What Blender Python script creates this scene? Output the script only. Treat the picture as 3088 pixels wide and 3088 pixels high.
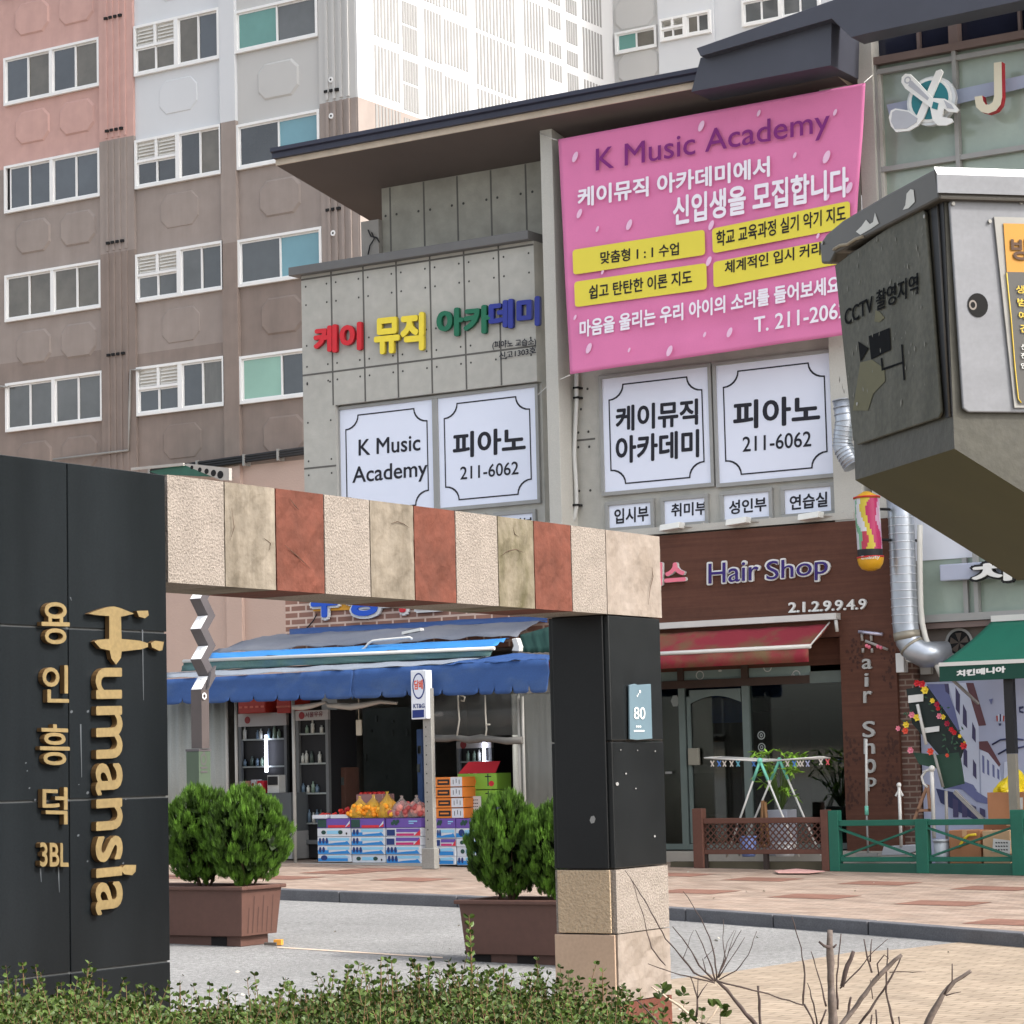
import bpy, math, random
from mathutils import Vector, Matrix

# ------------------------------------------------------------------ clear
for o in list(bpy.data.objects):
    bpy.data.objects.remove(o)
S = bpy.context.scene
COL = S.collection
rnd = random.Random(11)

# ------------------------------------------------------------------ camera
# X runs along the shop fronts (to the right, coming nearer), Y goes into them, Z is up
F, PITCH, ROLL, YAW = 7744.864, 0.09872359, -0.02421952, -1.00154018
EYE = Vector((0, 0, 1.6))
cp, sp, cr, sr = math.cos(PITCH), math.sin(PITCH), math.cos(ROLL), math.sin(ROLL)
R = Matrix(((cr, -sr, 0), (sr, cr, 0), (0, 0, 1))) @ Matrix(((1, 0, 0), (0, sp, -cp), (0, cp, sp)))
th = YAW + math.pi
RT = Vector((math.sin(th), math.sin(th - math.pi / 2), 0))
FW = Vector((math.cos(th), math.cos(th - math.pi / 2), 0))
W = Matrix(((RT.x, FW.x, 0), (RT.y, FW.y, 0), (0, 0, 1)))
CW = W @ R.transposed()
cam = bpy.data.cameras.new("Camera")
cam.sensor_width = 36
cam.lens = F / 3088 * 36
cam.clip_start = 0.1
cam.clip_end = 2000
camo = bpy.data.objects.new("Camera", cam)
COL.objects.link(camo)
ax, ay, az = CW.col[0], CW.col[1], CW.col[2]
camo.matrix_world = Matrix(((ax.x, -ay.x, -az.x, EYE.x), (ax.y, -ay.y, -az.y, EYE.y), (ax.z, -ay.z, -az.z, EYE.z), (0, 0, 0, 1)))
S.camera = camo

# ------------------------------------------------------------------ sky, sun, exposure
TOSUN = Vector((0.82, 0.10, 0.72)).normalized()
SUN_EL = math.asin(TOSUN.z)
SUN_ROT = math.atan2(TOSUN.x, TOSUN.y)
world = bpy.data.worlds.new("World")
S.world = world
world.use_nodes = True
nt = world.node_tree
bg = nt.nodes["Background"]
sky = nt.nodes.new("ShaderNodeTexSky")
sky.sky_type = 'NISHITA'
sky.sun_disc = False
sky.sun_elevation = SUN_EL
sky.sun_rotation = SUN_ROT
sky.air_density = 1.0
sky.dust_density = 4.0
sky.ozone_density = 1.0
hs = nt.nodes.new("ShaderNodeHueSaturation")
hs.inputs["Saturation"].default_value = 0.38
nt.links.new(sky.outputs[0], hs.inputs["Color"])
nt.links.new(hs.outputs[0], bg.inputs["Color"])
bg.inputs["Strength"].default_value = 0.15
sl = bpy.data.lights.new("Sun", 'SUN')
sl.energy = 1.3
sl.angle = math.radians(4)
sl.color = (1.0, 0.97, 0.93)
slo = bpy.data.objects.new("Sun", sl)
COL.objects.link(slo)
slo.rotation_euler = TOSUN.to_track_quat('Z', 'Y').to_euler()
slo.location = (0, 0, 60)
vs = S.view_settings
vs.view_transform = 'Standard'
vs.look = 'None'
vs.exposure = 1.38
vs.gamma = 1
vs.use_curve_mapping = False

# ------------------------------------------------------------------ surveying helpers (photo measurements -> points on real planes)
def cv(ox, oy, s):
    return lambda x, y: (ox + x / s, oy + y / s)
c0 = cv(0, 0, 0.62565)
c1 = cv(0, 0, 1.8757); c2 = cv(1030, 0, 1.8757); c3 = cv(2060, 0, 1.8755)
c4 = cv(0, 1030, 1.8757); c5 = cv(1030, 1030, 1.8757); c6 = cv(2060, 1030, 1.8755)
a1 = cv(0, 2060, 1.8757); a2 = cv(1030, 2060, 1.8757); a3 = cv(2060, 2060, 1.8794)
b5 = cv(900, 2100, 2.415); b6 = cv(1950, 2000, 2.415)
c7 = cv(900, 870, 2.415); c8 = cv(2350, 500, 2.618); c9 = cv(1680, 230, 1.932)
c10 = cv(0, 1780, 1.932); c11 = cv(2620, 1950, 2.76); c12 = cv(2600, 0, 3.864)
d1 = cv(480, 1880, 3.22); d2 = cv(1980, 1560, 2.683); d3 = cv(2560, 1480, 3.1158)
d4 = cv(880, 1780, 2.356); d5 = cv(0, 2800, 1.61); d6 = cv(1780, 2600, 1.477)

def ray(q):
    return CW @ Vector(((q[0] - 1544) / F, (q[1] - 1544) / F, 1))
class PL:
    def __init__(s, p, n):
        s.p = Vector(p); s.n = Vector(n).normalized()
        if s.n.dot(EYE - s.p) < 0: s.n = -s.n
    def __call__(s, q):
        d = ray(q)
        return EYE + d * ((s.p - EYE).dot(s.n) / d.dot(s.n))
    def off(s, t):
        return PL(s.p + s.n * t, s.n)
YP = lambda y: PL((0, y, 0), (0, 1, 0))
XP = lambda x: PL((x, 0, 0), (1, 0, 0))
def zs(x): return 0.2 - 0.02 * (x + 17)          # pavement level
def zr(x): return zs(x) - 0.12                   # road level
GP = lambda off=0.0: PL((-17, 0, 0.2 + off), (0.02, 0, 1))
def lerp(a, b, t): return tuple(a[i] + (b[i] - a[i]) * t for i in range(len(a)))

# ------------------------------------------------------------------ materials
def lin(c):
    return tuple(((x / 255) / 12.92 if x / 255 <= 0.04045 else ((x / 255 + 0.055) / 1.055) ** 2.4) for x in c)
MATS = {}
def mat(name, col, rough=0.75, var=0.12, scale=3.0, bump=0.0, bscale=40.0, metal=0.0, col2=None, stretch=None, spec=0.4,
        emit=0.0, ramp=(0.3, 0.7), fine=0.0, fscale=60.0, rndv=0.0):
    if name in MATS: return MATS[name]
    m = bpy.data.materials.new(name); m.use_nodes = True
    n = m.node_tree; b = n.nodes["Principled BSDF"]
    c = lin(col)
    b.inputs["Roughness"].default_value = rough
    b.inputs["Metallic"].default_value = metal
    b.inputs["Specular IOR Level"].default_value = spec
    if emit:
        b.inputs["Base Color"].default_value = (*c, 1)
        b.inputs["Emission Color"].default_value = (*c, 1)
        b.inputs["Emission Strength"].default_value = emit
        MATS[name] = m; return m
    tc = n.nodes.new("ShaderNodeTexCoord")
    mp = n.nodes.new("ShaderNodeMapping")
    n.links.new(tc.outputs["Object"], mp.inputs["Vector"])
    if stretch: mp.inputs["Scale"].default_value = stretch
    nz = n.nodes.new("ShaderNodeTexNoise")
    nz.inputs["Scale"].default_value = scale; nz.inputs["Detail"].default_value = 6; nz.inputs["Roughness"].default_value = 0.62
    n.links.new(mp.outputs[0], nz.inputs["Vector"])
    rp = n.nodes.new("ShaderNodeValToRGB")
    rp.color_ramp.elements[0].position = ramp[0]; rp.color_ramp.elements[1].position = ramp[1]
    e0 = tuple(max(0, x * (1 - var)) for x in c) if col2 is None else lin(col2)
    e1 = tuple(min(1, x * (1 + var)) for x in c) if col2 is None else c
    rp.color_ramp.elements[0].color = (*e0, 1); rp.color_ramp.elements[1].color = (*e1, 1)
    n.links.new(nz.outputs["Fac"], rp.inputs["Fac"])
    out = rp.outputs["Color"]
    if fine:
        n2 = n.nodes.new("ShaderNodeTexNoise"); n2.inputs["Scale"].default_value = fscale; n2.inputs["Detail"].default_value = 3
        n.links.new(tc.outputs["Object"], n2.inputs["Vector"])
        mr = n.nodes.new("ShaderNodeMapRange"); mr.inputs[1].default_value = 0.3; mr.inputs[2].default_value = 0.7
        mr.inputs[3].default_value = 1 - fine; mr.inputs[4].default_value = 1 + fine
        n.links.new(n2.outputs["Fac"], mr.inputs[0])
        mx = n.nodes.new("ShaderNodeVectorMath"); mx.operation = 'SCALE'
        n.links.new(out, mx.inputs[0]); n.links.new(mr.outputs[0], mx.inputs["Scale"])
        out = mx.outputs[0]
    if rndv:
        at = n.nodes.new("ShaderNodeAttribute"); at.attribute_name = "rv"
        mr = n.nodes.new("ShaderNodeMapRange"); mr.inputs[3].default_value = 1 - rndv; mr.inputs[4].default_value = 1 + rndv
        n.links.new(at.outputs["Fac"], mr.inputs[0])
        mx = n.nodes.new("ShaderNodeVectorMath"); mx.operation = 'SCALE'
        n.links.new(out, mx.inputs[0]); n.links.new(mr.outputs[0], mx.inputs["Scale"])
        out = mx.outputs[0]
    n.links.new(out, b.inputs["Base Color"])
    if bump:
        n3 = n.nodes.new("ShaderNodeTexNoise"); n3.inputs["Scale"].default_value = bscale; n3.inputs["Detail"].default_value = 5
        n.links.new(tc.outputs["Object"], n3.inputs["Vector"])
        bp = n.nodes.new("ShaderNodeBump"); bp.inputs["Strength"].default_value = min(1, bump); bp.inputs["Distance"].default_value = 0.02 * max(1, bump)
        n.links.new(n3.outputs["Fac"], bp.inputs["Height"]); n.links.new(bp.outputs[0], b.inputs["Normal"])
    MATS[name] = m
    return m
def glass(name, tint=(200, 210, 205), refl=0.12):
    if name in MATS: return MATS[name]
    m = bpy.data.materials.new(name); m.use_nodes = True
    n = m.node_tree; n.nodes.remove(n.nodes["Principled BSDF"])
    out = n.nodes["Material Output"]
    tr = n.nodes.new("ShaderNodeBsdfTransparent"); tr.inputs[0].default_value = (*lin(tint), 1)
    gl = n.nodes.new("ShaderNodeBsdfGlossy"); gl.inputs["Roughness"].default_value = 0.03
    fr = n.nodes.new("ShaderNodeFresnel"); fr.inputs[0].default_value = 1.5
    ad = n.nodes.new("ShaderNodeMath"); ad.operation = 'ADD'; ad.inputs[1].default_value = refl
    mx = n.nodes.new("ShaderNodeMixShader")
    n.links.new(fr.outputs[0], ad.inputs[0]); n.links.new(ad.outputs[0], mx.inputs[0])
    n.links.new(tr.outputs[0], mx.inputs[1]); n.links.new(gl.outputs[0], mx.inputs[2])
    n.links.new(mx.outputs[0], out.inputs[0])
    MATS[name] = m
    return m
def bricks(name, c1_, c2_, mortar, scale=1.0, bw=0.2, rh=0.07, ms=0.008, plane='XZ', rough=0.85, fine=0.12):
    if name in MATS: return MATS[name]
    m = bpy.data.materials.new(name); m.use_nodes = True
    n = m.node_tree; b = n.nodes["Principled BSDF"]; b.inputs["Roughness"].default_value = rough
    b.inputs["Specular IOR Level"].default_value = 0.25
    tc = n.nodes.new("ShaderNodeTexCoord"); sx = n.nodes.new("ShaderNodeSeparateXYZ"); cx = n.nodes.new("ShaderNodeCombineXYZ")
    n.links.new(tc.outputs["Object"], sx.inputs[0])
    n.links.new(sx.outputs[plane[0]], cx.inputs[0]); n.links.new(sx.outputs[plane[1]], cx.inputs[1])
    br = n.nodes.new("ShaderNodeTexBrick")
    br.inputs["Scale"].default_value = scale; br.inputs["Brick Width"].default_value = bw; br.inputs["Row Height"].default_value = rh
    br.inputs["Mortar Size"].default_value = ms; br.inputs["Mortar Smooth"].default_value = 0.2
    br.inputs["Color1"].default_value = (*lin(c1_), 1); br.inputs["Color2"].default_value = (*lin(c2_), 1); br.inputs["Mortar"].default_value = (*lin(mortar), 1)
    n.links.new(cx.outputs[0], br.inputs["Vector"])
    nz = n.nodes.new("ShaderNodeTexNoise"); nz.inputs["Scale"].default_value = 2.5; nz.inputs["Detail"].default_value = 8
    n.links.new(tc.outputs["Object"], nz.inputs["Vector"])
    mr = n.nodes.new("ShaderNodeMapRange"); mr.inputs[1].default_value = 0.3; mr.inputs[2].default_value = 0.7; mr.inputs[3].default_value = 1 - fine; mr.inputs[4].default_value = 1 + fine
    n.links.new(nz.outputs["Fac"], mr.inputs[0])
    mx = n.nodes.new("ShaderNodeVectorMath"); mx.operation = 'SCALE'
    n.links.new(br.outputs["Color"], mx.inputs[0]); n.links.new(mr.outputs[0], mx.inputs["Scale"])
    n.links.new(mx.outputs[0], b.inputs["Base Color"])
    bp = n.nodes.new("ShaderNodeBump"); bp.inputs["Strength"].default_value = 0.5; bp.inputs["Distance"].default_value = 0.006; bp.invert = True
    n.links.new(br.outputs["Fac"], bp.inputs["Height"]); n.links.new(bp.outputs[0], b.inputs["Normal"])
    MATS[name] = m
    return m

def film(name, col, a):
    """milky see-through plastic film"""
    if name in MATS: return MATS[name]
    m = bpy.data.materials.new(name); m.use_nodes = True
    n = m.node_tree; b = n.nodes["Principled BSDF"]; out = n.nodes["Material Output"]
    b.inputs["Base Color"].default_value = (*lin(col), 1); b.inputs["Roughness"].default_value = 0.3
    tr = n.nodes.new("ShaderNodeBsdfTransparent"); mx = n.nodes.new("ShaderNodeMixShader"); mx.inputs[0].default_value = a
    n.links.new(tr.outputs[0], mx.inputs[1]); n.links.new(b.outputs[0], mx.inputs[2]); n.links.new(mx.outputs[0], out.inputs[0])
    MATS[name] = m
    return m
def weld(mb, eps=4e-4):
    """merge coincident points of a builder so smooth shading runs across its pieces"""
    key = {}; mp = []; V = []
    for p in mb.v:
        k = (round(p.x / eps), round(p.y / eps), round(p.z / eps))
        if k not in key: key[k] = len(V); V.append(p)
        mp.append(key[k])
    mb.v = V; mb.f = [[mp[i] for i in f] for f in mb.f]

# ------------------------------------------------------------------ mesh builder
def tag(o, label=None, cat=None, group=None, kind=None):
    if label: o["label"] = label
    if cat: o["category"] = cat
    if group: o["group"] = group
    if kind: o["kind"] = kind
    return o
def thing(name, label, cat, loc=(0, 0, 0), group=None):
    o = bpy.data.objects.new(name, None); COL.objects.link(o)
    o.location = loc; o.empty_display_size = 0.2
    return tag(o, label, cat, group)
def wloc(o):
    v = Vector((0, 0, 0))
    while o is not None:
        v += o.location; o = o.parent
    return v
class MB:
    def __init__(s): s.v = []; s.f = []; s.m = []; s.mi = 0; s.sm = []; s.smooth = False; s.rv = None
    def face(s, pts):
        i = len(s.v); s.v += [Vector(p) for p in pts]; s.f.append(list(range(i, i + len(pts)))); s.m.append(s.mi); s.sm.append(s.smooth)
        return s
    def raw(s, v, f):
        i = len(s.v); s.v += [Vector(p) for p in v]
        for q in f: s.f.append([k + i for k in q]); s.m.append(s.mi); s.sm.append(s.smooth)
        return s
    def box(s, x0, x1, y0, y1, z0, z1):
        v = [(x, y, z) for z in (z0, z1) for y in (y0, y1) for x in (x0, x1)]
        return s.raw(v, [(0, 2, 3, 1), (4, 5, 7, 6), (0, 1, 5, 4), (2, 6, 7, 3), (0, 4, 6, 2), (1, 3, 7, 5)])
    def prism(s, pts, ex):
        pts = [Vector(p) for p in pts]; ex = Vector(ex); n = len(pts)
        nrm = sum((pts[i].cross(pts[(i + 1) % n]) for i in range(n)), Vector())
        a = list(range(n)); b = list(range(n, 2 * n))
        if nrm.dot(ex) > 0: fs = [a[::-1], b] + [[i, (i + 1) % n, n + (i + 1) % n, n + i] for i in range(n)]
        else: fs = [a, b[::-1]] + [[i, n + i, n + (i + 1) % n, (i + 1) % n] for i in range(n)]
        return s.raw(pts + [p + ex for p in pts], fs)
    def obox(s, c, ax_, ay_, az_):
        c, ax_, ay_, az_ = map(Vector, (c, ax_, ay_, az_))
        p = [c - ax_ - ay_, c + ax_ - ay_, c + ax_ + ay_, c - ax_ + ay_]
        return s.prism([q - az_ for q in p], az_ * 2)
    def bar(s, a, b, w, h=None, up=(0, 0, 1)):
        a, b = Vector(a), Vector(b); d = (b - a).normalized(); u = Vector(up)
        if abs(d.dot(u)) > 0.95: u = Vector((1, 0, 0))
        x = d.cross(u).normalized(); y = x.cross(d); h = h or w
        return s.obox((a + b) / 2, x * w / 2, y * h / 2, d * (b - a).length / 2)
    def tube(s, pts, r, n=8, cap=True):
        pts = [Vector(p) for p in pts]; rs = r if isinstance(r, (list, tuple)) else [r] * len(pts)
        base = len(s.v); prev = None
        for i, p in enumerate(pts):
            d = (pts[min(i + 1, len(pts) - 1)] - pts[max(i - 1, 0)]).normalized()
            if prev is None:
                u = Vector((0, 0, 1)) if abs(d.z) < 0.9 else Vector((1, 0, 0)); prev = d.cross(u).normalized()
            x = (prev - d * prev.dot(d)).normalized(); prev = x; y = d.cross(x)
            for k in range(n):
                a = 2 * math.pi * k / n; s.v.append(p + x * math.cos(a) * rs[i] + y * math.sin(a) * rs[i])
        for i in range(len(pts) - 1):
            for k in range(n):
                s.f.append([base + i * n + k, base + i * n + (k + 1) % n, base + (i + 1) * n + (k + 1) % n, base + (i + 1) * n + k]); s.m.append(s.mi); s.sm.append(True)
        if cap:
            s.f.append([base + k for k in range(n)][::-1]); s.m.append(s.mi); s.sm.append(False)
            e = base + (len(pts) - 1) * n
            s.f.append([e + k for k in range(n)]); s.m.append(s.mi); s.sm.append(False)
        return s
    def ball(s, c, r, nu=10, nv=7, sc=(1, 1, 1)):
        c = Vector(c); base = len(s.v)
        for j in range(nv + 1):
            t = math.pi * j / nv
            for i in range(nu):
                a = 2 * math.pi * i / nu
                s.v.append(c + Vector((r * sc[0] * math.sin(t) * math.cos(a), r * sc[1] * math.sin(t) * math.sin(a), r * sc[2] * math.cos(t))))
        for j in range(nv):
            for i in range(nu):
                s.f.append([base + j * nu + i, base + (j + 1) * nu + i, base + (j + 1) * nu + (i + 1) % nu, base + j * nu + (i + 1) % nu]); s.m.append(s.mi); s.sm.append(True)
        return s
    def disc(s, c, x, y, n=16):
        c, x, y = map(Vector, (c, x, y))
        return s.face([c + x * math.cos(2 * math.pi * k / n) + y * math.sin(2 * math.pi * k / n) for k in range(n)])
    def ring(s, c, x, y, k_in, n=24):
        c, x, y = map(Vector, (c, x, y))
        o = [c + x * math.cos(2 * math.pi * k / n) + y * math.sin(2 * math.pi * k / n) for k in range(n)]
        i_ = [c + (p - c) * k_in for p in o]
        return s.raw(o + i_, [[k, (k + 1) % n, n + (k + 1) % n, n + k] for k in range(n)])
    def build(s, name, mats, parent=None, bev=0.0):
        L = wloc(parent) if parent else Vector((0, 0, 0))
        me = bpy.data.meshes.new(name)
        me.from_pydata([p - L for p in s.v], [], s.f)
        if not isinstance(mats, (list, tuple)): mats = [mats]
        for m in mats: me.materials.append(m)
        me.polygons.foreach_set("material_index", s.m)
        me.polygons.foreach_set("use_smooth", s.sm)
        if s.rv is not None:
            at = me.attributes.new("rv", 'FLOAT', 'FACE'); at.data.foreach_set("value", s.rv)
        me.validate(); me.update()
        o = bpy.data.objects.new(name, me); COL.objects.link(o)
        if parent: o.parent = parent
        if bev:
            b = o.modifiers.new("bevel", 'BEVEL'); b.width = bev; b.segments = 2; b.limit_method = 'ANGLE'
        return o
def rect(pl, tl, br):
    """x0,x1,z0,z1 of an upright rectangle on a Y plane from its top-left and bottom-right corner"""
    a, b = pl(tl), pl(br)
    return a.x, b.x, b.z, a.z
def poly(mb, pl, cf, pts, thick=0.004):
    """flat shape with a real thickness lying on a plane"""
    P = [pl(cf(*p)) for p in pts]
    mb.prism(P, pl.n * thick)
def copies(o, loc):
    c = o.copy(); COL.objects.link(c); c.location = loc
    for ch in o.children:
        k = ch.copy(); COL.objects.link(k); k.parent = c
        for g in ch.children:
            h = g.copy(); COL.objects.link(h); h.parent = k
    return c

# ------------------------------------------------------------------ lettering
_TX = {}
def text_shape(body):
    if body in _TX: return _TX[body]
    cu = bpy.data.curves.new("lettering", 'FONT'); cu.body = body; cu.size = 1; cu.resolution_u = 4
    o = bpy.data.objects.new("lettering", cu)
    me = bpy.data.meshes.new_from_object(o)
    vv = [v.co.copy() for v in me.vertices]; ff = [list(p.vertices) for p in me.polygons]
    bpy.data.objects.remove(o); bpy.data.curves.remove(cu); bpy.data.meshes.remove(me)
    ed = {}
    for f in ff:
        for i in range(len(f)):
            a, b = f[i], f[(i + 1) % len(f)]
            if (b, a) in ed: del ed[(b, a)]
            else: ed[(a, b)] = 1
    _TX[body] = (vv, ff, list(ed))
    return _TX[body]
def letters(mb, body, pl, bl, br, tl, depth=0.003, bold=0.0, lift=0.002, nb=8, side=None, vert3=None):
    """write body on a plane: its tight box has the given bottom-left, bottom-right and top-left corners"""
    vv, ff, ed = text_shape(body)
    x0 = min(v.x for v in vv); x1 = max(v.x for v in vv); y0 = min(v.y for v in vv); y1 = max(v.y for v in vv)
    A = pl(bl); U = pl(br) - A; V = pl(tl) - A; n = pl.n
    offs = [(0, 0)] if not bold else [(bold * math.cos(2 * math.pi * k / nb), bold * math.sin(2 * math.pi * k / nb)) for k in range(nb)]
    base_mi = mb.mi
    for k, (dx, dy) in enumerate(offs):
        top = lift + depth + k * 0.00025
        P = [A + U * ((v.x + dx - x0) / (x1 - x0)) + V * ((v.y + dy - y0) / (y1 - y0)) for v in vv]
        mb.raw([p + n * top for p in P], ff)
        if depth > 0.008:
            if side is not None: mb.mi = side
            N = len(P); i = len(mb.v)
            mb.v += [p + n * (lift * 0.5) for p in P] + [p + n * top for p in P]
            for a, b in ed:
                mb.f.append([i + a, i + b, i + N + b, i + N + a]); mb.m.append(mb.mi); mb.sm.append(False)
            mb.mi = base_mi
    return mb
def sign_text(name, parent, mats, *a, **k):
    mb = MB(); letters(mb, *a, **k)
    return mb.build(name, mats, parent)
# ================================================================== GROUND
def sheet(name, pts, off, m, kind='structure'):
    mb = MB(); mb.face([(x, y, zs(x) + off) for x, y in pts])
    return tag(mb.build(name, m), kind=kind)
M_asph = mat("worn asphalt", (134, 133, 131), 0.9, 0.17, 0.45, 0.8, 60, fine=0.30, fscale=26, spec=0.25)
M_earth = mat("bare ground", (120, 112, 98), 0.95, 0.2, 0.3)
M_apron = bricks("beige block paving", (160, 145, 127), (145, 130, 113), (128, 114, 96), 1.0, 0.24, 0.12, 0.011, 'XY', fine=0.14)
M_pave = bricks("pink block paving", (160, 143, 129), (140, 121, 107), (128, 113, 101), 1.0, 0.22, 0.11, 0.008, 'XY', fine=0.22)
M_red = bricks("red block paving", (132, 97, 83), (124, 89, 76), (112, 83, 72), 1.0, 0.22, 0.11, 0.008, 'XY', fine=0.16)
M_kerb = mat("dark granite kerb", (92, 92, 95), 0.85, 0.15, 4, 0.3, 50, fine=0.12)
M_line = mat("worn road paint", (200, 180, 160), 0.8, 0.1, 12)
sheet("ground", [(-500, -300), (400, -300), (400, 700), (-500, 700)], -0.30, M_earth)
sheet("road", [(-90, -40), (40, -40), (40, 27), (-90, 27)], -0.12, M_asph)
KERB = [(-60, 25.2), (-25, 24.3), (-17.8, 23.95), (-16.1, 23.85), (-12.8, 23.1), (-10.4, 22.28), (-8.56, 21.55), (-6, 20.4), (6, 15)]
sheet("pavement", KERB + [(20, 15), (20, 60), (-60, 60)], 0.0, M_pave)
mb = MB()
for (xa, ya), (xb, yb) in zip(KERB, KERB[1:]):
    n = max(1, int(math.hypot(xb - xa, yb - ya) / 1.0))
    for k in range(n):
        x0, x1 = xa + (xb - xa) * (k + 0.006) / n, xa + (xb - xa) * (k + 0.994) / n
        y0, y1 = ya + (yb - ya) * (k + 0.006) / n, ya + (yb - ya) * (k + 0.994) / n
        e = 0.016; w = 0.17
        mb.prism([(x0, y0 - 0.02, zs(x0) + 0.006 - 0.3), (x1, y1 - 0.02, zs(x1) + 0.006 - 0.3), (x1, y1 - 0.02, zs(x1) + 0.006), (x0, y0 - 0.02, zs(x0) + 0.006)], (0.04, w, 0))
tag(mb.build("kerb", M_kerb, bev=0.012), kind='structure')
# beige apron in the foreground
g = GP(-0.12)
ap = [g(d6(*p)) for p in ((355, 524), (620, 492), (880, 452), (1150, 405), (1400, 388), (1560, 368), (1760, 345), (1932, 338))]
sheet("forecourt", [(p.x, p.y) for p in ap] + [(2, 17.6), (3, 2), (-5, 2), (-7.2, 11)], -0.116, M_apron)
# red patches laid in the pavement
mb = MB(); gp = GP(0.004)
def patch(cf, x, y, s=0.36):
    c = gp(cf(x, y)); n = 0.40
    for sx in (0,):
        q = [(c.x - n, c.y - s), (c.x + n, c.y - s), (c.x + n, c.y + s), (c.x - n, c.y + s)]
        mb.face([(a, b, zs(a) + 0.004) for a, b in q])
for q in ((d6, 770, 76), (d6, 1290, 93), (d6, 1800, 116), (d6, 470, 130), (d6, 1000, 152), (d6, 1570, 182), (d6, 1900, 268), (d6, 380, 55)):
    patch(*q)
for q in ((400, 1110), (200, 1055), (-330, 1100), (-20, 1070)):
    patch(a2, *q)
patch(a1, 985, 1095)
tag(mb.build("paving_band", M_red), kind='structure')
# pale line on the road
g2 = GP(-0.116)
mb = MB(); L0, L1 = [(1345, 88), (1932, 124)], [(1345, 93), (1932, 131)]
q = [g2(d5(*L0[0])), g2(d5(*L0[1])), g2(d5(*L1[1])), g2(d5(*L1[0]))]
dd = (q[1] - q[0]); q = [q[0], q[1] + dd * 0.35, q[2] + dd * 0.35, q[3]]
mb.face([(p.x, p.y, zs(p.x) - 0.116) for p in q])
tag(mb.build("road_marking", M_line), kind='structure')

# ================================================================== APARTMENT BLOCK (far)
YA = 52.0
PA = YP(YA)
salm = mat("salmon paint", (192, 155, 146), 0.85, 0.06, 0.8, fine=0.05, fscale=3, stretch=(2.0, 1, 0.22))
taup = mat("taupe paint", (148, 137, 130), 0.85, 0.09, 0.8, stretch=(2.0, 1, 0.2), fine=0.05, fscale=2.5)
taup2 = mat("dark taupe paint", (134, 121, 113), 0.85, 0.11, 0.8, stretch=(2.0, 1, 0.2), fine=0.06, fscale=2.5)
lightp = mat("light grey paint", (204, 206, 208), 0.85, 0.03, 0.5)
lgrey = mat("warm grey paint", (188, 187, 184), 0.85, 0.03, 0.5)
pinkw = mat("pinkish render", (186, 164, 152), 0.9, 0.04, 0.6, 0.3, 20)
whitep = mat("white paint", (198, 198, 198), 0.8, 0.02, 0.5)
groove = mat("groove shade grey", (138, 137, 135), 0.8, 0.03, 0.5)  # grey puts the shade inside the wall's grooves into colour
frame_w = mat("white window frame", (228, 228, 226), 0.5, 0.03, 2)
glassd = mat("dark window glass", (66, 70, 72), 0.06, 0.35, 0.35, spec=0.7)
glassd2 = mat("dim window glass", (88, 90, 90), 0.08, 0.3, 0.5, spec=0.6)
film_t = mat("teal window film", (92, 140, 132), 0.25, 0.12, 0.6, spec=0.6)
film_b = mat("blue window film", (104, 148, 160), 0.25, 0.1, 0.6, spec=0.6)
film_g = mat("pale green window film", (136, 176, 160), 0.25, 0.1, 0.6, spec=0.6)
louv = mat("louvre white", (218, 216, 210), 0.6, 0.05, 3)
hole = mat("dark opening", (26, 26, 28), 0.9, 0.1, 3)
pipe_g = mat("galvanised pipe", (150, 148, 144), 0.5, 0.1, 4, metal=0.3)

apt = thing("apartment_building", "tall salmon, taupe and white apartment block with rows of white framed windows", "building", (PA(c0(300, 860)).x, YA, 0))
def zat(cf, x, y, pl=PA): return pl(cf(x, y)).z
def xat(cf, x, y, pl=PA): return pl(cf(x, y)).x
X_l = xat(c1, -200, 500); X1 = xat(c1, 574, 500); X2 = xat(c1, 766, 500); X3 = xat(c1, 1258, 500); X4 = xat(c1, 1342, 400); X5 = xat(c1, 1818, 600); X6 = PA(c2(97, 300)).x
ZT = 60.0
ZS1 = zat(c1, 300, 905)      # salmon / taupe in first column
ZP1 = zat(c1, 668, 790); ZP2 = zat(c1, 668, 1430)
ZC2 = zat(c1, 1010, 755); ZR2 = zat(c1, 1298, 694); ZC3 = zat(c1, 1580, 660); ZR3 = zat(c2, 50, 560)
ZG = zat(c4, 1500, 690)      # ground floor render
zb = zs(-30) - 0.5
mats_w = [salm, taup, taup2, lightp, lgrey, pinkw, whitep, groove, hole]
mb = MB()
def strip(x0, x1, cuts, proud=0.0):
    """vertical strip of wall: cuts = [(z_top, material), ...] going down"""
    for i, (zt, m) in enumerate(cuts):
        z1_ = zt; z0_ = cuts[i + 1][0] if i + 1 < len(cuts) else zb
        mb.mi = m; mb.box(x0, x1, YA - proud, YA + 0.5, z0_, z1_)
strip(X_l, X1, [(ZT, 0), (ZS1, 1), (zat(c4, 200, 100), 2), (ZG - 0.3, 5)])
strip(X1, X2, [(ZT, 0), (ZP1, 1), (ZP2, 2), (ZG - 0.3, 5)], 0.10)
strip(X2, X3, [(ZT, 3), (ZC2, 1), (zat(c4, 1010, 40), 2), (ZG, 5)], 0.02)
strip(X3, X4, [(ZT, 3), (ZR2, 1), (zat(c1, 1298, 1380), 2), (ZG, 5)], 0.12)
strip(X4, X5, [(ZT, 4), (ZC3, 1), (zat(c1, 1580, 1600), 2), (ZG, 5)])
strip(X5, X6 - 0.05, [(ZT, 4), (ZR3, 1), (ZG, 5)], 0.08)
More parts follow.
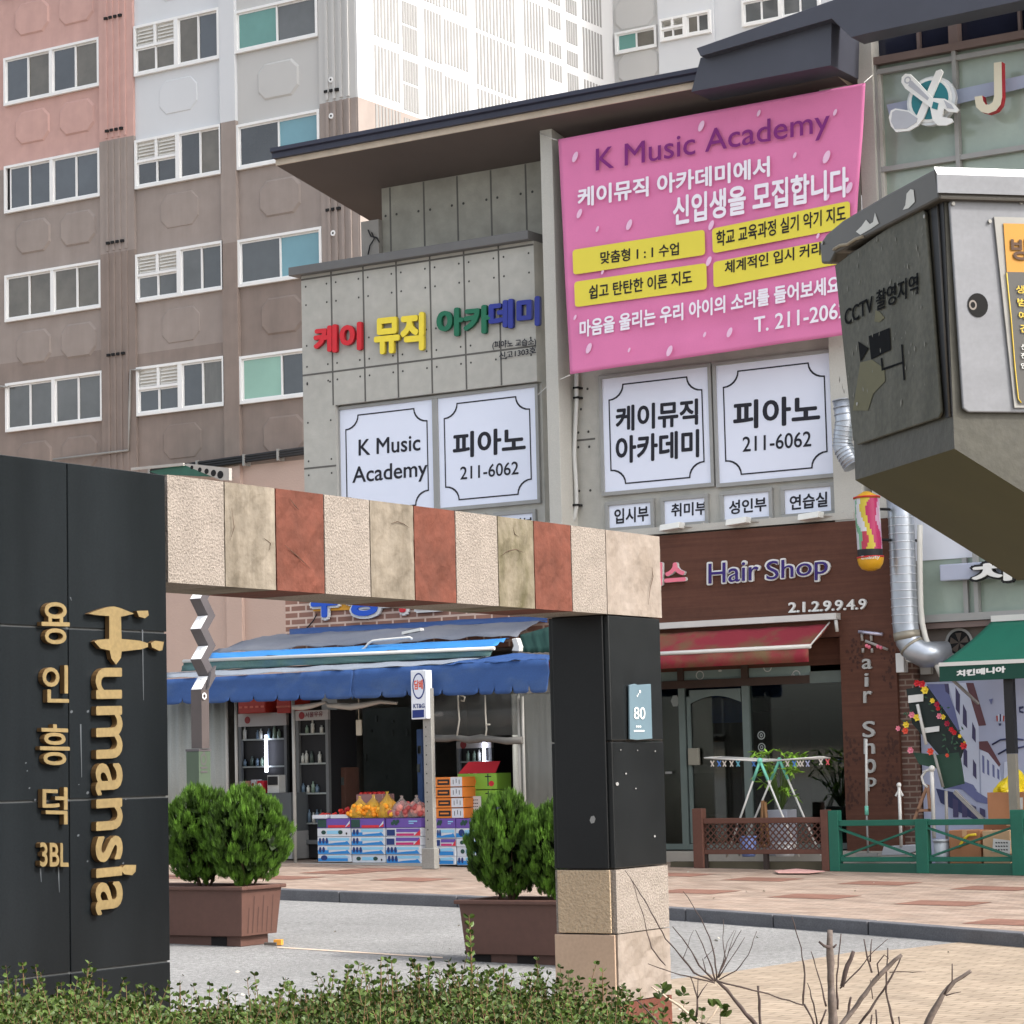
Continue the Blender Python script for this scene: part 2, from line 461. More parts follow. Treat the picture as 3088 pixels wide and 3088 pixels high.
# ribs on the piers
for xa, xb, n, mm in ((X1, X2, 4, ((ZT, 0), (ZP1, 1), (ZP2, 2))), (X5, X6, 4, ((ZT, 4), (ZR3, 1)))):
    for k in range(n):
        xc = xa + (xb - xa) * (0.22 + 0.18 * k)
        for i, (zt, m) in enumerate(mm):
            z0_ = mm[i + 1][0] if i + 1 < len(mm) else ZG
            mb.mi = m; mb.box(xc - 0.04, xc + 0.04, YA - 0.125, YA - 0.06, z0_ + 0.06, zt)
# small dark weep slots on the piers
for cf, x, y in ((c1, 655, 105), (c1, 662, 742), (c1, 668, 1376), (c4, 672, 78)):
    p = PA(cf(x, y)); mb.mi = 8
    for k in range(4):
        mb.box(p.x - 0.30 + k * 0.17, p.x - 0.20 + k * 0.17, YA - 0.165, YA - 0.05, p.z - 0.02, p.z + 0.05)
for cf, x, y in ((c1, 1895, 520), (c1, 1905, 1190)):
    p = PA(cf(x, y)); mb.mi = 8
    for k in range(3):
        mb.box(p.x - 0.25 + k * 0.17, p.x - 0.15 + k * 0.17, YA - 0.15, YA - 0.05, p.z - 0.02, p.z + 0.05)
# eight-sided raised panels under the windows
ST = (zat(c1, 770, 440) - zat(c1, 780, 1720)) / 2       # storey height
def octa(xc, zc, w, h, m):
    c = 0.22; x0, x1, z0, z1 = xc - w / 2, xc + w / 2, zc - h / 2, zc + h / 2
    P = [(x0 + c, z0), (x1 - c, z0), (x1, z0 + c), (x1, z1 - c), (x1 - c, z1), (x0 + c, z1), (x0, z1 - c), (x0, z0 + c)]
    k = 0.05; Q = [(x0 + c + k, z0 + k), (x1 - c - k, z0 + k), (x1 - k, z0 + c + k), (x1 - k, z1 - c - k), (x1 - c - k, z1 - k), (x0 + c + k, z1 - k), (x0 + k, z1 - c - k), (x0 + k, z0 + c + k)]
    o = [(a, YA + 0.004, b) for a, b in P]; i_ = [(a, YA - 0.04, b) for a, b in Q]
    mb.mi = m
    mb.raw(o + i_, [[j, (j + 1) % 8, 8 + (j + 1) % 8, 8 + j] for j in range(8)] + [[8 + j for j in range(8)]])
def octpx(cf, x0, y0, x1, y1, m):
    a = PA(cf(x0, y0)); b = PA(cf(x1, y1)); octa((a.x + b.x) / 2, (a.z + b.z) / 2, abs(b.x - a.x), abs(a.z - b.z), m)
for k, (m1, m2, m3) in enumerate(((0, 3, 4), (1, 1, 1), (1, 1, 2), (2, 2, 2), (0, 3, 4))):
    dz = -ST * k if k < 4 else ST
    for (x, y, w, h, m, r) in ((185, 715, 1.30, 0.95, m1, 0), (437, 662, 1.30, 0.95, m1, 0), (1012, 540, 1.36, 0.98, m2, 0), (1575, 450, 1.36, 0.98, m3, 0)):
        p = PA(c1(x, y)); octa(p.x, p.z + dz + (ST * 0 if r else 0), w, h, m)
# white end wall with its grooved pattern, running away from the corner
XC = X6
PE = XP(XC)
Y_end = PE(c2(1540, 230)).y
ZWH = PE(c2(200, 585)).z
mb.mi = 6; mb.box(XC - 0.5, XC, YA + 0.5, Y_end, ZWH, ZT)
mb.mi = 6; mb.box(XC - 0.5, XC, YA - 0.07, YA + 0.5, ZWH, ZT)
mb.mi = 1; mb.box(XC - 0.5, XC, YA - 0.07, Y_end, zb, ZWH)
mb.mi = 7
P1 = PE(c2(182, 250)).z - PE(c2(182, 585)).z            # pattern step
def grooves(u0, u1, n, segs):
    y0 = PE(c2(u0, 200)).y; y1 = PE(c2(u1, 200)).y
    for zt_, zb_ in segs:
        a = PE(c2(u0, zt_)).z; b = PE(c2(u0, zb_)).z
        for r in range(-3, 7):
            z0_, z1_ = b + r * P1, a + r * P1
            if z0_ < ZWH - 3.0: continue
            for k in range(n):
                y = y0 + (y1 - y0) * (k + 0.5) / n
                mb.box(XC - 0.03, XC + 0.012, y - 0.045, y + 0.045, z0_, z1_)
grooves(180, 328, 8, [(250, 530)])
grooves(342, 430, 6, [(140, 285), (330, 455)][:2])
grooves(466, 566, 6, [(185, 325), (370, 510)])
grooves(576, 714, 8, [(105, 355)])
grooves(756, 985, 12, [(180, 470)])
grooves(1030, 1148, 7, [(295, 560)])
grooves(1170, 1242, 5, [(230, 305), (345, 440)])
grooves(1270, 1334, 5, [(110, 235), (280, 360)])
grooves(1360, 1475, 7, [(150, 400)])
apt_wall = mb.build("wall", mats_w, apt)

def frame_box(mb, x0, x1, z0, z1, y, w=0.07, d=0.10):
    mb.box(x0, x1, y - d, y + 0.02, z1 - w, z1); mb.box(x0, x1, y - d, y + 0.02, z0, z0 + w * 1.15)
    mb.box(x0, x0 + w, y - d, y + 0.02, z0 + w * 1.15, z1 - w); mb.box(x1 - w, x1, y - d, y + 0.02, z0 + w * 1.15, z1 - w)
GL = [glassd, glassd2, mat('pale reflection pane', (96, 95, 91), 0.12, 0.3, 0.9, spec=0.6, stretch=(3, 1, .4)), mat('blue grey pane', (60, 65, 70), 0.06, 0.4, 0.4, spec=0.8), mat('beige reflection pane', (98, 94, 86), 0.15, 0.25, 1.2, spec=0.5), mat('deep pane', (44, 46, 48), 0.05, 0.5, 0.6, spec=0.8)]  # random pane colours imitate reflections that differ from window to window
def apt_window(parent, x0, x1, z0, z1, kind, y, films=(0, 0), ajar=False, lab=None):
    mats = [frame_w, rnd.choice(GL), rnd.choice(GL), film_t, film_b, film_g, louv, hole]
    f = MB(); f.mi = 0
    frame_box(f, x0, x1, z0, z1, y)
    xi0, xi1, zi0, zi1 = x0 + 0.07, x1 - 0.07, z0 + 0.08, z1 - 0.07
    w = MB(); lv = None
    def sash(a, b, c, d, m, dep=0.02):
        f.mi = 0
        s = 0.045
        f.box(a, b, y - 0.07 + dep, y - 0.03 + dep, d - s, d); f.box(a, b, y - 0.07 + dep, y - 0.03 + dep, c, c + s)
        f.box(a, a + s, y - 0.07 + dep, y - 0.03 + dep, c + s, d - s); f.box(b - s, b, y - 0.07 + dep, y - 0.03 + dep, c + s, d - s)
        w.mi = m; w.box(a + s * 0.8, b - s * 0.8, y - 0.055 + dep, y - 0.045 + dep, c + s * 0.8, d - s * 0.8)
    xm = (xi0 + xi1) / 2
    if kind == 1:
        f.box(xm - 0.06, xm + 0.06, y - 0.095, y + 0.01, zi0, zi1)
        for a, b, aj in ((xi0, xm - 0.06, ajar), (xm + 0.06, xi1, False)):
            h = (a + b) / 2
            if aj:
                w.mi = 7; w.box(a, h, y - 0.02, y - 0.008, zi0, zi1)
                sash(a + 0.12, h + 0.06, zi0, zi1, 1); sash(h - 0.02, b, zi0, zi1, 1, 0.045)
            else:
                sash(a, h + 0.02, zi0, zi1, 1); sash(h - 0.02, b, zi0, zi1, 2, 0.045)
    elif kind == 2:
        f.box(xm - 0.07, xm + 0.07, y - 0.095, y + 0.01, zi0, zi1)
        zm = zi0 + (zi1 - zi0) * 0.56
        f.box(xi0, xm - 0.07, y - 0.09, y + 0.005, zm - 0.035, zm + 0.035)
        h = (xi0 + xm - 0.07) / 2
        sash(xi0, h + 0.02, zi0, zm - 0.035, 1); sash(h - 0.02, xm - 0.07, zi0, zm - 0.035, 1, 0.045)
        lv = MB()
        for a, b in ((xi0, h - 0.04), (h + 0.04, xm - 0.07)):
            n = 5; hh = (zi1 - zm - 0.07) / n
            for k in range(n):
                zc = zm + 0.05 + hh * (k + 0.5)
                lv.prism([(a + 0.03, y - 0.02, zc - hh * 0.1), (a + 0.03, y - 0.075, zc - hh * 0.5), (a + 0.03, y - 0.065, zc - hh * 0.5), (a + 0.03, y - 0.01, zc + hh * 0.3)], (b - a - 0.06, 0, 0))
            w.mi = 6; w.box(a, b, y - 0.006, y + 0.004, zm, zi1)
        f.mi = 0; f.box(h - 0.04, h + 0.04, y - 0.09, y, zm + 0.035, zi1)
        h2 = (xm + 0.07 + xi1) / 2
        sash(xm + 0.07, h2 + 0.02, zi0, zi1, 1); sash(h2 - 0.02, xi1, zi0, zi1, 2, 0.045)
    else:
        sash(xi0, xm + 0.03, zi0, zi1, films[0]); sash(xm - 0.03, xi1, zi0, zi1, films[1], 0.045)
    fo = f.build("window", mats, parent)
    if lab: fo["label"] = lab
    w.build("pane", mats, fo)
    if lv: lv.build("louvre", [louv], fo)
    return fo
def wrect(cf, tl, br, pl=PA):
    return rect(pl, cf(*tl), cf(*br))
wins = [(1, c1, (32, 335), (573, 488), 0), (1, c1, (35, 945), (577, 1112), 1), (1, c1, (38, 1562), (583, 1742), 0), (1, c4, (42, 240), (592, 448), 0),
        (2, c1, (770, 155), (1255, 335), 0), (2, c1, (775, 800), (1268, 985), 0), (2, c1, (780, 1445), (1278, 1640), 0), (2, c4, (785, 150), (1285, 365), 0),
        (3, c1, (1338, 70), (1808, 208), (3, 1)), (3, c1, (1348, 712), (1820, 880), (2, 4)), (3, c1, (1355, 1362), (1832, 1556), (2, 4)), (3, c4, (1365, 88), (1838, 300), (5, 2))]
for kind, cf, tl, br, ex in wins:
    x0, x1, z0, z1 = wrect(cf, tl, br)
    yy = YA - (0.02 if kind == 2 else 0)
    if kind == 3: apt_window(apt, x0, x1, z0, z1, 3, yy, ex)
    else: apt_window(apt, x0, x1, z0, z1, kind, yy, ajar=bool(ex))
# one more storey above the frame's edge
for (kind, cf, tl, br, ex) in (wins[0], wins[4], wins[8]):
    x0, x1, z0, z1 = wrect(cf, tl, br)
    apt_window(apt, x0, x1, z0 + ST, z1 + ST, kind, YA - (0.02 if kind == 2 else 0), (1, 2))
# pipe and cables on the wall
mb = MB()
P = [PA.off(0.16)(c4(*p)) for p in ((795, 160), (740, 160), (732, 380), (728, 615), (300, 668))]
mb.tube(P, 0.035, 6)
P = [PA.off(0.16)(c4(*p)) for p in ((-20, 252), (45, 258))]
mb.tube(P, 0.035, 6)
mb.build("drain_pipe", pipe_g, apt)
mb = MB(); blackc = mat("black cable", (34, 34, 36), 0.6, 0.1, 3)
for dy in (0, 14, 28):
    mb.tube([PA.off(0.2)(c4(x, y + dy)) for x, y in ((850, 730), (1100, 690), (1400, 648), (1760, 598))], 0.045, 6)
mb.build("cable", blackc, apt)
mb = MB()
for x, y in ((1385, 660), (1578, 630), (850, 725), (1120, 695)):
    p = PA.off(0.2)(c4(x, y)); mb.box(p.x - 0.03, p.x + 0.03, p.y - 0.07, p.y + 0.2, p.z - 0.2, p.z + 0.1)
mb.build("pipe_bracket", pipe_g, apt)

for x, y in ((1870, 450), (1872, 655), (1883, 1318)):
    c = PA.off(0.13)(c1(x, y)); mb = MB(); mb.tube([c + Vector((0, 0.12, 0)), c], 0.075, 14); vo = mb.build("vent_cap", frame_w, apt)
    mb = MB(); mb.disc(c - Vector((0, 0.003, 0)), (0.03, 0, 0), (0, 0, 0.03), 10); mb.build("vent_hole", hole, vo)
# farther wing of the same estate, set back
PW_ = YP(Y_end)
wing = thing("apartment_wing", "pale grey apartment wing set back beyond the grooved white wall, seen over the shop roof", "building", (XC + 6, Y_end, 0))
mb = MB()
xw0 = XC - 0.4; xw1 = PW_(c2(1800, 200)).x; xw2 = PW_(c3(180, 150)).x; xw3 = PW_(c3(340, 150)).x; xw4 = xw3 + 9
mb.mi = 0; mb.box(xw0, xw1, Y_end, Y_end + 8, zb, ZT)
mb.mi = 1; mb.box(xw1, xw2, Y_end - 0.1, Y_end + 8, zb, ZT)
mb.mi = 1; mb.box(xw2, xw3, Y_end - 0.02, Y_end + 8, zb, ZT)
mb.mi = 1; mb.box(xw3, xw4, Y_end - 0.1, Y_end + 8, zb, ZT)
def octw(cf, x, y, m, w=1.4, h=1.0):
    global YA, mb
    p = PW_(cf(x, y)); s_ = YA; YA = Y_end; octa(p.x, p.z, w, h, m); YA = s_
octw(c2, 1660, 70, 0); octw(c2, 1680, 375, 0)
mb.build("wall", [lgrey, lightp], wing)
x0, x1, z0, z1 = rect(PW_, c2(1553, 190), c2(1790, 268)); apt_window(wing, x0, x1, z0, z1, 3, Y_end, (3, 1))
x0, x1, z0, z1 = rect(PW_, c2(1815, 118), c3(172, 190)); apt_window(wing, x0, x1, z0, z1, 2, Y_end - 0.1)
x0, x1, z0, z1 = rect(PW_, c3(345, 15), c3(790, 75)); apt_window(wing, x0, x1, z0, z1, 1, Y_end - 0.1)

# perforated bracket with a green canopy over the estate entrance
Yc = YA - 1.6
can = thing("entrance_canopy", "green glazed entrance canopy on perforated grey steel bracket, behind the striped beam", "canopy", (YP(Yc)(c4(1150, 740)).x, Yc, YP(Yc)(c4(1150, 740)).z))
steel = mat("grey painted steel", (168, 164, 158), 0.5, 0.1, 3)
pc = YP(Yc)
mb = MB(); mb.prism([pc(c4(*p)) for p in ((1035, 695), (1060, 690), (1295, 715), (1295, 785), (1250, 785))], (0, 0.12, 0))
mb.build("bracket", steel, can)
mb = MB()
for x, y, r in ((1085, 712, .05), (1130, 725, .06), (1168, 734, .07), (1207, 744, .085), (1246, 753, .10)):
    mb.disc(pc.off(0.006)(c4(x, y)), (r, 0, 0), (0, 0, r))
mb.build("bracket_hole", hole, can)
mb = MB(); mb.prism([pc.off(-0.3)(c4(*p)) for p in ((840, 735), (1040, 695), (1200, 765), (900, 752))], (0, 0.9, 0.05))
mb.build("canopy_panel", mat("green glazing", (38, 92, 76), 0.3, 0.15, 2), can)
mb = MB(); mb.bar(pc.off(-0.2)(c4(745, 722)), pc.off(-0.2)(c4(1040, 694)), 0.07)
mb.build("rail", steel, can)
# ================================================================== SHOP BUILDING (upper floors)
YF = 32.0
conc = mat("fair faced concrete", (176, 174, 166), 0.85, 0.07, 1.1, 0.15, 30, fine=0.06, fscale=6, spec=0.25)
conc2 = mat("weathered concrete", (150, 148, 138), 0.88, 0.16, 1.4, 0.2, 30, fine=0.08, fscale=5, spec=0.25)
conc3 = mat("pale concrete pier", (184, 182, 174), 0.85, 0.06, 0.9, 0.15, 30, fine=0.05, spec=0.25)
joint = mat("panel joint", (96, 94, 90), 0.9, 0.1, 4)
dot = mat("tie hole", (70, 69, 67), 0.9, 0.1, 4)
slate = mat("dark slate metal", (66, 68, 78), 0.45, 0.08, 1.5)
slate2 = mat("blue black metal", (48, 50, 66), 0.45, 0.1, 1.5)
soff = mat("brown grey soffit", (94, 86, 82), 0.85, 0.08, 0.7)
slabe = mat("sandy slab edge", (196, 182, 164), 0.9, 0.12, 3, 0.4, 40)
cop = mat("grey zinc coping", (102, 101, 100), 0.5, 0.08, 2)
alu = mat("grey aluminium frame", (150, 150, 147), 0.45, 0.05, 3)
board = mat("white printed vinyl", (224, 229, 243), 0.55, 0.02, 1.0)
ink = mat("black print", (24, 24, 36), 0.6, 0.05, 4)
bgl = mat("green grey glass", (150, 164, 152), 0.12, 0.18, 0.8, spec=0.6)
brownf = mat("brown steel frame", (116, 100, 94), 0.55, 0.08, 3)

pF = YP(YF)
bld = thing("commercial_building", "grey concrete two storey shop building with wide dark eaves, joint lines and white printed windows", "building", (pF(c0(1050, 1000)).x, YF, 0))
xL = pF(c0(571, 700)).x
xP0 = pF(c5(1105, 200)).x                      # pier starts
z_low = pF(c0(900, 1195)).z                    # bottom of upper floor wall
z_cop0 = pF.off(0.15)(c2(0, 1515)).z; z_cop1 = pF.off(0.15)(c2(0, 1466)).z
wx0, _, _, z_head = rect(pF, c7(268, 850), c7(1735, 1600))
# --- bay 1 wall
mats_b = [conc, joint, dot]
mb = MB(); mb.mi = 0
mb.box(xL, xP0, YF, YF + 0.35, z_head, z_cop0)
mb.box(xL, wx0, YF, YF + 0.35, z_low, z_head)
mb.box(wx0, xP0, YF + 0.13, YF + 0.35, z_low, z_head)
mb.box(xL, xL + 0.3, YF + 0.35, YF + 9, z_low - 4.2, z_cop1)        # side wall
vj = [pF(c7(x, 500)).x for x in (248, 482, 724, 971, 1220, 1475)]
hz1 = pF(c7(480, 577)).z; hz0 = pF(c2(300, 1503)).z
t = 0.014
mb.mi = 1
for x in vj: mb.box(x - t, x + t, YF - 0.003, YF, z_head + 0.002, z_cop0)
mb.box(xL, xP0, YF - 0.004, YF - 0.001, hz1 - t, hz1 + t); mb.box(xL, xP0, YF - 0.004, YF - 0.001, hz0 - t, hz0 + t)
zj = pF(c7(150, 1302)).z; mb.box(xL, wx0, YF - 0.004, YF - 0.001, zj - t, zj + t)
mb.mi = 2
xs_ = [xL] + vj + [xP0]
rows = [hz0 + 0.12, hz0 - 0.12, (hz0 + hz1) / 2 + 0.35, (hz0 + hz1) / 2 - 0.30, hz1 + 0.13, hz1 - 0.13]
def dots(xa, xb, zz, y=YF, r=0.017):
    for z in zz:
        for x in (xa + 0.09, xb - 0.09): mb.disc((x, y - 0.004, z), (r, 0, 0), (0, 0, r), 8)
for a, b in zip(xs_, xs_[1:]): dots(a, b, rows)
dots(xL, wx0, [zj + 0.11, zj - 0.11, zj + 0.72, hz1 - 0.13 - 0.02])
mb.build("wall", mats_b, bld)
# --- coping
mb = MB(); mb.box(xL - 0.14, xP0, YF - 0.15, YF + 0.30, z_cop0, z_cop1); mb.box(xL - 0.14, xP0, YF + 0.30, YF + 1.2, z_cop0 - 0.05, z_cop1 - 0.02)
mb.build("coping", cop, bld, bev=0.01)
# --- roof over bay 1 and 2: the soffit falls gently to the back
Ye = YF - 0.75
pE = YP(Ye)
ec = pE(c1(1562, 936))
N = ray(c1(1562, 940)).cross(ray(c2(138, 1240)))
kfall = max(0.0, min(0.4, N.y / N.z))
z_e = ec.z
wq = ray(c2(226, 1066))
tt = (z_e + kfall * Ye - EYE.z) / (wq.z + kfall * wq.y)
wc = EYE + wq * tt
Yw = min(max(wc.y, YF + 0.25), YF + 3.5)
pW = YP(Yw)
xr = pE(c3(800, 400)).x
x0 = ec.x
zf = lambda y: z_e - kfall * (y - Ye)
zt_l = pE(c1(1562, 895)).z - z_e
mb = MB(); YB = Yw + 3.0
mb.face([(x0, Ye, z_e), (xr, Ye, z_e), (xr, YB, zf(YB)), (x0, YB, zf(YB))])
mb.build("soffit", soff, bld)
mb = MB(); mb.prism([(x0, Ye - 0.012, z_e - 0.004), (x0, Ye - 0.012, z_e + zt_l), (x0, YB, zf(YB) + zt_l), (x0, YB, zf(YB) + 0.006), (x0, Ye + 0.05, zf(Ye + 0.05) + 0.006)], (xr - x0, 0, 0))
mb.build("roof_slab", slabe, bld)
zf0 = pE.off(0.14)(c1(1540, 892)).z; zf1 = pE.off(0.14)(c1(1527, 838)).z
xf0 = pE.off(0.14)(c1(1527, 860)).x
mb = MB(); h = (zf1 - zf0)
prof = [(Ye - 0.14, zf0 + h * 0.62), (Ye - 0.14, zf1), (YB, zf(YB) + zt_l + h + 0.05), (YB, zf(YB) + zt_l + 0.005), (Ye - 0.02, zf0), (Ye - 0.09, zf0), (Ye - 0.09, zf0 + h * 0.5)]
mb.prism([(xf0, a, b) for a, b in prof], (xr - xf0, 0, 0))
mb.build("roof_edge", slate2, bld)
# --- recessed upper wall
xw0 = wc.x; zt_ = zf(Yw)
mb = MB(); mb.mi = 0; mb.box(xw0, xP0 + 0.5, Yw, Yw + 0.3, z_cop0 - 0.2, zt_ - 0.002)
mb.mi = 1
for x in (275, 466, 656, 847, 1045):
    xx = pW(c2(x, 1150)).x; mb.box(xx - 0.014, xx + 0.014, Yw - 0.004, Yw, z_cop0, zt_ - 0.01)
mb.mi = 2
for x, y in ((250, 1222), (312, 1212), (436, 1195), (502, 1186), (625, 1163), (690, 1151), (820, 1130), (882, 1118), (1014, 1097), (1080, 1085)):
    p = pW(c2(x, y)); mb.disc((p.x, Yw - 0.005, p.z), (0.022, 0, 0), (0, 0, 0.022), 8)
mb.build("penthouse_wall", [conc2, joint, dot], bld)
# --- pier between the bays
pP = YP(YF - 0.32)
x0p = pP(c2(1122, 800)).x; x1p = pP(c2(1190, 800)).x; ztp = z_e + 0.02
mb = MB(); mb.box(x0p, x1p, YF - 0.32, YF + 0.3, pP(c5(1120, 1100)).z - 1.0, ztp - 0.15 * kfall)
mb.build("pier", conc3, bld, bev=0.008)
# --- bay 2 wall and windows
Y2 = YF + 0.13
p2 = YP(Y2)
xB1 = p2(c6(868, 500)).x; xB2 = pF(c6(965, 900)).x
mb = MB(); mb.mi = 0
mb.box(x1p - 0.01, xB1 + 0.02, Y2, Y2 + 0.3, z_low - 0.2, z_e - 0.1)
mb.mi = 1
zq = p2(c5(1370, 556)).z; mb.box(x1p, p2(c5(1435, 556)).x, Y2 - 0.004, Y2, zq - t, zq + t)
mb.mi = 2
for x, y in ((1392, 268), (1397, 510), (1340, 515), (1340, 598), (1402, 595), (1345, 845), (1408, 842), (1355, 383)):
    p = p2(c5(x, y)); mb.disc((p.x, Y2 - 0.005, p.z), (0.02, 0, 0), (0, 0, 0.02), 8)
mb.build("wall", mats_b, bld)
mb = MB(); mb.box(xB1, xB2 + 0.15, YF - 0.035, YF + 0.3, z_low - 0.2, z_e - 0.1)
mb.build("pier", conc3, bld, bev=0.008)

def notch(mb, x0, x1, z0, z1, y, ix, iz, rx, rz, w):
    """thin border with scooped corners"""
    def loop(g):
        a0, a1, b0, b1 = x0 + ix + g, x1 - ix - g, z0 + iz + g, z1 - iz - g
        P = []
        for cx, cz, s in ((a0, b0, 0), (a1, b0, 1), (a1, b1, 2), (a0, b1, 3)):
            st = math.pi / 2 - s * -math.pi / 2
            for k in range(7):
                a = {0: math.pi / 2 - k * math.pi / 12, 1: math.pi - k * math.pi / 12, 2: 3 * math.pi / 2 - k * math.pi / 12, 3: 2 * math.pi - k * math.pi / 12}[s]
                P.append((cx + (rx + (g if False else 0)) * math.cos(a) * 1.0, cz + rz * math.sin(a)))
        return P
    o = loop(0); i_ = loop(w)
    n = len(o)
    V = [(a, y, b) for a, b in o] + [(a, y, b) for a, b in i_]
    mb.raw(V, [[k, (k + 1) % n, n + (k + 1) % n, n + k] for k in range(n)])
WIN = []
def board_window(parent, pl, tl, br, texts, border=True, fw=0.05, lab=None, ins=(0.10, 0.10), rr=(0.24, 0.21)):
    x0, x1, z0, z1 = rect(pl, tl, br); y = pl.p.y
    f = MB(); frame_box(f, x0 - fw, x1 + fw, z0 - fw, z1 + fw, y, fw, 0.05)
    wo = f.build("window", alu, parent, bev=0.004)
    if lab: wo["label"] = lab
    b = MB(); b.box(x0, x1, y - 0.022, y - 0.006, z0, z1); b.build("pane", board, wo)
    t_ = MB()
    pt = pl.off(0.024)
    if border: notch(t_, x0, x1, z0, z1, y - 0.027, ins[0], ins[1], rr[0], rr[1], 0.02)
    for (body, bl, br_, tl_, bold) in texts: letters(t_, body, pt, bl, br_, tl_, 0.001, bold, 0.001)
    t_.build("lettering", ink, wo)
    return wo
pw1 = YP(YF + 0.12); pw2 = YP(Y2 - 0.01)
board_window(bld, pw1, c7(308, 888), c7(1000, 1618), [("K Music", c7(440, 1217), c7(887, 1178), c7(440, 1103), 0.012), ("Academy", c7(395, 1452), c7(938, 1400), c7(395, 1302), 0.012)], lab="window with two lines of thin English lettering")
board_window(bld, pw1, c7(1022, 803), c7(1752, 1540), [("피아노", c7(1130, 1234), c7(1650, 1187), c7(1130, 1056), 0.03), ("211-6062", c7(1180, 1392), c7(1602, 1352), c7(1180, 1300), 0.01)], lab="window beside the pier lettered with a piano word and phone number")
board_window(bld, pw2, c5(1478, 215), c6(166, 802), [("케이뮤직", c0(1163, 814), c0(1316, 800), c0(1163, 768), 0.03), ("아카데미", c0(1163, 874), c0(1318, 861), c0(1163, 825), 0.03)], lab="window with two lines of bold black lettering")
board_window(bld, pw2, c6(190, 140), c6(864, 748), [("피아노", c6(288, 496), c6(770, 454), c6(288, 343), 0.03), ("211-6062", c6(338, 624), c6(724, 592), c6(338, 540), 0.01)], lab="right window lettered with a piano word and phone number")
for (pl, tl, br, tx, a, b, c_) in ((pw2, c5(1518, 930), c5(1758, 1040), "입시부", c5(1545, 1032), c5(1735, 1012), c5(1545, 950)),
        (pw2, c0(1255, 946), c0(1333, 984), "취미부", c0(1267, 975), c0(1333, 970), c0(1267, 951)),
        (pw2, c6(235, 872), c6(495, 992), "성인부", c6(262, 978), c6(470, 956), c6(262, 902)),
        (pw2, c6(578, 842), c6(846, 960), "연습실", c6(605, 953), c6(815, 931), c6(605, 873)),
        (pw1, c5(885, 988), c5(1092, 1120), "성인부", c5(905, 1085), c5(1080, 1065), c5(905, 1012)),
        (pw1, c5(600, 1012), c5(805, 1145), "취미부", c5(620, 1110), c5(790, 1090), c5(620, 1037))):
    board_window(bld, pl, tl, br, [(tx, a, b, c_, 0.025)], border=False, fw=0.055)
# sill ledge under bay 2
mb = MB(); xa, xb, za, zb2 = rect(YP(YF - 0.05), c5(1440, 1058), c6(965, 1012)); zl = YP(YF - 0.05)(c6(600, 1010)).z
mb.box(x1p - 0.02, xb, YF - 0.05, Y2, zl - 0.05, zl + 0.05)
mb.build("sill", conc3, bld)
# --- deep boxed fascia and the higher roof over bay 3
pX = YP(Ye - 0.15)
mb = MB(); mb.prism([pX(c3(*p)) for p in ((98, 326), (840, 112), (835, 370), (45, 520))], (0, 1.6, 0))
mb.build("boxed_fascia", slate, bld, bev=0.006)
pX2 = YP(Ye - 0.30)
mb = MB(); mb.prism([pX2(c3(*p)) for p in ((75, 272), (430, 148), (860, -5), (1930, -290), (2300, -390), (2300, -85), (1930, 0), (1045, 188), (950, 212), (840, 106), (98, 318))], (0, 0.42, 0))
mb.build("upper_roof", slate, bld, bev=0.006)
# --- bay 3: column, clerestory and glazing
pG = YP(YF + 0.10)
xc0, xc1 = pF(c3(986, 400)).x, pF(c3(1074, 400)).x; zc1 = pF(c3(1030, 225)).z
mb = MB(); mb.box(xc0, xc1, YF - 0.02, YF + 0.4, z_low - 0.3, zc1 + 0.3); mb.box(xc1, pF(c3(1112, 600)).x, YF + 0.06, YF + 0.4, z_low - 0.3, pF(c3(1090, 400)).z)
mb.build("column", conc3, bld, bev=0.008)
xg0 = xc1; xg1 = pG(c3(2400, 300)).x
zb0 = pG(c3(1070, 378)).z; zb1 = pG(c3(1070, 335)).z
mb = MB(); mb.box(xg0, xg1, YF + 0.22, YF + 0.30, zb1, zc1 + 1.2); mb.build("clerestory_glass", mat("black clerestory glass", (34, 36, 50), 0.12, 0.2, 1), bld)
mb = MB(); mb.box(xg0, xg1, YF + 0.02, YF + 0.2, zb0, zb1)
for x0_, x1_ in ((1508, 1560), (2010, 2060)):
    mb.box(pG(c3(x0_, 200)).x, pG(c3(x1_, 200)).x, YF + 0.05, YF + 0.2, zb1, zc1 + 1.1)
for x0_, x1_ in ((1318, 1334), (1895, 1910)):
    mb.box(pG(c3(x0_, 250)).x, pG(c3(x1_, 250)).x, YF + 0.12, YF + 0.2, zb1, zc1 + 1.1)
mb.build("clerestory_frame", brownf, bld)
zgl = z_low - 0.2
mb = MB(); mb.box(xg0, xg1, YF + 0.14, YF + 0.2, zgl, zb0); mb.build("curtain_glass", bgl, bld)
mb = MB(); f_ = MB()
for x0_, x1_ in ((1088, 1112), (1540, 1563), (2020, 2043)):
    f_.box(pG(c3(x0_, 600)).x, pG(c3(x1_, 600)).x, YF + 0.03, YF + 0.13, zgl, zb0 - 0.002)
zt1 = pG(c3(1120, 965)).z
for zz in (zb0 - 0.1, zt1, zt1 - 1.9):
    f_.box(xg0, xg1, YF + 0.045, YF + 0.125, zz - 0.035, zz + 0.035)
f_.build("curtain_frame", alu, bld)
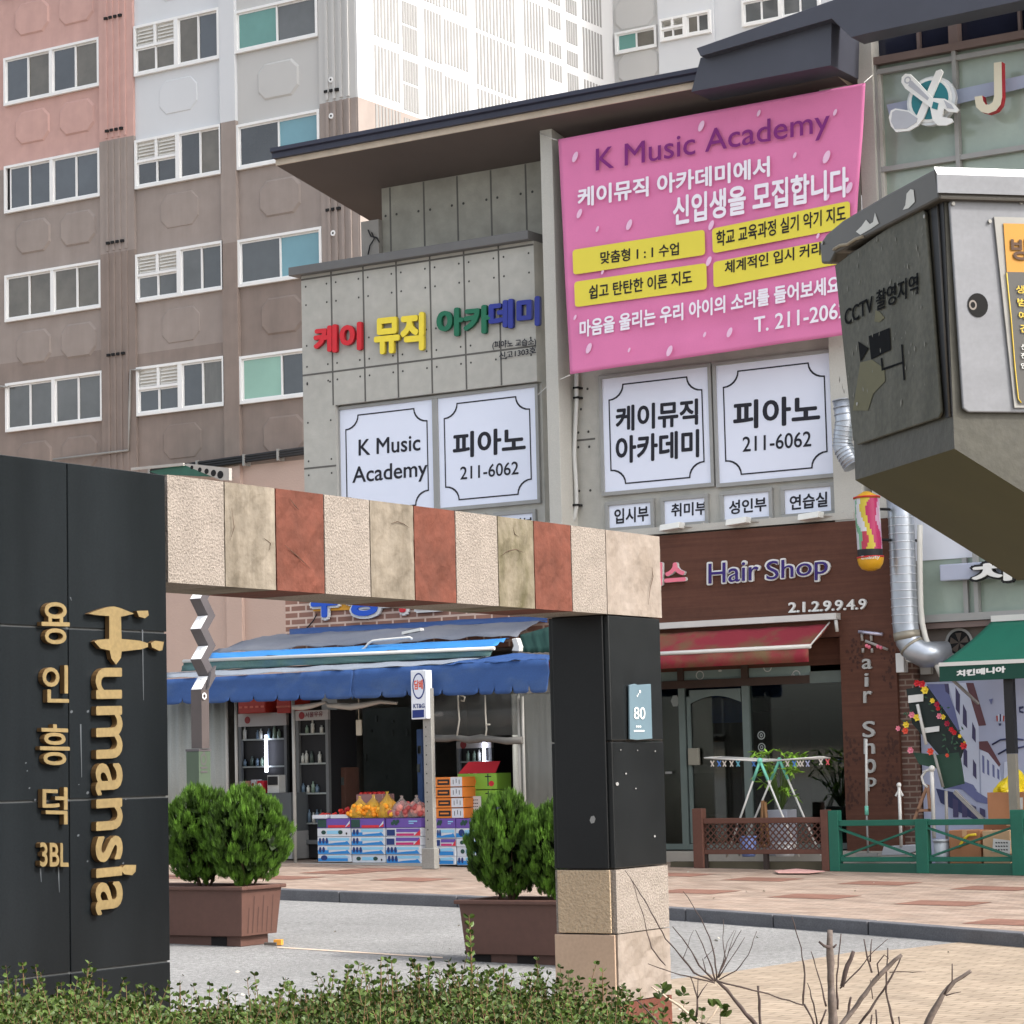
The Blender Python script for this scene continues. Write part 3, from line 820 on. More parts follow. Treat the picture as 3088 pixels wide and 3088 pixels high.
# junction box on the terrace behind the coping
ub = thing("utility_box", "small grey utility box with loose cables on the roof terrace, left of the recessed wall", "utility box", YP(Yw - 0.1)(c2(160, 1450)))
x0_, x1_, z0_, z1_ = rect(YP(Yw - 0.1), c2(108, 1255), c2(212, 1450))
mb = MB(); mb.box(x0_, x1_, Yw - 0.1, Yw + 0.25, z_cop1 - 0.03, z1_); mb.build("body", mat("dull grey box paint", (150, 146, 140), 0.7, 0.1, 3), ub, bev=0.01)
mb = MB(); pu = YP(Yw - 0.13)
mb.tube([pu(c2(*p)) for p in ((170, 1315), (185, 1350), (160, 1390), (150, 1440))], 0.012, 5); mb.tube([pu(c2(*p)) for p in ((150, 1300), (165, 1335), (200, 1345), (214, 1370))], 0.012, 5)
mb.build("cable", blackc, ub)

# --- raised coloured letters on the wall
pl3 = pF.off(0.02)
nm = thing("channel_letter_sign", "raised red, yellow, green and blue letters on the joint lined concrete wall", "sign", (pF(c7(900, 300)).x, YF, pF(c7(900, 300)).z))
for body, colr, bl, br, tl in (("케이", (206, 32, 44), (135, 474), (467, 442), (135, 288)), ("뮤직", (238, 214, 62), (575, 474), (920, 442), (575, 221)),
                              ("아카", (18, 104, 74), (1030, 353), (1406, 319), (1030, 165)), ("데미", (40, 52, 140), (1410, 298), (1763, 264), (1410, 104))):
    mb = MB(); letters(mb, body, pl3, c7(*bl), c7(*br), c7(*tl), 0.05, 0.045, 0.01, side=1)
    col_d = tuple(x * 0.8 for x in colr)
    mb.build("lettering", [mat("letter " + str(colr), colr, 0.45, 0.05, 6), mat("letter side " + str(colr), col_d, 0.5, 0.05, 6)], nm)
mb = MB()
letters(mb, "(피아노 교습소)", pl3, c7(1415, 447), c7(1732, 420), c7(1415, 386), 0.006, 0.02, 0.002)
letters(mb, "신고1303호", pl3, c7(1465, 517), c7(1732, 472), c7(1465, 468), 0.006, 0.02, 0.002)
mb.build("small_lettering", ink, nm)

# --- pink banner
Yb = YF - 0.46
pB = YP(Yb)
ban = thing("banner", "large pink cloth banner with white and purple lettering and yellow bars, roped to the building", "banner", pB(c9(900, 1000)))
pinkm = mat("pink banner cloth", (217, 122, 168), 0.75, 0.04, 1.0, fine=0.02)
Lp = [(0, 365), (30, 1000), (70, 1735)]; Rp = [(1790, 35), (1775, 330), (1748, 700), (1722, 1100), (1702, 1500)]
def pl_at(P, t):
    t *= len(P) - 1; i = min(int(t), len(P) - 2); return lerp(P[i], P[i + 1], t - i)
nu, nv = 72, 60; V = []; Fc = []
for j in range(nv + 1):
    a = pl_at(Lp, j / nv); b = pl_at(Rp, j / nv)
    for i in range(nu + 1):
        u_, v_ = i / nu, j / nv
        q = lerp(a, b, u_)
        p = pB(c9(*q))
        fold = 0.028 * math.exp(-((v_ - 0.90 + 0.10 * (2 * u_ - 1) ** 2) / 0.035) ** 2) * math.sin(math.pi * min(1, max(0, (u_ - 0.15) / 0.85))) + 0.020 * math.sin(9 * u_ + 4 * v_) * v_ * (1 - u_ * 0.5) + 0.011 * math.sin(22 * (u_ - 0.55 * v_)) * v_
        V.append(p + Vector((0, 0.034 + fold * 0.8, 0)))
for j in range(nv):
    for i in range(nu):
        Fc.append([j * (nu + 1) + i, j * (nu + 1) + i + 1, (j + 1) * (nu + 1) + i + 1, (j + 1) * (nu + 1) + i])
mb = MB(); mb.smooth = True; mb.raw(V, Fc)
cl = mb.build("cloth", pinkm, ban)
sd = cl.modifiers.new("thick", 'SOLIDIFY'); sd.thickness = 0.004; sd.offset = 0
def rbar(mb, P, r=22, lift=0.004):
    """rounded bar from four corners in banner pixels"""
    P = [Vector(p) for p in P]; out = []
    for k in range(4):
        p = P[k]; a = (P[k - 1] - p).normalized() * r; b = (P[(k + 1) % 4] - p).normalized() * r
        for s in range(5):
            t_ = s / 4; out.append(p + a * (1 - t_) ** 2 + b * t_ ** 2)
    mb.face([pB(c9(p.x, p.y)) + pB.n * lift for p in out])
for P in (((90, 1012), (860, 893), (864, 1040), (95, 1157)), ((100, 1198), (870, 1088), (874, 1240), (105, 1346)), ((903, 888), (1706, 726), (1709, 880), (908, 1032)), ((910, 1083), (1708, 930), (1710, 1082), (912, 1232))):
    mb = MB(); rbar(mb, P); mb.build("yellow_bar", mat("yellow print", (224, 209, 74), 0.7, 0.03, 1), ban)
for nm_, colr, items in (("purple_lettering", (122, 34, 116), [("K Music Academy", (228, 592), (1590, 362), (228, 424), .004)]),
        ("white_lettering", (236, 232, 240), [("케이뮤직 아카데미에서", (125, 764), (1238, 582), (125, 655), .03), ("신입생을 모집합니다", (680, 868), (1697, 697), (680, 706), .03),
                                             ("마음을 울리는 우리 아이의 소리를 들어보세요", (135, 1522), (1648, 1260), (135, 1428), .03), ("T. 211-2062", (1150, 1494), (1692, 1402), (1150, 1406), .015)]),
        ("black_lettering", (30, 26, 30), [("맞춤형 1 : 1 수업", (255, 1094), (710, 1040), (255, 1024), .02), ("쉽고 탄탄한 이론 지도", (188, 1300), (786, 1208), (188, 1222), .02),
                                          ("학교 교육과정 실기 악기 지도", (930, 994), (1682, 842), (930, 905), .02), ("체계적인 입시 커리큘럼", (980, 1152), (1672, 1012), (980, 1080), .02)])):
    for body, bl, br, tl, bo in items:
        mb = MB(); letters(mb, body, pB, c9(*bl), c9(*br), c9(*tl), 0.002, bo, 0.006)
        mb.build(nm_, mat("banner " + nm_, colr, 0.7, 0.02, 2), ban)
for x, y, s in ((105, 470, 1), (840, 290, 1), (1385, 460, .55), (1175, 215, .6), (1570, 470, 1.15), (1702, 650, 1), (1575, 705, .6), (130, 800, .9), (235, 890, .55), (420, 865, 1), (898, 868, .9), (884, 1078, .9), (265, 1140, .5),
                (1520, 930, .5), (105, 1405, .5), (185, 1585, 1), (420, 1595, .45), (655, 1600, 1), (860, 1505, .5), (1005, 1492, .9), (1620, 210, .6)):
    c = pB(c9(x, y)) + pB.n * 0.003; a = math.radians(62); r1, r2 = 0.082 * s, 0.04 * s
    mb = MB(); mb.disc(c, (r1 * math.cos(a), 0, r1 * math.sin(a)), (-r2 * math.sin(a), 0, r2 * math.cos(a)), 14)
    mb.build("petal_print", mat("pale petal print", (230, 190, 216), 0.7, 0.05, 9), ban)
mb = MB()
mb.tube([pB(c2(1216, 792)), pP.off(0.02)(c2(1165, 775)), pP.off(0.02)(c2(1122, 757))], 0.008, 5)
mb.tube([pB(c5(1290, 190)), pF.off(0.05)(c5(1180, 240)), pF.off(0.02)(c5(1112, 300))], 0.008, 5)
mb.tube([pB(c12(20, 962)), pF.off(0.05)(c12(130, 870))], 0.008, 5)
mb.build("rope", mat("white rope", (214, 212, 206), 0.8, 0.05, 9), ban)

# --- conduit down the bay 2 wall
cd = thing("conduit_pipe", "white conduit pipe strapped down the wall under the corner of the pink banner", "pipe", p2(c5(1315, 1000)))
pcn = p2.off(0.10)
mb = MB(); mb.tube([pcn(c5(*p)) for p in ((1330, 150), (1328, 260), (1330, 330), (1322, 480), (1316, 640), (1326, 800), (1330, 925), (1318, 990), (1300, 1035))], 0.032, 8)
mb.build("tube", mat("white plastic conduit", (198, 198, 194), 0.5, 0.05, 3), cd)
mb = MB()
for x, y in ((1330, 262), (1331, 318), (1329, 925)):
    p = pcn(c5(x, y)); mb.box(p.x - 0.045, p.x + 0.045, p.y - 0.04, p.y + 0.1, p.z - 0.014, p.z + 0.014)
mb.build("clamp", hole, cd)

# --- shop row goes on unseen to the right, added to darken granite reflections
xe0 = max(xg1, pG(c3(2390, 300)).x) + 0.002; xe1 = 34.0; k_ = 0
mb = MB(); mb.box(xe0, xe1, YF + 0.02, YF + 9, z_low - 0.2, z_e + 1.0); mb.build("wall", conc, bld)
mb = MB(); mb.box(xe0, xe1, Ye - 0.2, YF + 9.5, z_e + 1.0, z_e + 1.5); mb.build("roof_slab", slate, bld)
x_ = xe0 + 1.2
while x_ < xe1 - 3:
    board_w = MB(); board_w.box(x_, x_ + 2.6, YF - 0.03, YF + 0.019, z_low + 0.8, z_low + 3.4); board_w.build("window", bgl, bld); x_ += 3.6
mb = MB(); mb.box(xe0, xe1, YF + 0.1, YF + 0.4, -1.2, z_low - 0.21); mb.build("lower_wall", mat("unseen shopfront", (72, 68, 64), 0.5, 0.3, 0.6), bld)
# --- small floodlights on the sill
def flood(q, lab, cf):
    p = YP(YF - 0.16)(cf(*q))
    tl = thing("floodlight", lab, "lamp", (p.x, YF - 0.05, zl + 0.05), "floodlights along the window sill")
    mb = MB(); mb.obox(p, (0.16, 0, 0.012), (0, 0.09, 0.0), (0, 0.012, 0.045)); mb.build("lamp_head", mat("white lamp casing", (222, 222, 216), 0.45, 0.04, 4), tl, bev=0.012)
    mb = MB(); mb.tube([p + Vector((0.1, 0.05, 0)), (p.x + 0.3, YF - 0.03, zl + 0.01), (p.x + 0.45, YF - 0.04, zl + 0.055)], 0.012, 5); mb.build("bracket", steel, tl)
flood((1268, 994), "white floodlight on the sill over the wood cladding, nearest the striped beam", c0)
flood((312, 1018), "white floodlight on the sill, middle one of the three", c6)
flood((722, 988), "white floodlight on the sill nearest the duct", c6)

# --- golf shop sign on bay 3
pS = YP(YF - 0.10)
gs = thing("golf_sign", "round teal emblem with crossed silver golf club and wrench beside a cream letter J", "sign", pS(c12(900, 1200)))
mm = [mat("chrome sign edge", (206, 208, 208), 0.35, 0.05, 3, metal=0.2), mat("teal sign face", (32, 118, 126), 0.4, 0.04, 3), mat("silver sign face", (176, 178, 184), 0.4, 0.05, 3), mat("white sign edge", (232, 232, 228), 0.5, 0.03, 3)]
def q12(*p): return pS(c12(*p))
def ell(cx, cy, rx, ry, n=28, rot=-0.14):
    return [(cx + rx * math.cos(2 * math.pi * k / n), cy + ry * math.sin(2 * math.pi * k / n) + rot * rx * math.cos(2 * math.pi * k / n)) for k in range(n)]
mb = MB()
def slab(pts, z0, th, m):
    mb.mi = m; mb.prism([q12(*p) + pS.n * z0 for p in pts], pS.n * th)
slab(ell(832, 1190, 282, 285), 0.0, 0.08, 0); slab(ell(824, 1182, 250, 258), 0.081, 0.008, 3); slab(ell(822, 1180, 215, 225), 0.09, 0.006, 1)
mb.build("emblem_disc", mm, gs)
mb = MB()
slab([(905, 850), (960, 830), (985, 860), (760, 1400), (690, 1490), (590, 1545), (440, 1560), (380, 1490), (355, 1390), (380, 1310), (430, 1285), (590, 1310), (680, 1370)], 0.10, 0.03, 3)
slab([(400, 1330), (440, 1305), (580, 1325), (690, 1400), (680, 1450), (570, 1520), (430, 1525), (385, 1440)], 0.132, 0.006, 2)
mb.build("golf_club", mm, gs)
mb = MB()
slab([(560, 890), (620, 895), (700, 975), (880, 1170), (1020, 1180), (1120, 1235), (1185, 1310), (1160, 1340), (1060, 1330), (1010, 1290), (990, 1390), (1100, 1410), (1120, 1450), (1040, 1490), (940, 1490), (880, 1430), (850, 1280), (560, 1060), (515, 990), (520, 930)], 0.14, 0.03, 3)
slab([(610, 990), (640, 970), (840, 1170), (820, 1200), (600, 1030)], 0.172, 0.006, 2)
slab([(1010, 1195), (1100, 1250), (1130, 1300), (1050, 1290)], 0.172, 0.006, 2)
slab([(890, 1215), (950, 1235), (935, 1310), (870, 1290)], 0.172, 0.006, 1)
mb.mi = 2; mb.ring(q12(590, 965) + pS.n * 0.174, (0.05, 0, 0), (0, 0, 0.05), 0.6)
mb.build("wrench", mm, gs)
mb = MB()
J = [(1575, 755), (1665, 742), (1672, 1150), (1655, 1240), (1600, 1310), (1510, 1345), (1430, 1325), (1370, 1270), (1350, 1150), (1440, 1135), (1452, 1200), (1480, 1240), (1520, 1240), (1560, 1215), (1578, 1150)]
mb.mi = 1; mb.prism([q12(*p) for p in J], pS.n * 0.12); mb.mi = 0; mb.face([q12(*p) + pS.n * 0.124 for p in J])
mb.build("lettering", [mat("cream letter face", (214, 206, 182), 0.5, 0.04, 3), mat("red letter side", (182, 46, 56), 0.5, 0.05, 3)], gs)
mb = MB(); pr = YP(YF + 0.01)
mb.prism([pr(c12(*p)) for p in ((285, 1220), (2600, 720), (2600, 850), (330, 1400))], (0, 0.015, 0))
mb.build("mounting_rail", mat("pale blue rail", (160, 170, 190), 0.5, 0.05, 2), gs)
# ================================================================== HAIR SALON FRONT
wood = mat("brown plank cladding", (92, 60, 48), 0.75, 0.2, 2.2, 0.15, 30, stretch=(0.25, 1, 9), fine=0.06, fscale=10, spec=0.25)
steel_t = mat("grey green steel frame", (108, 120, 116), 0.45, 0.08, 3)
dark_r = mat("dim shop interior", (70, 70, 66), 0.9, 0.2, 0.8)
dark_b = mat("black trim", (28, 28, 30), 0.6, 0.1, 3)
clear = glass("shop glass", (176, 190, 182), 0.05)
white_l = mat("white sign letter", (220, 220, 216), 0.45, 0.03, 4)
YH = YF - 0.06
pH = YP(YH)
def floor_z(x): return zs(x) + 0.15
xh0 = pH(c0(1085, 1300)).x; xh1 = pH(c0(1689, 1200)).x
xcol = pH(c0(1591, 1400)).x
zht = pH(d2(1100, 65)).z; zhb = pH(d2(900, 850)).z
hs_ = thing("hair_salon", "brown plank clad hair shop front with raised purple and white letters and a glazed door", "shop front", ((xh0 + xh1) / 2, YH, zs(-18)))
mb = MB()
mb.box(xh0, xh1, YH, YH + 0.10, zhb - 0.25, zht); mb.box(xcol, xh1, YH + 0.001, YH + 0.3, zs(xcol) - 0.05, zhb - 0.25)
mb.build("wood_cladding", wood, hs_); WCL = 1
# glazed front, set back under the awning
YG = YF + 0.22; pGl = YP(YG)
zf_ = floor_z(-18)
ztr1 = pGl(b6(700, 35)).z; ztr0 = pGl(b6(700, 108)).z; zdr = pGl(b6(520, 190)).z; zhd = pGl(b6(1100, 150)).z
xg = lambda x, y=600: pGl(b6(x, y)).x
mb = MB(); mb.box(xh0, xcol - 0.001, YG - 0.03, YG + 0.08, ztr1 - 0.01, zhb - 0.252); mb.build("wood_cladding", wood, hs_)
mb = MB()
for a, b in ((236, 276), (700, 748)):
    mb.box(xg(a, 70), xg(b, 70), YG - 0.06, YG + 0.06, ztr0, ztr1 + 0.4)
mb.box(xh0, xg(1200, 140), YG - 0.05, YG + 0.05, zhd, ztr0)
mb.build("brown_frame", mat("dark brown frame", (72, 56, 48), 0.6, 0.1, 3), hs_)
mb = MB()
mb.box(xg(255), xg(300), YG - 0.06, YG + 0.06, zf_, zhd); mb.box(xg(718), xg(768), YG - 0.06, YG + 0.06, zf_, zhd)
mb.box(xg(1200, 140), xcol, YG - 0.05, YG + 0.05, zhd, zhd + 0.16)
mb.box(xh0, xcol, YG - 0.05, YG + 0.05, zf_, zf_ + 0.08)
mb.build("steel_frame", steel_t, hs_)
mb = MB(); mb.box(xh0, xcol, YG - 0.012, YG, zf_ + 0.08, zhd); mb.build("glazing", clear, hs_)
mb = MB(); mb.box(xh0, xg(1195, 90), YG - 0.01, YG, ztr0, ztr1 + 0.3); mb.build("transom_glass", mat("pale transom glass", (132, 152, 148), 0.15, 0.1, 2), hs_)
mb = MB()
for x, y in ((388, 88), (880, 30), (1090, 85)):
    c = pGl.off(0.02)(b6(x, y)); mb.ring(c, (0.065, 0, 0), (0, 0, 0.065), 0.78)
for x, y, w in ((535, 55, .03), (1140, 92, .05), (1065, 86, .03)):
    c = pGl.off(0.02)(b6(x, y)); mb.disc(c, (w, 0, 0), (0, 0, 0.015))
mb.build("transom_print", mat("silver print", (200, 206, 204), 0.4, 0.05, 4), hs_)
# door
dr = MB(); dx0, dx1 = xg(312), xg(708)
dr.box(dx0, dx0 + 0.05, YG - 0.05, YG - 0.015, zf_ + 0.09, zdr); dr.box(dx0, dx1, YG - 0.05, YG - 0.015, zdr - 0.09, zdr)
ar = [(dx0 + 0.05 + (dx1 - dx0 - 0.05) * k / 12, YG - 0.048, zdr - 0.09 - 0.10 * (1 - math.sin(math.pi * k / 12))) for k in range(13)]
dr.prism(ar + [(dx1, YG - 0.048, zdr - 0.088), (dx0 + 0.05, YG - 0.048, zdr - 0.088)], (0, 0.03, 0))
dro = dr.build("door", steel_t, hs_)
mb = MB(); p = pGl.off(0.07)(b6(345, 680)); mb.obox(p, (0.085, 0, 0), (0, 0.03, 0), (0, 0, 0.12)); mb.build("handle", mat("ivory handle box", (150, 146, 132), 0.5, 0.06, 3), dro, bev=0.01)
mb = MB(); mb.obox(pGl.off(0.06)(b6(160, 797)), (0.05, 0, 0), (0, 0.01, 0), (0, 0, 0.015)); mb.build("latch", alu, dro)
# step and dim room behind the glass
mb = MB(); mb.box(xh0, xh1 + 0.2, YH - 0.25, YF + 0.2, zs(xh1) - 0.3, zf_ - 0.02); mb.build("step", mat("pale step stone", (172, 166, 156), 0.85, 0.1, 3), hs_)
mb = MB(); yb_ = YF + 4.2
mb.box(xh0 - 0.02, xh1, yb_, yb_ + 0.1, zf_ - 0.1, zht); mb.box(xh0 - 0.1, xh0, YF + 0.3, yb_, zf_ - 0.1, zht); mb.box(xh1 - 0.3, xh1 - 0.2, YF + 0.31, yb_, zf_ - 0.1, zht)
mb.box(xh0, xh1 - 0.3, YF + 0.3, yb_, ztr1 + 0.45, ztr1 + 0.5); mb.box(xh0, xh1, YF + 0.24, yb_, zf_ - 0.12, zf_ - 0.01)
mb.build("room", dark_r, hs_)
pI = YP(YF + 3.2)
def inner(parent, name, m, cf, tl, br, y=YF + 3.2, dep=0.3, bev=0.0):
    a, b, c_, d_ = rect(YP(y), cf(*tl), cf(*br)); k = MB(); k.box(a, b, y, y + dep, c_, d_); return k.build(name, m, parent, bev)
inner(hs_, "partition", mat("grey green partition", (92, 94, 82), 0.8, 0.1, 1), b6, (890, 330), (1060, 1080), YF + 2.6, 0.08)
inner(hs_, "wall_panel", mat("grey wall panel", (88, 90, 84), 0.8, 0.1, 1), b6, (1185, 330), (1430, 1100), YF + 1.6, 0.08)
inner(hs_, "blue_panel", mat("blue panel", (50, 96, 206), 0.5, 0.2, 2), b6, (470, 225), (705, 430), YF + 0.6, 0.03)  # plain blue panel just behind the glass
inner(hs_, "counter", dark_b, b6, (330, 800), (700, 1100), YF + 1.8, 0.4)
inner(hs_, "ceiling_panel", mat("pale ceiling", (140, 142, 130), 0.8, 0.05, 1), b6, (770, 180), (1430, 330), YF + 3.6, 0.1)
# round stickers on the window
mb = MB()
for x, y in ((835, 525), (838, 612), (846, 690)):
    c = pGl.off(0.016)(b6(x, y)); mb.ring(c, (0.06, 0, 0), (0, 0, 0.06), 0.75); mb.ring(c, (0.025, 0, 0), (0, 0, 0.03), 0.5)
c = pGl.off(0.016)(b6(207, 275)); mb.disc(c, (0.07, 0, 0), (0, 0, 0.09), 6)
mb.build("sticker", mat("grey sticker", (150, 156, 152), 0.6, 0.05, 5), hs_)
# lettering of the salon
sg = thing("hair_shop_sign", "raised Hair Shop letters, pink word and white phone digits on brown planks", "sign", pH(d2(900, 450)))
pk = mat("pink letter", (232, 122, 142), 0.5, 0.04, 4)
mb = MB(); letters(mb, "미스", pH, d2(-75, 556), d2(245, 532), d2(-75, 384), 0.05, 0.05, 0.012, side=1); mb.build("pink_lettering", [pk, white_l], sg)
mb = MB(); letters(mb, "Hair", pH, d2(425, 545), d2(845, 510), d2(425, 372), 0.03, 0.035, 0.012); mb.build("white_lettering", white_l, sg); mb = MB(); letters(mb, "Shop", pH, d2(893, 562), d2(1405, 505), d2(893, 354), 0.03, 0.035, 0.012)
mb.build("white_lettering", white_l, sg)
mb = MB(); letters(mb, "Hair", pH, d2(434, 540), d2(838, 508), d2(434, 378), 0.012, 0.0, 0.044); mb.build("purple_lettering", mat("deep purple letter", (48, 26, 108), 0.5, 0.05, 4), sg); mb = MB(); letters(mb, "Shop", pH, d2(902, 556), d2(1398, 500), d2(902, 360), 0.012, 0.0, 0.044)
mb.build("purple_lettering", mat("deep purple letter", (48, 26, 108), 0.5, 0.05, 4), sg)
mb = MB(); letters(mb, "2.1.2.9.9.4.9", pH, d2(1078, 772), d2(1703, 742), d2(1078, 692), 0.03, 0.02, 0.01); mb.build("phone_number", white_l, sg)
vg = [("a", b6(1578, 42), b6(1645, 40), b6(1578, -30)), ("i", b6(1597, 170), b6(1620, 169), b6(1597, 75)), ("r", b6(1588, 288), b6(1645, 286), b6(1588, 205)),
      ("S", b6(1583, 540), b6(1668, 536), b6(1583, 425)), ("h", b6(1592, 660), b6(1665, 657), b6(1592, 550)), ("o", b6(1600, 800), b6(1672, 797), b6(1600, 700)), ("p", b6(1612, 930), b6(1675, 927), b6(1612, 835))]
for ch, bl, br, tl in vg:
    mb = MB(); letters(mb, ch, pH, bl, br, tl, 0.03, 0.01, 0.01); mb.build("column_lettering", mat("dull white letter", (172, 172, 168), 0.5, 0.05, 4), sg)
# dark tendril print on the column
mb = MB(); r2 = random.Random(3)
zl_ = 0
for sx, yy, n_ in ((1480, 640, 60), (1790, 640, 60), (1490, 930, 70), (1780, 900, 70), (1530, -60, 40), (1790, -60, 40), (1800, 90, 30)):
    c = pH.off(0.003)(b6(sx, yy))
    for k in range(n_):
        t_ = r2.uniform(0, 6.28); rad = 0.17 * abs(math.sin(2.5 * t_)) * r2.uniform(0.5, 1) + 0.02; zl_ += 1
        p = c + Vector((rad * math.cos(t_), -0.000004 * zl_, rad * 1.5 * math.sin(t_))); w_ = r2.uniform(0.008, 0.022)
        if xcol + 0.03 < p.x < xh1 - 0.03: mb.disc(p, (w_, 0, 0), (0, 0, w_ * 1.3), 6)
mb.build("tendril_print", mat("dark brown print", (70, 44, 36), 0.8, 0.1, 5), sg)
# broken light strip at the top of the column
bt = thing("broken_lamp", "broken tube lamp with tangled pink and grey bits on the brown column", "lamp", pH(d2(1740, 980)))
mb = MB(); mb.tube([pH.off(0.06)(d2(*p)) for p in ((1635, 925), (1830, 948))], 0.025, 7); mb.build("tube", mat("foil tube", (200, 196, 214), 0.25, 0.1, 4, metal=0.6), bt)
mb = MB()
for x0_, y0_, x1_, y1_ in ((1660, 930, 1665, 1000), (1735, 945, 1740, 1000), (1670, 1060, 1670, 1095), (1742, 1060, 1745, 1095), (1690, 1000, 1870, 1070)):
    mb.tube([pH.off(0.03)(d2(x0_, y0_)), pH.off(0.03)(d2(x1_, y1_))], 0.02, 5)
mb.build("bracket", steel, bt)
mb = MB()
for x, y in ((1700, 1040), (1720, 1050), (1790, 1045), (1815, 1055)): mb.ball(pH.off(0.05)(d2(x, y)), 0.028, 6, 4)
mb.build("pink_scrap", pk, bt)
# red awning
aw = thing("red_awning", "faded red retractable awning with white bars over the hair shop window", "awning", pH(d2(700, 900)))
redm = mat("red canvas faded to olive", (138, 42, 54), 0.85, 0.1, 1.3, col2=(112, 88, 60), ramp=(0.36, 0.52), fine=0.05)
YA1 = YH - 0.75; pA = YP(YA1); pAt = YP(YH - 0.12)
z_t = pAt(d2(700, 905)).z; z_f = pA(d2(700, 1070)).z
xa0 = xh0; xa1 = pAt(d2(1400, 850)).x; xa2 = pA(d2(1235, 1040)).x
V = []; nx, ny = 24, 8
for j in range(ny + 1):
    t_ = j / ny
    for i in range(nx + 1):
        x = xa0 + (lerp((xa1,), (xa2,), t_)[0] - xa0) * i / nx
        V.append((x, YH - 0.12 - (0.63) * t_, z_t + (z_f - z_t) * t_ - 0.03 * math.sin(math.pi * t_) + 0.006 * math.sin(i * 1.7)))
mb = MB(); mb.smooth = True; mb.raw(V, [[j * (nx + 1) + i, j * (nx + 1) + i + 1, (j + 1) * (nx + 1) + i + 1, (j + 1) * (nx + 1) + i] for j in range(ny) for i in range(nx)])
co = mb.build("canvas", redm, aw); sd = co.modifiers.new("thick", 'SOLIDIFY'); sd.thickness = 0.004
mb = MB(); mb.smooth = True; zv = pA(d2(700, 1195)).z; n = 40
V = [(xa0 + (xa2 - xa0) * i / n, YA1 - 0.02 + 0.012 * math.sin(i * 0.9), z) for z in (zv, z_f - 0.03) for i in range(n + 1)]
mb.raw(V, [[i, i + 1, n + 1 + i + 1, n + 1 + i] for i in range(n)]); vo = mb.build("valance", redm, aw); sd = vo.modifiers.new("thick", 'SOLIDIFY'); sd.thickness = 0.004
wbar = mat("white painted bar", (206, 204, 198), 0.45, 0.05, 3)
mb = MB(); zb_ = pAt(d2(700, 838)).z; mb.box(xa0, pAt(d2(1460, 795)).x, YH - 0.16, YH - 0.01, zb_ - 0.05, zb_ + 0.035); mb.tube([(xa0, YA1, z_f), (xa2 + 0.02, YA1, z_f)], 0.03, 8)
mb.build("bar", wbar, aw)
mb = MB(); mb.tube([pAt(d2(1450, 830)), pAt(d2(1462, 925))], 0.025, 6); mb.tube([pAt(d2(1400, 850)), pA(d2(1240, 1040))], 0.012, 5); mb.build("arm", wbar, aw)
# hanging barber lamp with bright print
YBp = YF - 0.75; pb = YP(YBp)
bp_ = thing("barber_lamp", "hanging cylinder lamp with yellow caps and pink, yellow and green print by the duct", "lamp", pb(d3(190, 400)))
tb, bb_ = pb(d3(165, 45)), pb(d3(205, 670)); rr_ = (pb(d3(300, 400)) - pb(d3(85, 400))).length / 2
cxm = (tb.x + bb_.x) / 2; dx_ = bb_.x - tb.x
cc = lambda t_: Vector((tb.x + dx_ * t_, YBp, tb.z + (bb_.z - tb.z) * t_))
cols = [(166, 36, 88), (190, 172, 58), (182, 146, 170), (196, 196, 200), (104, 160, 122), (172, 54, 76)]
pm = [mat("print " + str(i), c, 0.35, 0.06, 5) for i, c in enumerate(cols)] + [dark_b]
mb = MB(); nseg, nrow = 48, 30
for j in range(nrow):
    for i in range(nseg):
        a0, a1_ = 2 * math.pi * i / nseg, 2 * math.pi * (i + 1) / nseg
        w_ = ((i + 2.2 * math.sin(j * 0.22 + 0.6 * math.sin(i * 0.4))) / nseg * 2.0 + 0.5) % 1.0
        m_i = 6 if j >= 26 else (1 if w_ < 0.16 else 0 if w_ < 0.42 else 2 if w_ < 0.56 else 3 if w_ < 0.74 else 4 if w_ < 0.84 else 5 if j > 16 else 3)
        mb.mi = m_i
        P, Q = cc(0.05 + 0.88 * j / nrow), cc(0.05 + 0.88 * (j + 1) / nrow)
        mb.face([P + Vector((rr_ * math.cos(a0), rr_ * math.sin(a0), 0)), P + Vector((rr_ * math.cos(a1_), rr_ * math.sin(a1_), 0)), Q + Vector((rr_ * math.cos(a1_), rr_ * math.sin(a1_), 0)), Q + Vector((rr_ * math.cos(a0), rr_ * math.sin(a0), 0))])
mb.build("printed_tube", pm, bp_)
mb = MB(); yel = mat("yellow cap", (204, 152, 30), 0.4, 0.06, 4)
mb.tube([cc(0.93), cc(0.96), cc(1.03), cc(1.10), cc(1.13)], [rr_ * 1.06, rr_ * 1.06, rr_ * 0.98, rr_ * 0.75, rr_ * 0.3], 20); mb.tube([cc(-0.06), cc(0.0), cc(0.05)], [rr_ * 0.25, rr_ * 0.8, rr_ * 1.04], 20)
mb.build("cap", yel, bp_)
mb = MB()
for t_ in (0.93, 0.03): mb.tube([cc(t_ - 0.012), cc(t_ + 0.012)], rr_ * 1.1, 20)
mb.build("red_band", mat("red band", (178, 40, 36), 0.4, 0.05, 4), bp_)
mb = MB(); letters(mb, "Beauty", YP(YBp - rr_ - 0.004), d3(120, 655), d3(292, 645), d3(120, 612), 0.002, 0.01, 0.001); mb.build("lettering", white_l, bp_)
mb = MB(); mb.tube([cc(0.2), cc(0.2) + Vector((0.45, 0.72, 0))], 0.02, 6); mb.tube([cc(0.66), cc(0.66) + Vector((0.4, 0.72, 0))], 0.02, 6); mb.build("bracket", hole, bp_)

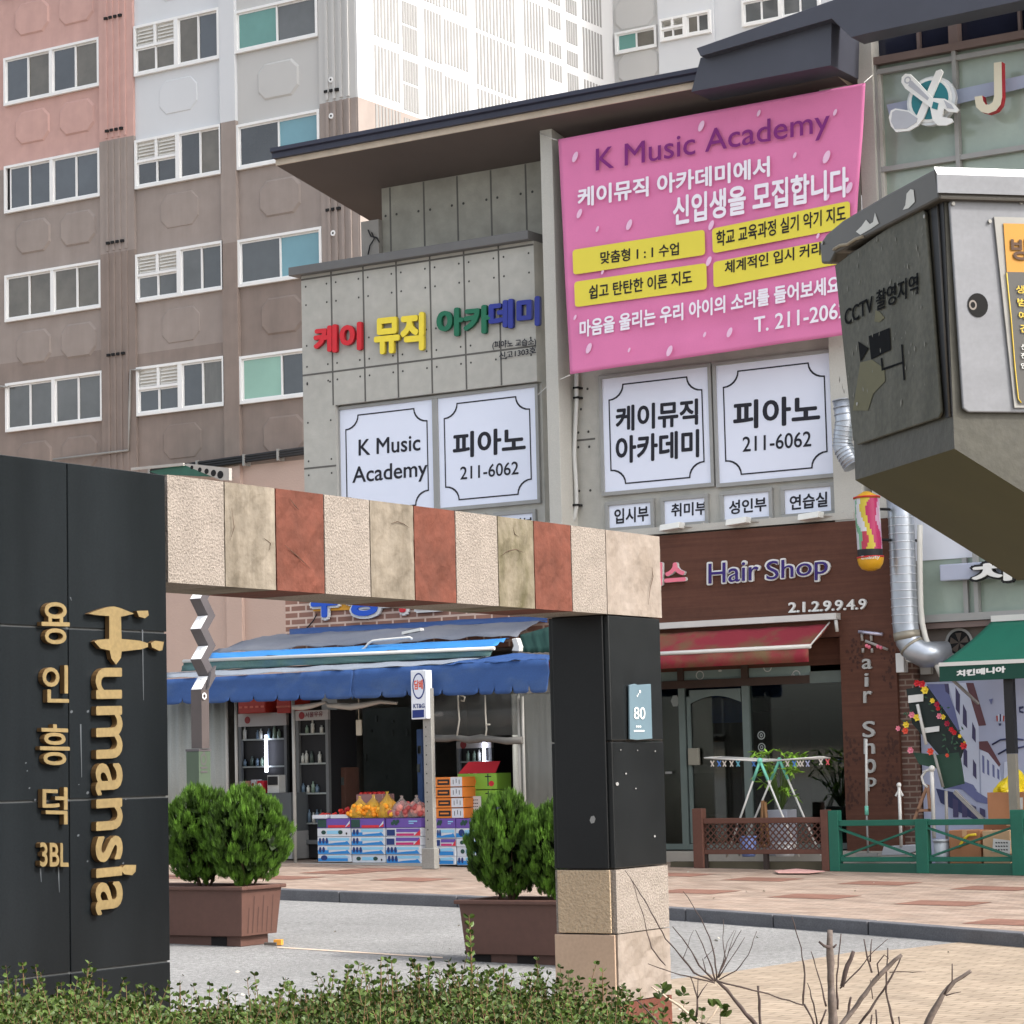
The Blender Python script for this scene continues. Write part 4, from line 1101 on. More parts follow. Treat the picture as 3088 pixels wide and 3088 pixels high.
# ================================================================== EXHAUST DUCT
YD = YF - 0.30; pD = YP(YD)
du = thing("exhaust_duct", "silver ribbed round exhaust duct running down past the hair shop and bending at the bottom", "duct", pD(d3(620, 1480)))
duct = mat("galvanised duct", (168, 174, 182), 0.36, 0.14, 2.0, metal=0.65)
rd = (pD(d3(610, 700)) - pD(d3(385, 700))).length / 2
def dpt(x, y): return pD(d3(x, y))
pts = [dpt(470, 60), dpt(490, 250), dpt(500, 500), dpt(508, 750), dpt(518, 1000), dpt(530, 1250), dpt(540, 1330), dpt(560, 1410), dpt(610, 1490), dpt(690, 1540)]
pts += [pts[-1] + Vector((0.25, 0.25, 0.0))]
mb = MB(); mb.tube(pts, rd, 18); mb.build("pipe", duct, du)
mb = MB()
for k in range(14):
    t_ = k / 13; p = Vector(lerp(dpt(490, 250), dpt(528, 1240), t_)); q = p + (dpt(528, 1240) - dpt(490, 250)).normalized() * 0.012
    mb.tube([p, q], rd * 1.035, 18)
mb.build("rib", mat("bright duct rib", (206, 210, 216), 0.3, 0.05, 3, metal=0.5), du)
mb = MB(); p = dpt(540, 1325); mb.tube([p, dpt(552, 1400)], rd * 1.04, 18); mb.tube([dpt(585, 1455), dpt(600, 1475)], rd * 1.04, 18); mb.build("collar", mat("dull duct collar", (146, 140, 126), 0.45, 0.12, 4, metal=0.4), du)
mb = MB(); pts = [YP(YF - 0.4)(c6(*p)) for p in ((900, 330), (915, 450), (905, 530), (900, 590), (930, 650), (960, 700))]
mb.tube(pts, 0.13, 14)
for k in range(16):
    t_ = k / 15 * 4.99; i = int(t_); p = pts[i].lerp(pts[i + 1], t_ - i); q = p + (pts[i + 1] - pts[i]).normalized() * 0.012; mb.tube([p, q], 0.142, 14)
mb.build("upper_pipe", duct, du)
cb = thing("white_hose", "long white drain hose hanging beside the silver exhaust duct", "hose", dpt(840, 1720))
mb = MB(); pq = YP(YF - 0.22); mb.tube([pq(d3(*p)) for p in ((668, 320), (665, 500), (668, 800), (675, 1100), (690, 1250), (720, 1380), (770, 1520), (830, 1650), (870, 1740))], 0.04, 8); mb.build("hose", mat("ivory hose", (200, 198, 190), 0.5, 0.05, 3), cb)

# ================================================================== CHICKEN SHOP FRONT (right)
fs_ = thing("restaurant_front", "right hand shop front with greenish panes and a round extractor fan", "shop front", (YP(YF + 0.2)(d3(1100, 1500)).x, YF + 0.2, zs(-14)))
pQ = YP(YF + 0.2)
def qr(tl, br): return rect(pQ, d3(*tl), d3(*br))
xq0, xq1, _, _ = qr((625, 1000), (2400, 1100))
zl0 = pQ(d3(1000, 1195)).z; zl1 = pQ(d3(1000, 640)).z; zl2 = pQ(d3(900, 100)).z
mb = MB(); mb.box(xq0, xq1, YF + 0.12, YF + 0.2, zl1, zl2); mb.build("white_panel", mat("white shop panel", (216, 220, 228), 0.6, 0.02, 1), fs_)
mb = MB(); mb.box(xq0, xq1, YF + 0.16, YF + 0.24, zl0, zl1); mb.build("window_pane", bgl, fs_)
mb = MB()
for a, b in ((626, 690), (1108, 1150), (1800, 1840)): mb.box(pQ(d3(a, 1000)).x, pQ(d3(b, 1000)).x, YF + 0.08, YF + 0.15, zl0 + 0.05, zl1 + 0.0)
mb.box(xq0, xq1, YF + 0.02, YF + 0.2, zl0 - 0.05, zl0 + 0.05)
mb.build("window_frame", alu, fs_)
zl3 = pQ(d3(1000, 1290)).z
mb = MB(); mb.box(xq0, xq1, YF + 0.06, YF + 0.2, zl3, zl0 - 0.06); mb.build("lintel", brownf, fs_)
wallg = mat("grey brown render", (106, 98, 92), 0.85, 0.12, 1.2)
mb = MB(); mb.box(xq0 - 0.1, xq1, YF + 0.2, YF + 0.5, zs(-12) - 0.3, zl3); mb.build("lower_wall", wallg, fs_)
mb = MB(); c = pQ.off(0.03)(d3(1035, 1428)); mb.ring(c, (0.2, 0, 0), (0, 0, 0.2), 0.82); fan = mb.build("extractor_fan", alu, fs_)
mb = MB(); mb.disc(c + Vector((0, 0.01, 0)), (0.165, 0, 0), (0, 0, 0.165), 20); mb.build("fan_hole", hole, fan)
mb = MB()
for k in range(5):
    a = 2 * math.pi * k / 5; mb.face([c + Vector((0, 0.004, 0)), c + Vector((0.14 * math.cos(a), -0.008, 0.14 * math.sin(a))), c + Vector((0.14 * math.cos(a + 0.7), 0.006, 0.14 * math.sin(a + 0.7)))])
mb.build("fan_blade", mat("brown fan blade", (84, 74, 66), 0.6, 0.1, 4), fan)
pr_ = YP(YF - 0.03)
cs = thing("chicken_sign", "pale blue sign box with white brush letters edged in black, half hidden by the cabinet", "sign", pr_(d3(1100, 770)))
mb = MB(); a, b, c_, d_ = rect(pr_, d3(848, 695), d3(1900, 800)); mb.box(a, b, YF - 0.03, YF + 0.07, pr_(d3(848, 850)).z, d_); mb.build("box", mat("pale blue sign box", (172, 178, 196), 0.5, 0.03, 2), cs, bev=0.015)
mb = MB(); letters(mb, "치킨", pr_, d3(1185, 880), d3(2000, 810), d3(1185, 685), 0.05, 0.085, 0.03); mb.build("black_lettering", dark_b, cs)
mb = MB(); letters(mb, "치킨", pr_, d3(1200, 868), d3(1990, 802), d3(1200, 700), 0.02, 0.04, 0.09); mb.build("white_lettering", white_l, cs)
ga = thing("green_awning", "green canvas awning with white lettering on its valance at the right edge", "awning", YP(YF - 1.1)(d3(1300, 1700)))
pg1 = YP(YF - 1.1); grn = mat("green canvas", (22, 100, 80), 0.8, 0.06, 1.2, fine=0.04); grn_d = mat("dark green canvas", (20, 66, 54), 0.8, 0.08, 1.5)
B0 = pg1(d3(855, 1630)); B1 = pg1(d3(2300, 1575)); T0 = pF(d3(1345, 1225)); T1 = pF(d3(2300, 1205))
B1.z = B0.z; T1.z = T0.z
V = []; nx, ny = 20, 8
for j in range(ny + 1):
    a = T0.lerp(B0, j / ny); b = T1.lerp(B1, j / ny)
    for i in range(nx + 1): V.append(a.lerp(b, i / nx) + Vector((0, 0, -0.03 * math.sin(math.pi * j / ny) + 0.005 * math.sin(i * 2.1))))
mb = MB(); mb.smooth = True; mb.raw(V, [[j * (nx + 1) + i, j * (nx + 1) + i + 1, (j + 1) * (nx + 1) + i + 1, (j + 1) * (nx + 1) + i] for j in range(ny) for i in range(nx)])
co = mb.build("canvas", grn, ga); sd = co.modifiers.new("thick", 'SOLIDIFY'); sd.thickness = 0.004
zv1 = pg1(d3(1200, 1780)).z
mb = MB(); mb.box(B0.x, B1.x, YF - 1.13, YF - 1.12, zv1, B0.z - 0.03); mb.build("valance", grn_d, ga)
mb = MB(); mb.box(B0.x, B1.x, YF - 1.14, YF - 1.08, B0.z - 0.03, B0.z + 0.02); mb.box(T0.x, T1.x, YF - 0.04, YF + 0.02, T0.z - 0.01, T0.z + 0.07); mb.build("bar", wbar, ga)
mb = MB(); mb.bar((B0.x + 0.05, YF - 1.1, B0.z - 0.1), (B0.x + 0.05, YF, B0.z - 0.5), 0.03); mb.build("arm", steel, ga)
mb = MB(); letters(mb, "치킨매니아", YP(YF - 1.13), d3(1018, 1745), d3(1468, 1705), d3(1018, 1690), 0.003, 0.06, 0.002); mb.build("lettering", white_l, ga)
# printed mural under the awning
YM = YF + 0.1; pM = YP(YM)
mu = thing("mural", "printed mural of a pale European street with brown roofs, shutters and a hot air balloon", "mural", pM(c11(900, 1000)))
a, b, c_, d_ = rect(pM, c11(415, 300), c11(2400, 1500)); zmb = zs(-12)
mb = MB(); mb.box(a, b, YM, YM + 0.05, zmb, d_); mb.build("panel", mat("pale lilac print", (176, 182, 206), 0.6, 0.08, 0.8), mu)
ms = [mat("mural white", (206, 212, 230), 0.6, 0.05, 2), mat("mural shadow blue", (110, 116, 160), 0.6, 0.08, 2), mat("mural roof brown", (106, 70, 76), 0.6, 0.08, 3), mat("mural window", (74, 70, 104), 0.6, 0.1, 3),
      mat("mural red", (176, 78, 66), 0.6, 0.05, 3), mat("mural navy", (52, 58, 96), 0.6, 0.05, 3)]
mb = MB(); lay = [0.002]
def mp(m, pts):
    lay[0] += 0.0004; mb.mi = m; mb.face([pM(c11(*p)) + pM.n * lay[0] for p in pts])
mp(1, [(485, 312), (640, 310), (700, 480), (860, 800), (915, 1200), (640, 1180), (560, 700)])
mp(0, [(660, 305), (810, 300), (915, 650), (925, 1235), (870, 1150), (740, 1100), (760, 700), (700, 450)])
mp(2, [(808, 302), (872, 302), (978, 655), (915, 660)])
for q in (((630, 310), (665, 310), (672, 400), (640, 375)), ((722, 335), (760, 400), (758, 570), (725, 520)), ((785, 475), (815, 540), (820, 680), (783, 640)), ((862, 625), (890, 690), (892, 800), (860, 760)),
          ((788, 830), (820, 870), (822, 1010), (790, 980)), ((868, 935), (895, 980), (898, 1105), (868, 1070))): mp(3, q)
mp(0, [(925, 860), (1000, 880), (1090, 1000), (1120, 1300), (940, 1280)])
mp(2, [(918, 790), (990, 785), (1100, 980), (1085, 1000), (995, 885), (920, 850)])
for x in (945, 985, 1030, 1070): mp(1, [(x, 900 + (x - 945) * .9), (x + 18, 915 + (x - 945) * .9), (x + 20, 1060 + (x - 945) * .4), (x + 2, 1045 + (x - 945) * .4)])
mp(0, [(1130, 960), (1180, 950), (1200, 1200), (1120, 1200)])
mp(1, [(760, 1120), (990, 1260), (990, 1310), (900, 1290), (770, 1180)])
mp(5, [(560, 1180), (700, 1210), (960, 1420), (880, 1440), (600, 1300)])
for k in range(4): 
    x = 700 + k * 75; mp(3, [(x, 1260 + k * 26), (x + 45, 1280 + k * 26), (x + 48, 1420), (x + 4, 1420)])
for k, (x0_, w) in enumerate(((1062, 14), (1076, 15), (1091, 14), (1105, 14), (1119, 14))): mp((4, 0, 5, 0, 4)[k], [(x0_, 575 if k in (0, 4) else 562), (x0_ + w, 575 if k in (0, 4) else 562), (x0_ + w - (4 if k > 2 else 0), 622), (x0_ + (4 if k < 2 else 0), 622)])
mp(5, [(1082, 638), (1106, 638), (1102, 658), (1086, 658)]); mp(1, [(1002, 440), (1036, 432), (1022, 485)])
for P in (((1030, 815), (1100, 775), (1200, 765), (1290, 775)), ((1080, 895), (1160, 850), (1240, 845), (1300, 830))):
    lay[0] += 0.001
    mb.mi = 5; mb.tube([pM(c11(*p)) + pM.n * 0.012 for p in P], 0.012, 5)
mp(5, [(1252, 500), (1292, 495), (1292, 512), (1266, 520), (1266, 535), (1292, 540), (1292, 556), (1256, 548)])
mb.build("mural_print", ms, mu)
# thin brick return between the salon and the mural
bk = thing("brick_pier", "narrow dark brick pier between the brown salon column and the mural", "pier", (xh1 + 0.2, YF, zs(-15)))
brk = bricks("dark brown brick", (104, 76, 66), (92, 68, 60), (132, 116, 104), 1.0, 0.21, 0.075, 0.012)
mb = MB(); xbk = pF(c11(400, 900)).x; mb.box(xh1 + 0.002, xbk, YF, YF + 0.4, zs(xh1) - 0.1, pF(c11(330, 140)).z); mb.build("brickwork", brk, bk)
mb = MB(); p = pF.off(0.09)(c11(275, 135)); mb.obox(p, (0.06, 0, 0), (0, 0.07, 0), (0, 0, 0.13)); mb.tube([p + Vector((0.06, 0, 0.02)), p + Vector((0.22, 0.05, 0.0))], 0.015, 5); mb.build("alarm_box", white_l, bk, bev=0.02)
mb = MB(); mb.obox(pQ.off(0.06)(c11(482, 195)), (0.08, 0, 0), (0, 0.04, 0), (0, 0, 0.06)); mb.build("socket_box", mat("pale socket", (160, 158, 152), 0.5, 0.05, 3), fs_, bev=0.01)
# dark post in front of the mural
ps_ = thing("awning_post", "dark slim post with grey foot standing in front of the mural under the green awning", "post", YP(YF - 1.0)(c11(1190, 1090)))
pp = YP(YF - 1.0); mb = MB(); a = pp(c11(1172, 260)); b = pp(c11(1190, 890)); xx = (a.x + b.x) / 2
mb.box(xx - 0.06, xx + 0.06, YF - 1.05, YF - 0.95, b.z, a.z); mb.build("shaft", dark_b, ps_)
mb = MB(); mb.box(xx - 0.055, xx + 0.055, YF - 1.048, YF - 0.952, zs(xx), b.z - 0.001); mb.build("foot", mat("grey post foot", (128, 124, 112), 0.6, 0.1, 4), ps_)
# ================================================================== GREENGROCER (left)
e4 = cv(500, 1700, 3.22)
YS = 29.25; pS1 = YP(YS)
brick_r = bricks("red brown brick", (150, 112, 98), (138, 102, 88), (206, 180, 164), 1.0, 0.3, 0.105, 0.018)
gro = thing("grocery_shop", "greengrocer front with red brown brick over a dim open interior behind vinyl curtains", "shop front", (-22, YF, zs(-22)))
xb0 = pF(d1(1275, 60)).x; xb1 = xh0 - 0.01
zbr = pF(d4(60, 300)).z
mb = MB(); mb.box(xb0, xb1, YF - 0.12, YF + 0.2, zbr - 0.4, pF(c0(800, 1105)).z); mb.build("brickwork", brick_r, gro)
mb = MB()
zfl = zs(-22) + 0.02; zce = zbr - 0.42
zlo = min(YP(YF + 4.0)(d1(300, 640)).z, YP(YS + 0.7)(d1(100, 640)).z); mb.box(xb0, xb1, YF + 4.0, YF + 4.1, zfl - 0.3, zce); mb.box(xb0 - 1.6, xb0 - 0.002, YF + 4.0, YF + 4.1, zfl - 0.3, zlo); mb.box(xb0 - 1.7, xb0 - 1.6, YS + 0.6, YF + 4.0, zfl - 0.3, zlo); mb.box(xb0 - 1.6, xb0 - 0.1, YS + 0.6, YF + 4.0, zlo, zlo + 0.05); mb.box(xb1 - 0.1, xb1 - 0.001, YS + 1.2, YF + 4.0, zfl - 0.3, zce)
mb.box(xb0, xb1, YF + 0.21, YF + 4.0, zce - 0.02, zce + 0.1)
mb.build("room", mat("dark grocery interior", (112, 108, 104), 0.9, 0.3, 0.7), gro)

vin = film("cloudy vinyl", (86, 88, 86), 0.55)
# wrinkled vinyl curtain on the left, clear vinyl on the right
vm = mat("grey vinyl curtain", (142, 144, 138), 0.45, 0.12, 1.5, fine=0.08, stretch=(3, 1, 0.4))
def curtain(name, m, cf, x0_, x1_, y0_, y1_, y, amp=0.03, n=40):
    pl = YP(y); a = pl(cf(x0_, y0_)); b = pl(cf(x1_, y0_)); k = MB(); k.smooth = True
    zt2 = a.z; zb3 = pl(cf(x0_, y1_)).z; V = []
    for z in (zb3, zt2):
        for i in range(n + 1):
            V.append((a.x + (b.x - a.x) * i / n, y + amp * math.sin(i * 0.83) * math.sin(i * 0.31 + 1) * (1.0 if z == zb3 else 0.6), z))
    k.raw(V, [[i, i + 1, n + 1 + i + 1, n + 1 + i] for i in range(n)])
    o = k.build(name, m, gro); sd = o.modifiers.new("thick", 'SOLIDIFY'); sd.thickness = 0.003
    return o
curtain("vinyl_curtain", vm, d1, 40, 660, 760, 2480, YS + 0.05)
curtain("vinyl_curtain", vin, b5, 1610, 1990, -20, 1190, YS + 0.05, 0.012)
curtain("vinyl_curtain", vin, b5, 990, 1600, -20, 300, YS + 0.05, 0.008)
k = MB(); k.smooth = True; xv = xga_ = YP(YS + 0.4)(b5(1450, 600)).x + 0.45; V = []  # added out-of-view curtain, blocks the cartons' reflection in the salon glass
for z in (zs(xv), YP(YS)(b5(1500, -20)).z):
    for i in range(25): V.append((xv + 0.02 * math.sin(i * 1.1) * math.sin(i * .4), YS + 0.1 + (YF - 0.15 - YS - 0.1) * i / 24, z))
k.raw(V, [[i, i + 1, 26 + i, 25 + i] for i in range(24)]); o = k.build("vinyl_curtain", vm, gro); sd = o.modifiers.new("thick", 'SOLIDIFY'); sd.thickness = 0.003
frp = mat("pale steel tube", (160, 158, 152), 0.45, 0.1, 3)
mb = MB()
def up(cf, x, y0_, y1_, w=0.045, y=YS):
    mb = MB(); a = YP(y)(cf(x, y0_)); b = YP(y)(cf(x, y1_)); mb.tube([a, (a.x, y, zs(a.x))], w / 2, 8); mb.build("frame_tube", frp, gro)
for x in (650, 742): up(d1, x, 740, 1500)
up(d1, 1300, 740, 1900, 0.05); up(b5, 1600, 0, 700, 0.04); up(b5, 1630, 0, 700, 0.04)
mb = MB(); p_ = pS1.off(0.03)
mb.tube([p_(b5(*q)) for q in ((990, 305), (1080, 308), (1150, 300), (1240, 318), (1330, 305), (1420, 312), (1520, 325), (1635, 318))], [0.05, 0.05, 0.04, 0.05, 0.055, 0.042, 0.05, 0.05], 8)
mb.build("rolled_curtain", mat("rolled grey tarp", (104, 102, 98), 0.7, 0.2, 4), gro)
mb = MB(); mb.tube([p_(d1(*q)) for q in ((1300, 815), (1390, 815), (1480, 800), (1620, 765), (1640, 795), (1750, 800), (1860, 810), (2000, 790), (2150, 760), (2310, 775))], [0.035, 0.045, 0.04, 0.02, 0.03, 0.045, 0.05, 0.04, 0.03, 0.02], 7)
mb.build("rolled_curtain", mat("pale rolled vinyl", (176, 172, 164), 0.55, 0.12, 5), gro)
mb = MB()
for P in (((1162, -10), (1165, 80), (1172, 170), (1155, 290)), ((1358, -10), (1362, 120), (1370, 240), (1362, 300)), ((1178, -10), (1212, 5), (1205, 35), (1185, 30)), ((1370, 205), (1395, 205))):
    mb.tube([p_.off(0.02)(b5(*q)) for q in P], 0.012, 5)
mb.build("rope", mat("grubby white rope", (190, 186, 176), 0.8, 0.1, 8), gro)
mb = MB(); mb.tube([YP(YS + 0.7)(b5(*q)) for q in ((1000, 130), (1045, 128))], 0.035, 7); mb.build("hanging_lamp", white_l, gro)
# low metal rail at the foot of the cartons
mb = MB(); a = pS1(b5(-300, 1235)); b = pS1(b5(960, 1240)); mb.box(a.x, b.x, YS - 0.02, YS + 0.02, b.z - 0.01, b.z + 0.05); mb.build("low_rail", frp, gro)

# shop letters half hidden by the beam
gsn = thing("grocery_sign", "blue and red shop letters on the brick, mostly hidden by the striped beam", "sign", YP(YF - 0.2)(d4(400, 100)))
plg = YP(YF - 0.13)
bl_ = mat("blue sign letter", (24, 82, 190), 0.45, 0.05, 4); rd_ = mat("red sign letter", (196, 36, 48), 0.45, 0.05, 4); orn = mat("orange sign side", (212, 150, 40), 0.5, 0.06, 4)
for txt_, x0_, x1_, m_ in (("우", 160, 345, bl_), ("정", 410, 625, bl_), ("마", 650, 860, rd_), ("트", 900, 1080, rd_)):
    yb = {"우": 197, "정": 188, "마": 165, "트": 132}[txt_]
    mb = MB(); letters(mb, txt_, plg, d4(x0_, yb), d4(x1_, yb - 12), d4(x0_, yb - 235), 0.03, 0.09, 0.03); mb.build("white_lettering", white_l, gsn)
    mb = MB(); letters(mb, txt_, plg, d4(x0_ + 8, yb - 8), d4(x1_ - 8, yb - 20), d4(x0_ + 8, yb - 227), 0.015, 0.045, 0.075, side=1); mb.build("lettering", [m_, m_], gsn)
mb = MB(); mb.prism([plg(d4(*q)) for q in ((158, 105), (420, 95), (420, 140), (158, 150))], (0, -0.02, 0)); mb.build("mounting_bar", orn, gsn)
mb = MB(); mb.tube([plg.off(0.02)(d4(*q)) for q in ((180, 165), (150, 220), (100, 275), (20, 300))], 0.01, 5); mb.build("cable", blackc, gsn)

# ---- blue awnings and tarps
baw = thing("blue_awning", "large blue tarpaulin awning with scalloped valance and worn grey tarp above, over the greengrocer", "awning", pS1(d4(600, 600)))
tgrey = mat("sun bleached tarp", (112, 115, 122), 0.75, 0.14, 0.9, col2=(88, 95, 110), fine=0.08)
tblue = mat("blue tarpaulin", (44, 76, 128), 0.7, 0.2, 1.6, col2=(66, 90, 128), ramp=(0.28, 0.5), fine=0.08, stretch=(0.7, 1, 1.6))
tbright = mat("bright blue tarp", (48, 124, 188), 0.6, 0.1, 1.5)
tgreen = mat("mildewed teal valance", (62, 92, 104), 0.8, 0.2, 2.0, col2=(76, 104, 94), fine=0.15)
tpale = mat("worn white awning edge", (130, 137, 147), 0.75, 0.1, 1.5, fine=0.08)
tdark = mat("dark green awning end", (26, 62, 56), 0.8, 0.1, 2)
def sheetq(name, m, A, B, C, D, nx=40, ny=8, wr=0.012, sag=0.0, th_=0.004):
    """hanging cloth between top-left A, top-right B, bottom-right C, bottom-left D"""
    A, B, C, D = map(Vector, (A, B, C, D)); nrm = (B - A).cross(D - A).normalized(); V = []
    ph = rnd.random() * 6
    for j in range(ny + 1):
        for i in range(nx + 1):
            u_, v_ = i / nx, j / ny
            p = A.lerp(B, u_).lerp(D.lerp(C, u_), v_)
            w_ = wr * (math.sin(u_ * 23 + v_ * 5 + ph) * math.sin(u_ * 9 - v_ * 7 + ph * 2) + 0.6 * math.sin(u_ * 57 + v_ * 17 + ph)) * min(1, 4 * v_ + 0.15)
            V.append(p + nrm * w_ - Vector((0, 0, sag * math.sin(math.pi * v_))))
    k = MB(); k.smooth = True
    k.raw(V, [[j * (nx + 1) + i, j * (nx + 1) + i + 1, (j + 1) * (nx + 1) + i + 1, (j + 1) * (nx + 1) + i] for j in range(ny) for i in range(nx)])
    o = k.build(name, m, baw); sd = o.modifiers.new("thick", 'SOLIDIFY'); sd.thickness = th_
    return o
pw_ = YP(YF - 0.16); pf_ = YP(YS + 0.35)
sheetq("upper_tarp", tblue, pw_(d1(1265, 55)), pw_(d4(1815, 178)), YP(YF - 0.6)(d4(1815, 225)), YP(YF - 0.6)(d1(1265, 125)), wr=0.02)
sheetq("grey_tarp", tgrey, YP(YF - 0.62)(d1(1100, 120)), YP(YF - 0.62)(d4(1815, 215)), pf_(d4(1600, 322)), pf_(d1(500, 288)), wr=0.025, sag=-0.05)
sheetq("bright_tarp", tbright, YP(YS + 0.30)(d1(495, 292)), YP(YS + 0.30)(d4(1545, 342)), pS1(d4(1440, 402)), pS1(d1(480, 352)), wr=0.02, ny=5)
pv = YP(YS - 0.02)
mb = MB(); mb.tube([pv(d1(235, 368)), pv(d4(1440, 412))], 0.026, 8); mb.build("bar", wbar, baw)
sheetq("inner_valance", tgreen, pv(d1(238, 380)), pv(d4(1425, 428)), YP(YS - 0.06)(d4(1412, 468)), YP(YS - 0.06)(d1(215, 468)), wr=0.012, ny=4)
pk1 = YP(YS - 0.05); pk2 = YP(YS - 0.42)
sheetq("worn_edge", tpale, YP(YS + 0.02)(d1(70, 480)), YP(YS + 0.02)(d4(1405, 470)), pk2(d4(1060, 528)), pk2(d1(70, 535)), wr=0.01, ny=4)
pvz = YP(YS - 0.46)
cutx = [pvz(d1(x, 720)).x for x in (-330, -100, 222, 684, 915, 1140, 1365, 1608, 1878)] + [pvz(d4(x, 750)).x for x in (430, 640, 820, 1070, 1325, 1435, 1570, 1685, 1820)]
topL, topR = pk2(d1(-330, 565)), pk2(d4(1060, 530)); bL, bR = pvz(d1(222, 785)), pvz(d4(1325, 742))
zt_at = lambda x: topL.z + (topR.z - topL.z) * (x - topL.x) / (topR.x - topL.x)
zb_at = lambda x: bL.z + (bR.z - bL.z) * (x - bL.x) / (bR.x - bL.x)
V = []; Fq = []
k = MB(); k.smooth = True
for a, b in zip(cutx, cutx[1:]):
    n = 10; i0 = len(k.v)
    g = 0.012
    for j in range(7):
        for i in range(n + 1):
            s_ = i / n; x = a + (b - a) * s_
            zt0, zb0_ = zt_at(x), zb_at(x)
            v_ = (0, .2, .4, .58, .76, .88, 1.0)[j]
            if j >= 5:
                x = a + g + (b - a - 2 * g) * s_
            edge = 0.03 * (abs(2 * s_ - 1) ** 8) if j == 6 else 0
            y = YS - 0.42 - 0.04 * v_ + 0.012 * math.sin(x * 7 + v_ * 3) + 0.008 * math.sin(x * 19 + v_ * 8) + 0.02 * math.exp(-((v_ - 0.35 - 0.1 * math.sin(x * 2.1)) / 0.1) ** 2) * math.sin(x * 1.3)
            k.v.append(Vector((x, y, zt0 + (zb0_ - zt0) * v_ + edge)))
    for j in range(6):
        for i in range(n):
            k.f.append([i0 + j * (n + 1) + i, i0 + j * (n + 1) + i + 1, i0 + (j + 1) * (n + 1) + i + 1, i0 + (j + 1) * (n + 1) + i]); k.m.append(0); k.sm.append(True)
weld(k); o = k.build("valance", tblue, baw); sd = o.modifiers.new("thick", 'SOLIDIFY'); sd.thickness = 0.004
# blue slope on the right under the bracket
sheetq("right_slope", tblue, YP(YS + 0.05)(d4(1590, 446)), YP(YS + 0.05)(d4(1990, 470)), (pk2(d4(1990, 530)).x, YS - 0.425, zt_at(pk2(d4(1990, 530)).x)), (topR.x, YS - 0.425, zt_at(topR.x)), wr=0.015)
sheetq("end_panel", tdark, YP(YS + 0.5)(d4(1620, 318)), YP(YS + 0.5)(d4(1990, 215)), YP(YS + 0.3)(d4(1990, 445)), YP(YS + 0.3)(d4(1620, 440)), wr=0.01, ny=4)
mb = MB(); pm_ = YP(YS + 0.04); mb.prism([pm_(d4(*q)) for q in ((1560, 345), (1598, 338), (1618, 400), (1615, 435), (1560, 430), (1575, 395))], (0, 0.1, 0)); mb.build("bracket", wbar, baw, bev=0.01)
mb = MB(); mb.tube([YP(YS + 0.2)(d4(*q)) for q in ((480, 434), (520, 410), (545, 378), (575, 360), (640, 352), (760, 342), (840, 335), (855, 345))], 0.018, 5); mb.build("rope", mat("white rope", (214, 212, 206)), baw)
mb = MB(); mb.obox(YP(YS + 1.0)(d4(860, 292)), (0.16, 0, 0.02), (0, 0.05, 0), (0, 0, 0.02)); mb.build("scrap", white_l, baw)

# ---- fridges and counter inside
def fridge(cf, x0_, x1_, yt, yh, yb, y, lab, tube=None, zbase=None):
    pl = YP(y); a, b, z0_, z1_ = rect(pl, cf(x0_, yt), cf(x1_, yb)); zh = pl(cf(x0_, yh)).z
    z0_ = zs(a) + 0.02
    t_ = thing("drinks_fridge", lab, "fridge", ((a + b) / 2, y, z0_), "glass fridges in the greengrocer")
    k = MB(); k.box(a, b, y + 0.06, y + 0.7, z0_, z1_); k.build("cabinet", dark_b, t_)
    k = MB(); k.box(a, b, y, y + 0.06, zh, z1_); k.build("header", mat("fridge header", (172, 168, 164), 0.5, 0.05, 2), t_)
    k = MB(); k.box(a, a + 0.05, y, y + 0.059, z0_ + 0.25, zh); k.box(b - 0.05, b, y, y + 0.059, z0_ + 0.25, zh); k.box(a + 0.05, b - 0.05, y, y + 0.059, z0_ + 0.2, z0_ + 0.26)
    k.build("door_frame", mat("grey door frame", (104, 106, 106), 0.5, 0.08, 3), t_)
    k = MB(); n = 4
    for i in range(n): zz = z0_ + 0.5 + (zh - z0_ - 0.7) * i / (n - 1); k.box(a + 0.05, b - 0.05, y + 0.02, y + 0.058, zz - 0.012, zz + 0.012)
    k.build("shelf", mat("wire shelf", (150, 156, 152), 0.5, 0.05, 4), t_)
    k = MB(); r_ = random.Random(int(abs(a) * 100))
    bc = [mat("bottle " + str(i), c, 0.3, 0.1, 5) for i, c in enumerate(((120, 140, 124), (186, 188, 180), (70, 84, 78), (96, 116, 132)))]
    for i in range(n - 1 + 1):
        zz = z0_ + 0.512 + (zh - z0_ - 0.7) * i / (n - 1); x = a + 0.10
        while x < b - 0.12:
            if r_.random() < 0.7:
                k.mi = r_.randrange(4); h_ = r_.uniform(0.10, 0.2); k.tube([(x, y + 0.035, zz), (x, y + 0.035, zz + h_ * 0.7), (x, y + 0.035, zz + h_ * 0.8), (x, y + 0.035, zz + h_)], [0.028, 0.028, 0.012, 0.012], 6)
            x += r_.uniform(0.06, 0.11)
    k.build("bottle_row", bc, t_)
    k = MB(); k.disc((a + (b - a) * 0.2, y - 0.004, (zh + z1_) / 2), (0.055, 0, 0), (0, 0, 0.055)); k.build("red_badge", mat("dull red badge", (140, 50, 52), 0.6, 0.05, 3), t_)
    if tube:
        k = MB(); p0, p1 = YP(y - 0.03)(cf(*tube[0])), YP(y - 0.03)(cf(*tube[1])); k.tube([p0, (p0.x, y - 0.03, p1.z)], 0.022, 8); k.build("light_tube", mat("lit fridge tube", (226, 232, 255), emit=5.0), t_)
    return t_
YFr = YS + 1.3
fridge(d1, 765, 1252, 880, 1005, 2100, YFr, "wide dark glass fridge behind the counter with a lit white tube", ((1037, 1085), (1037, 1445)))
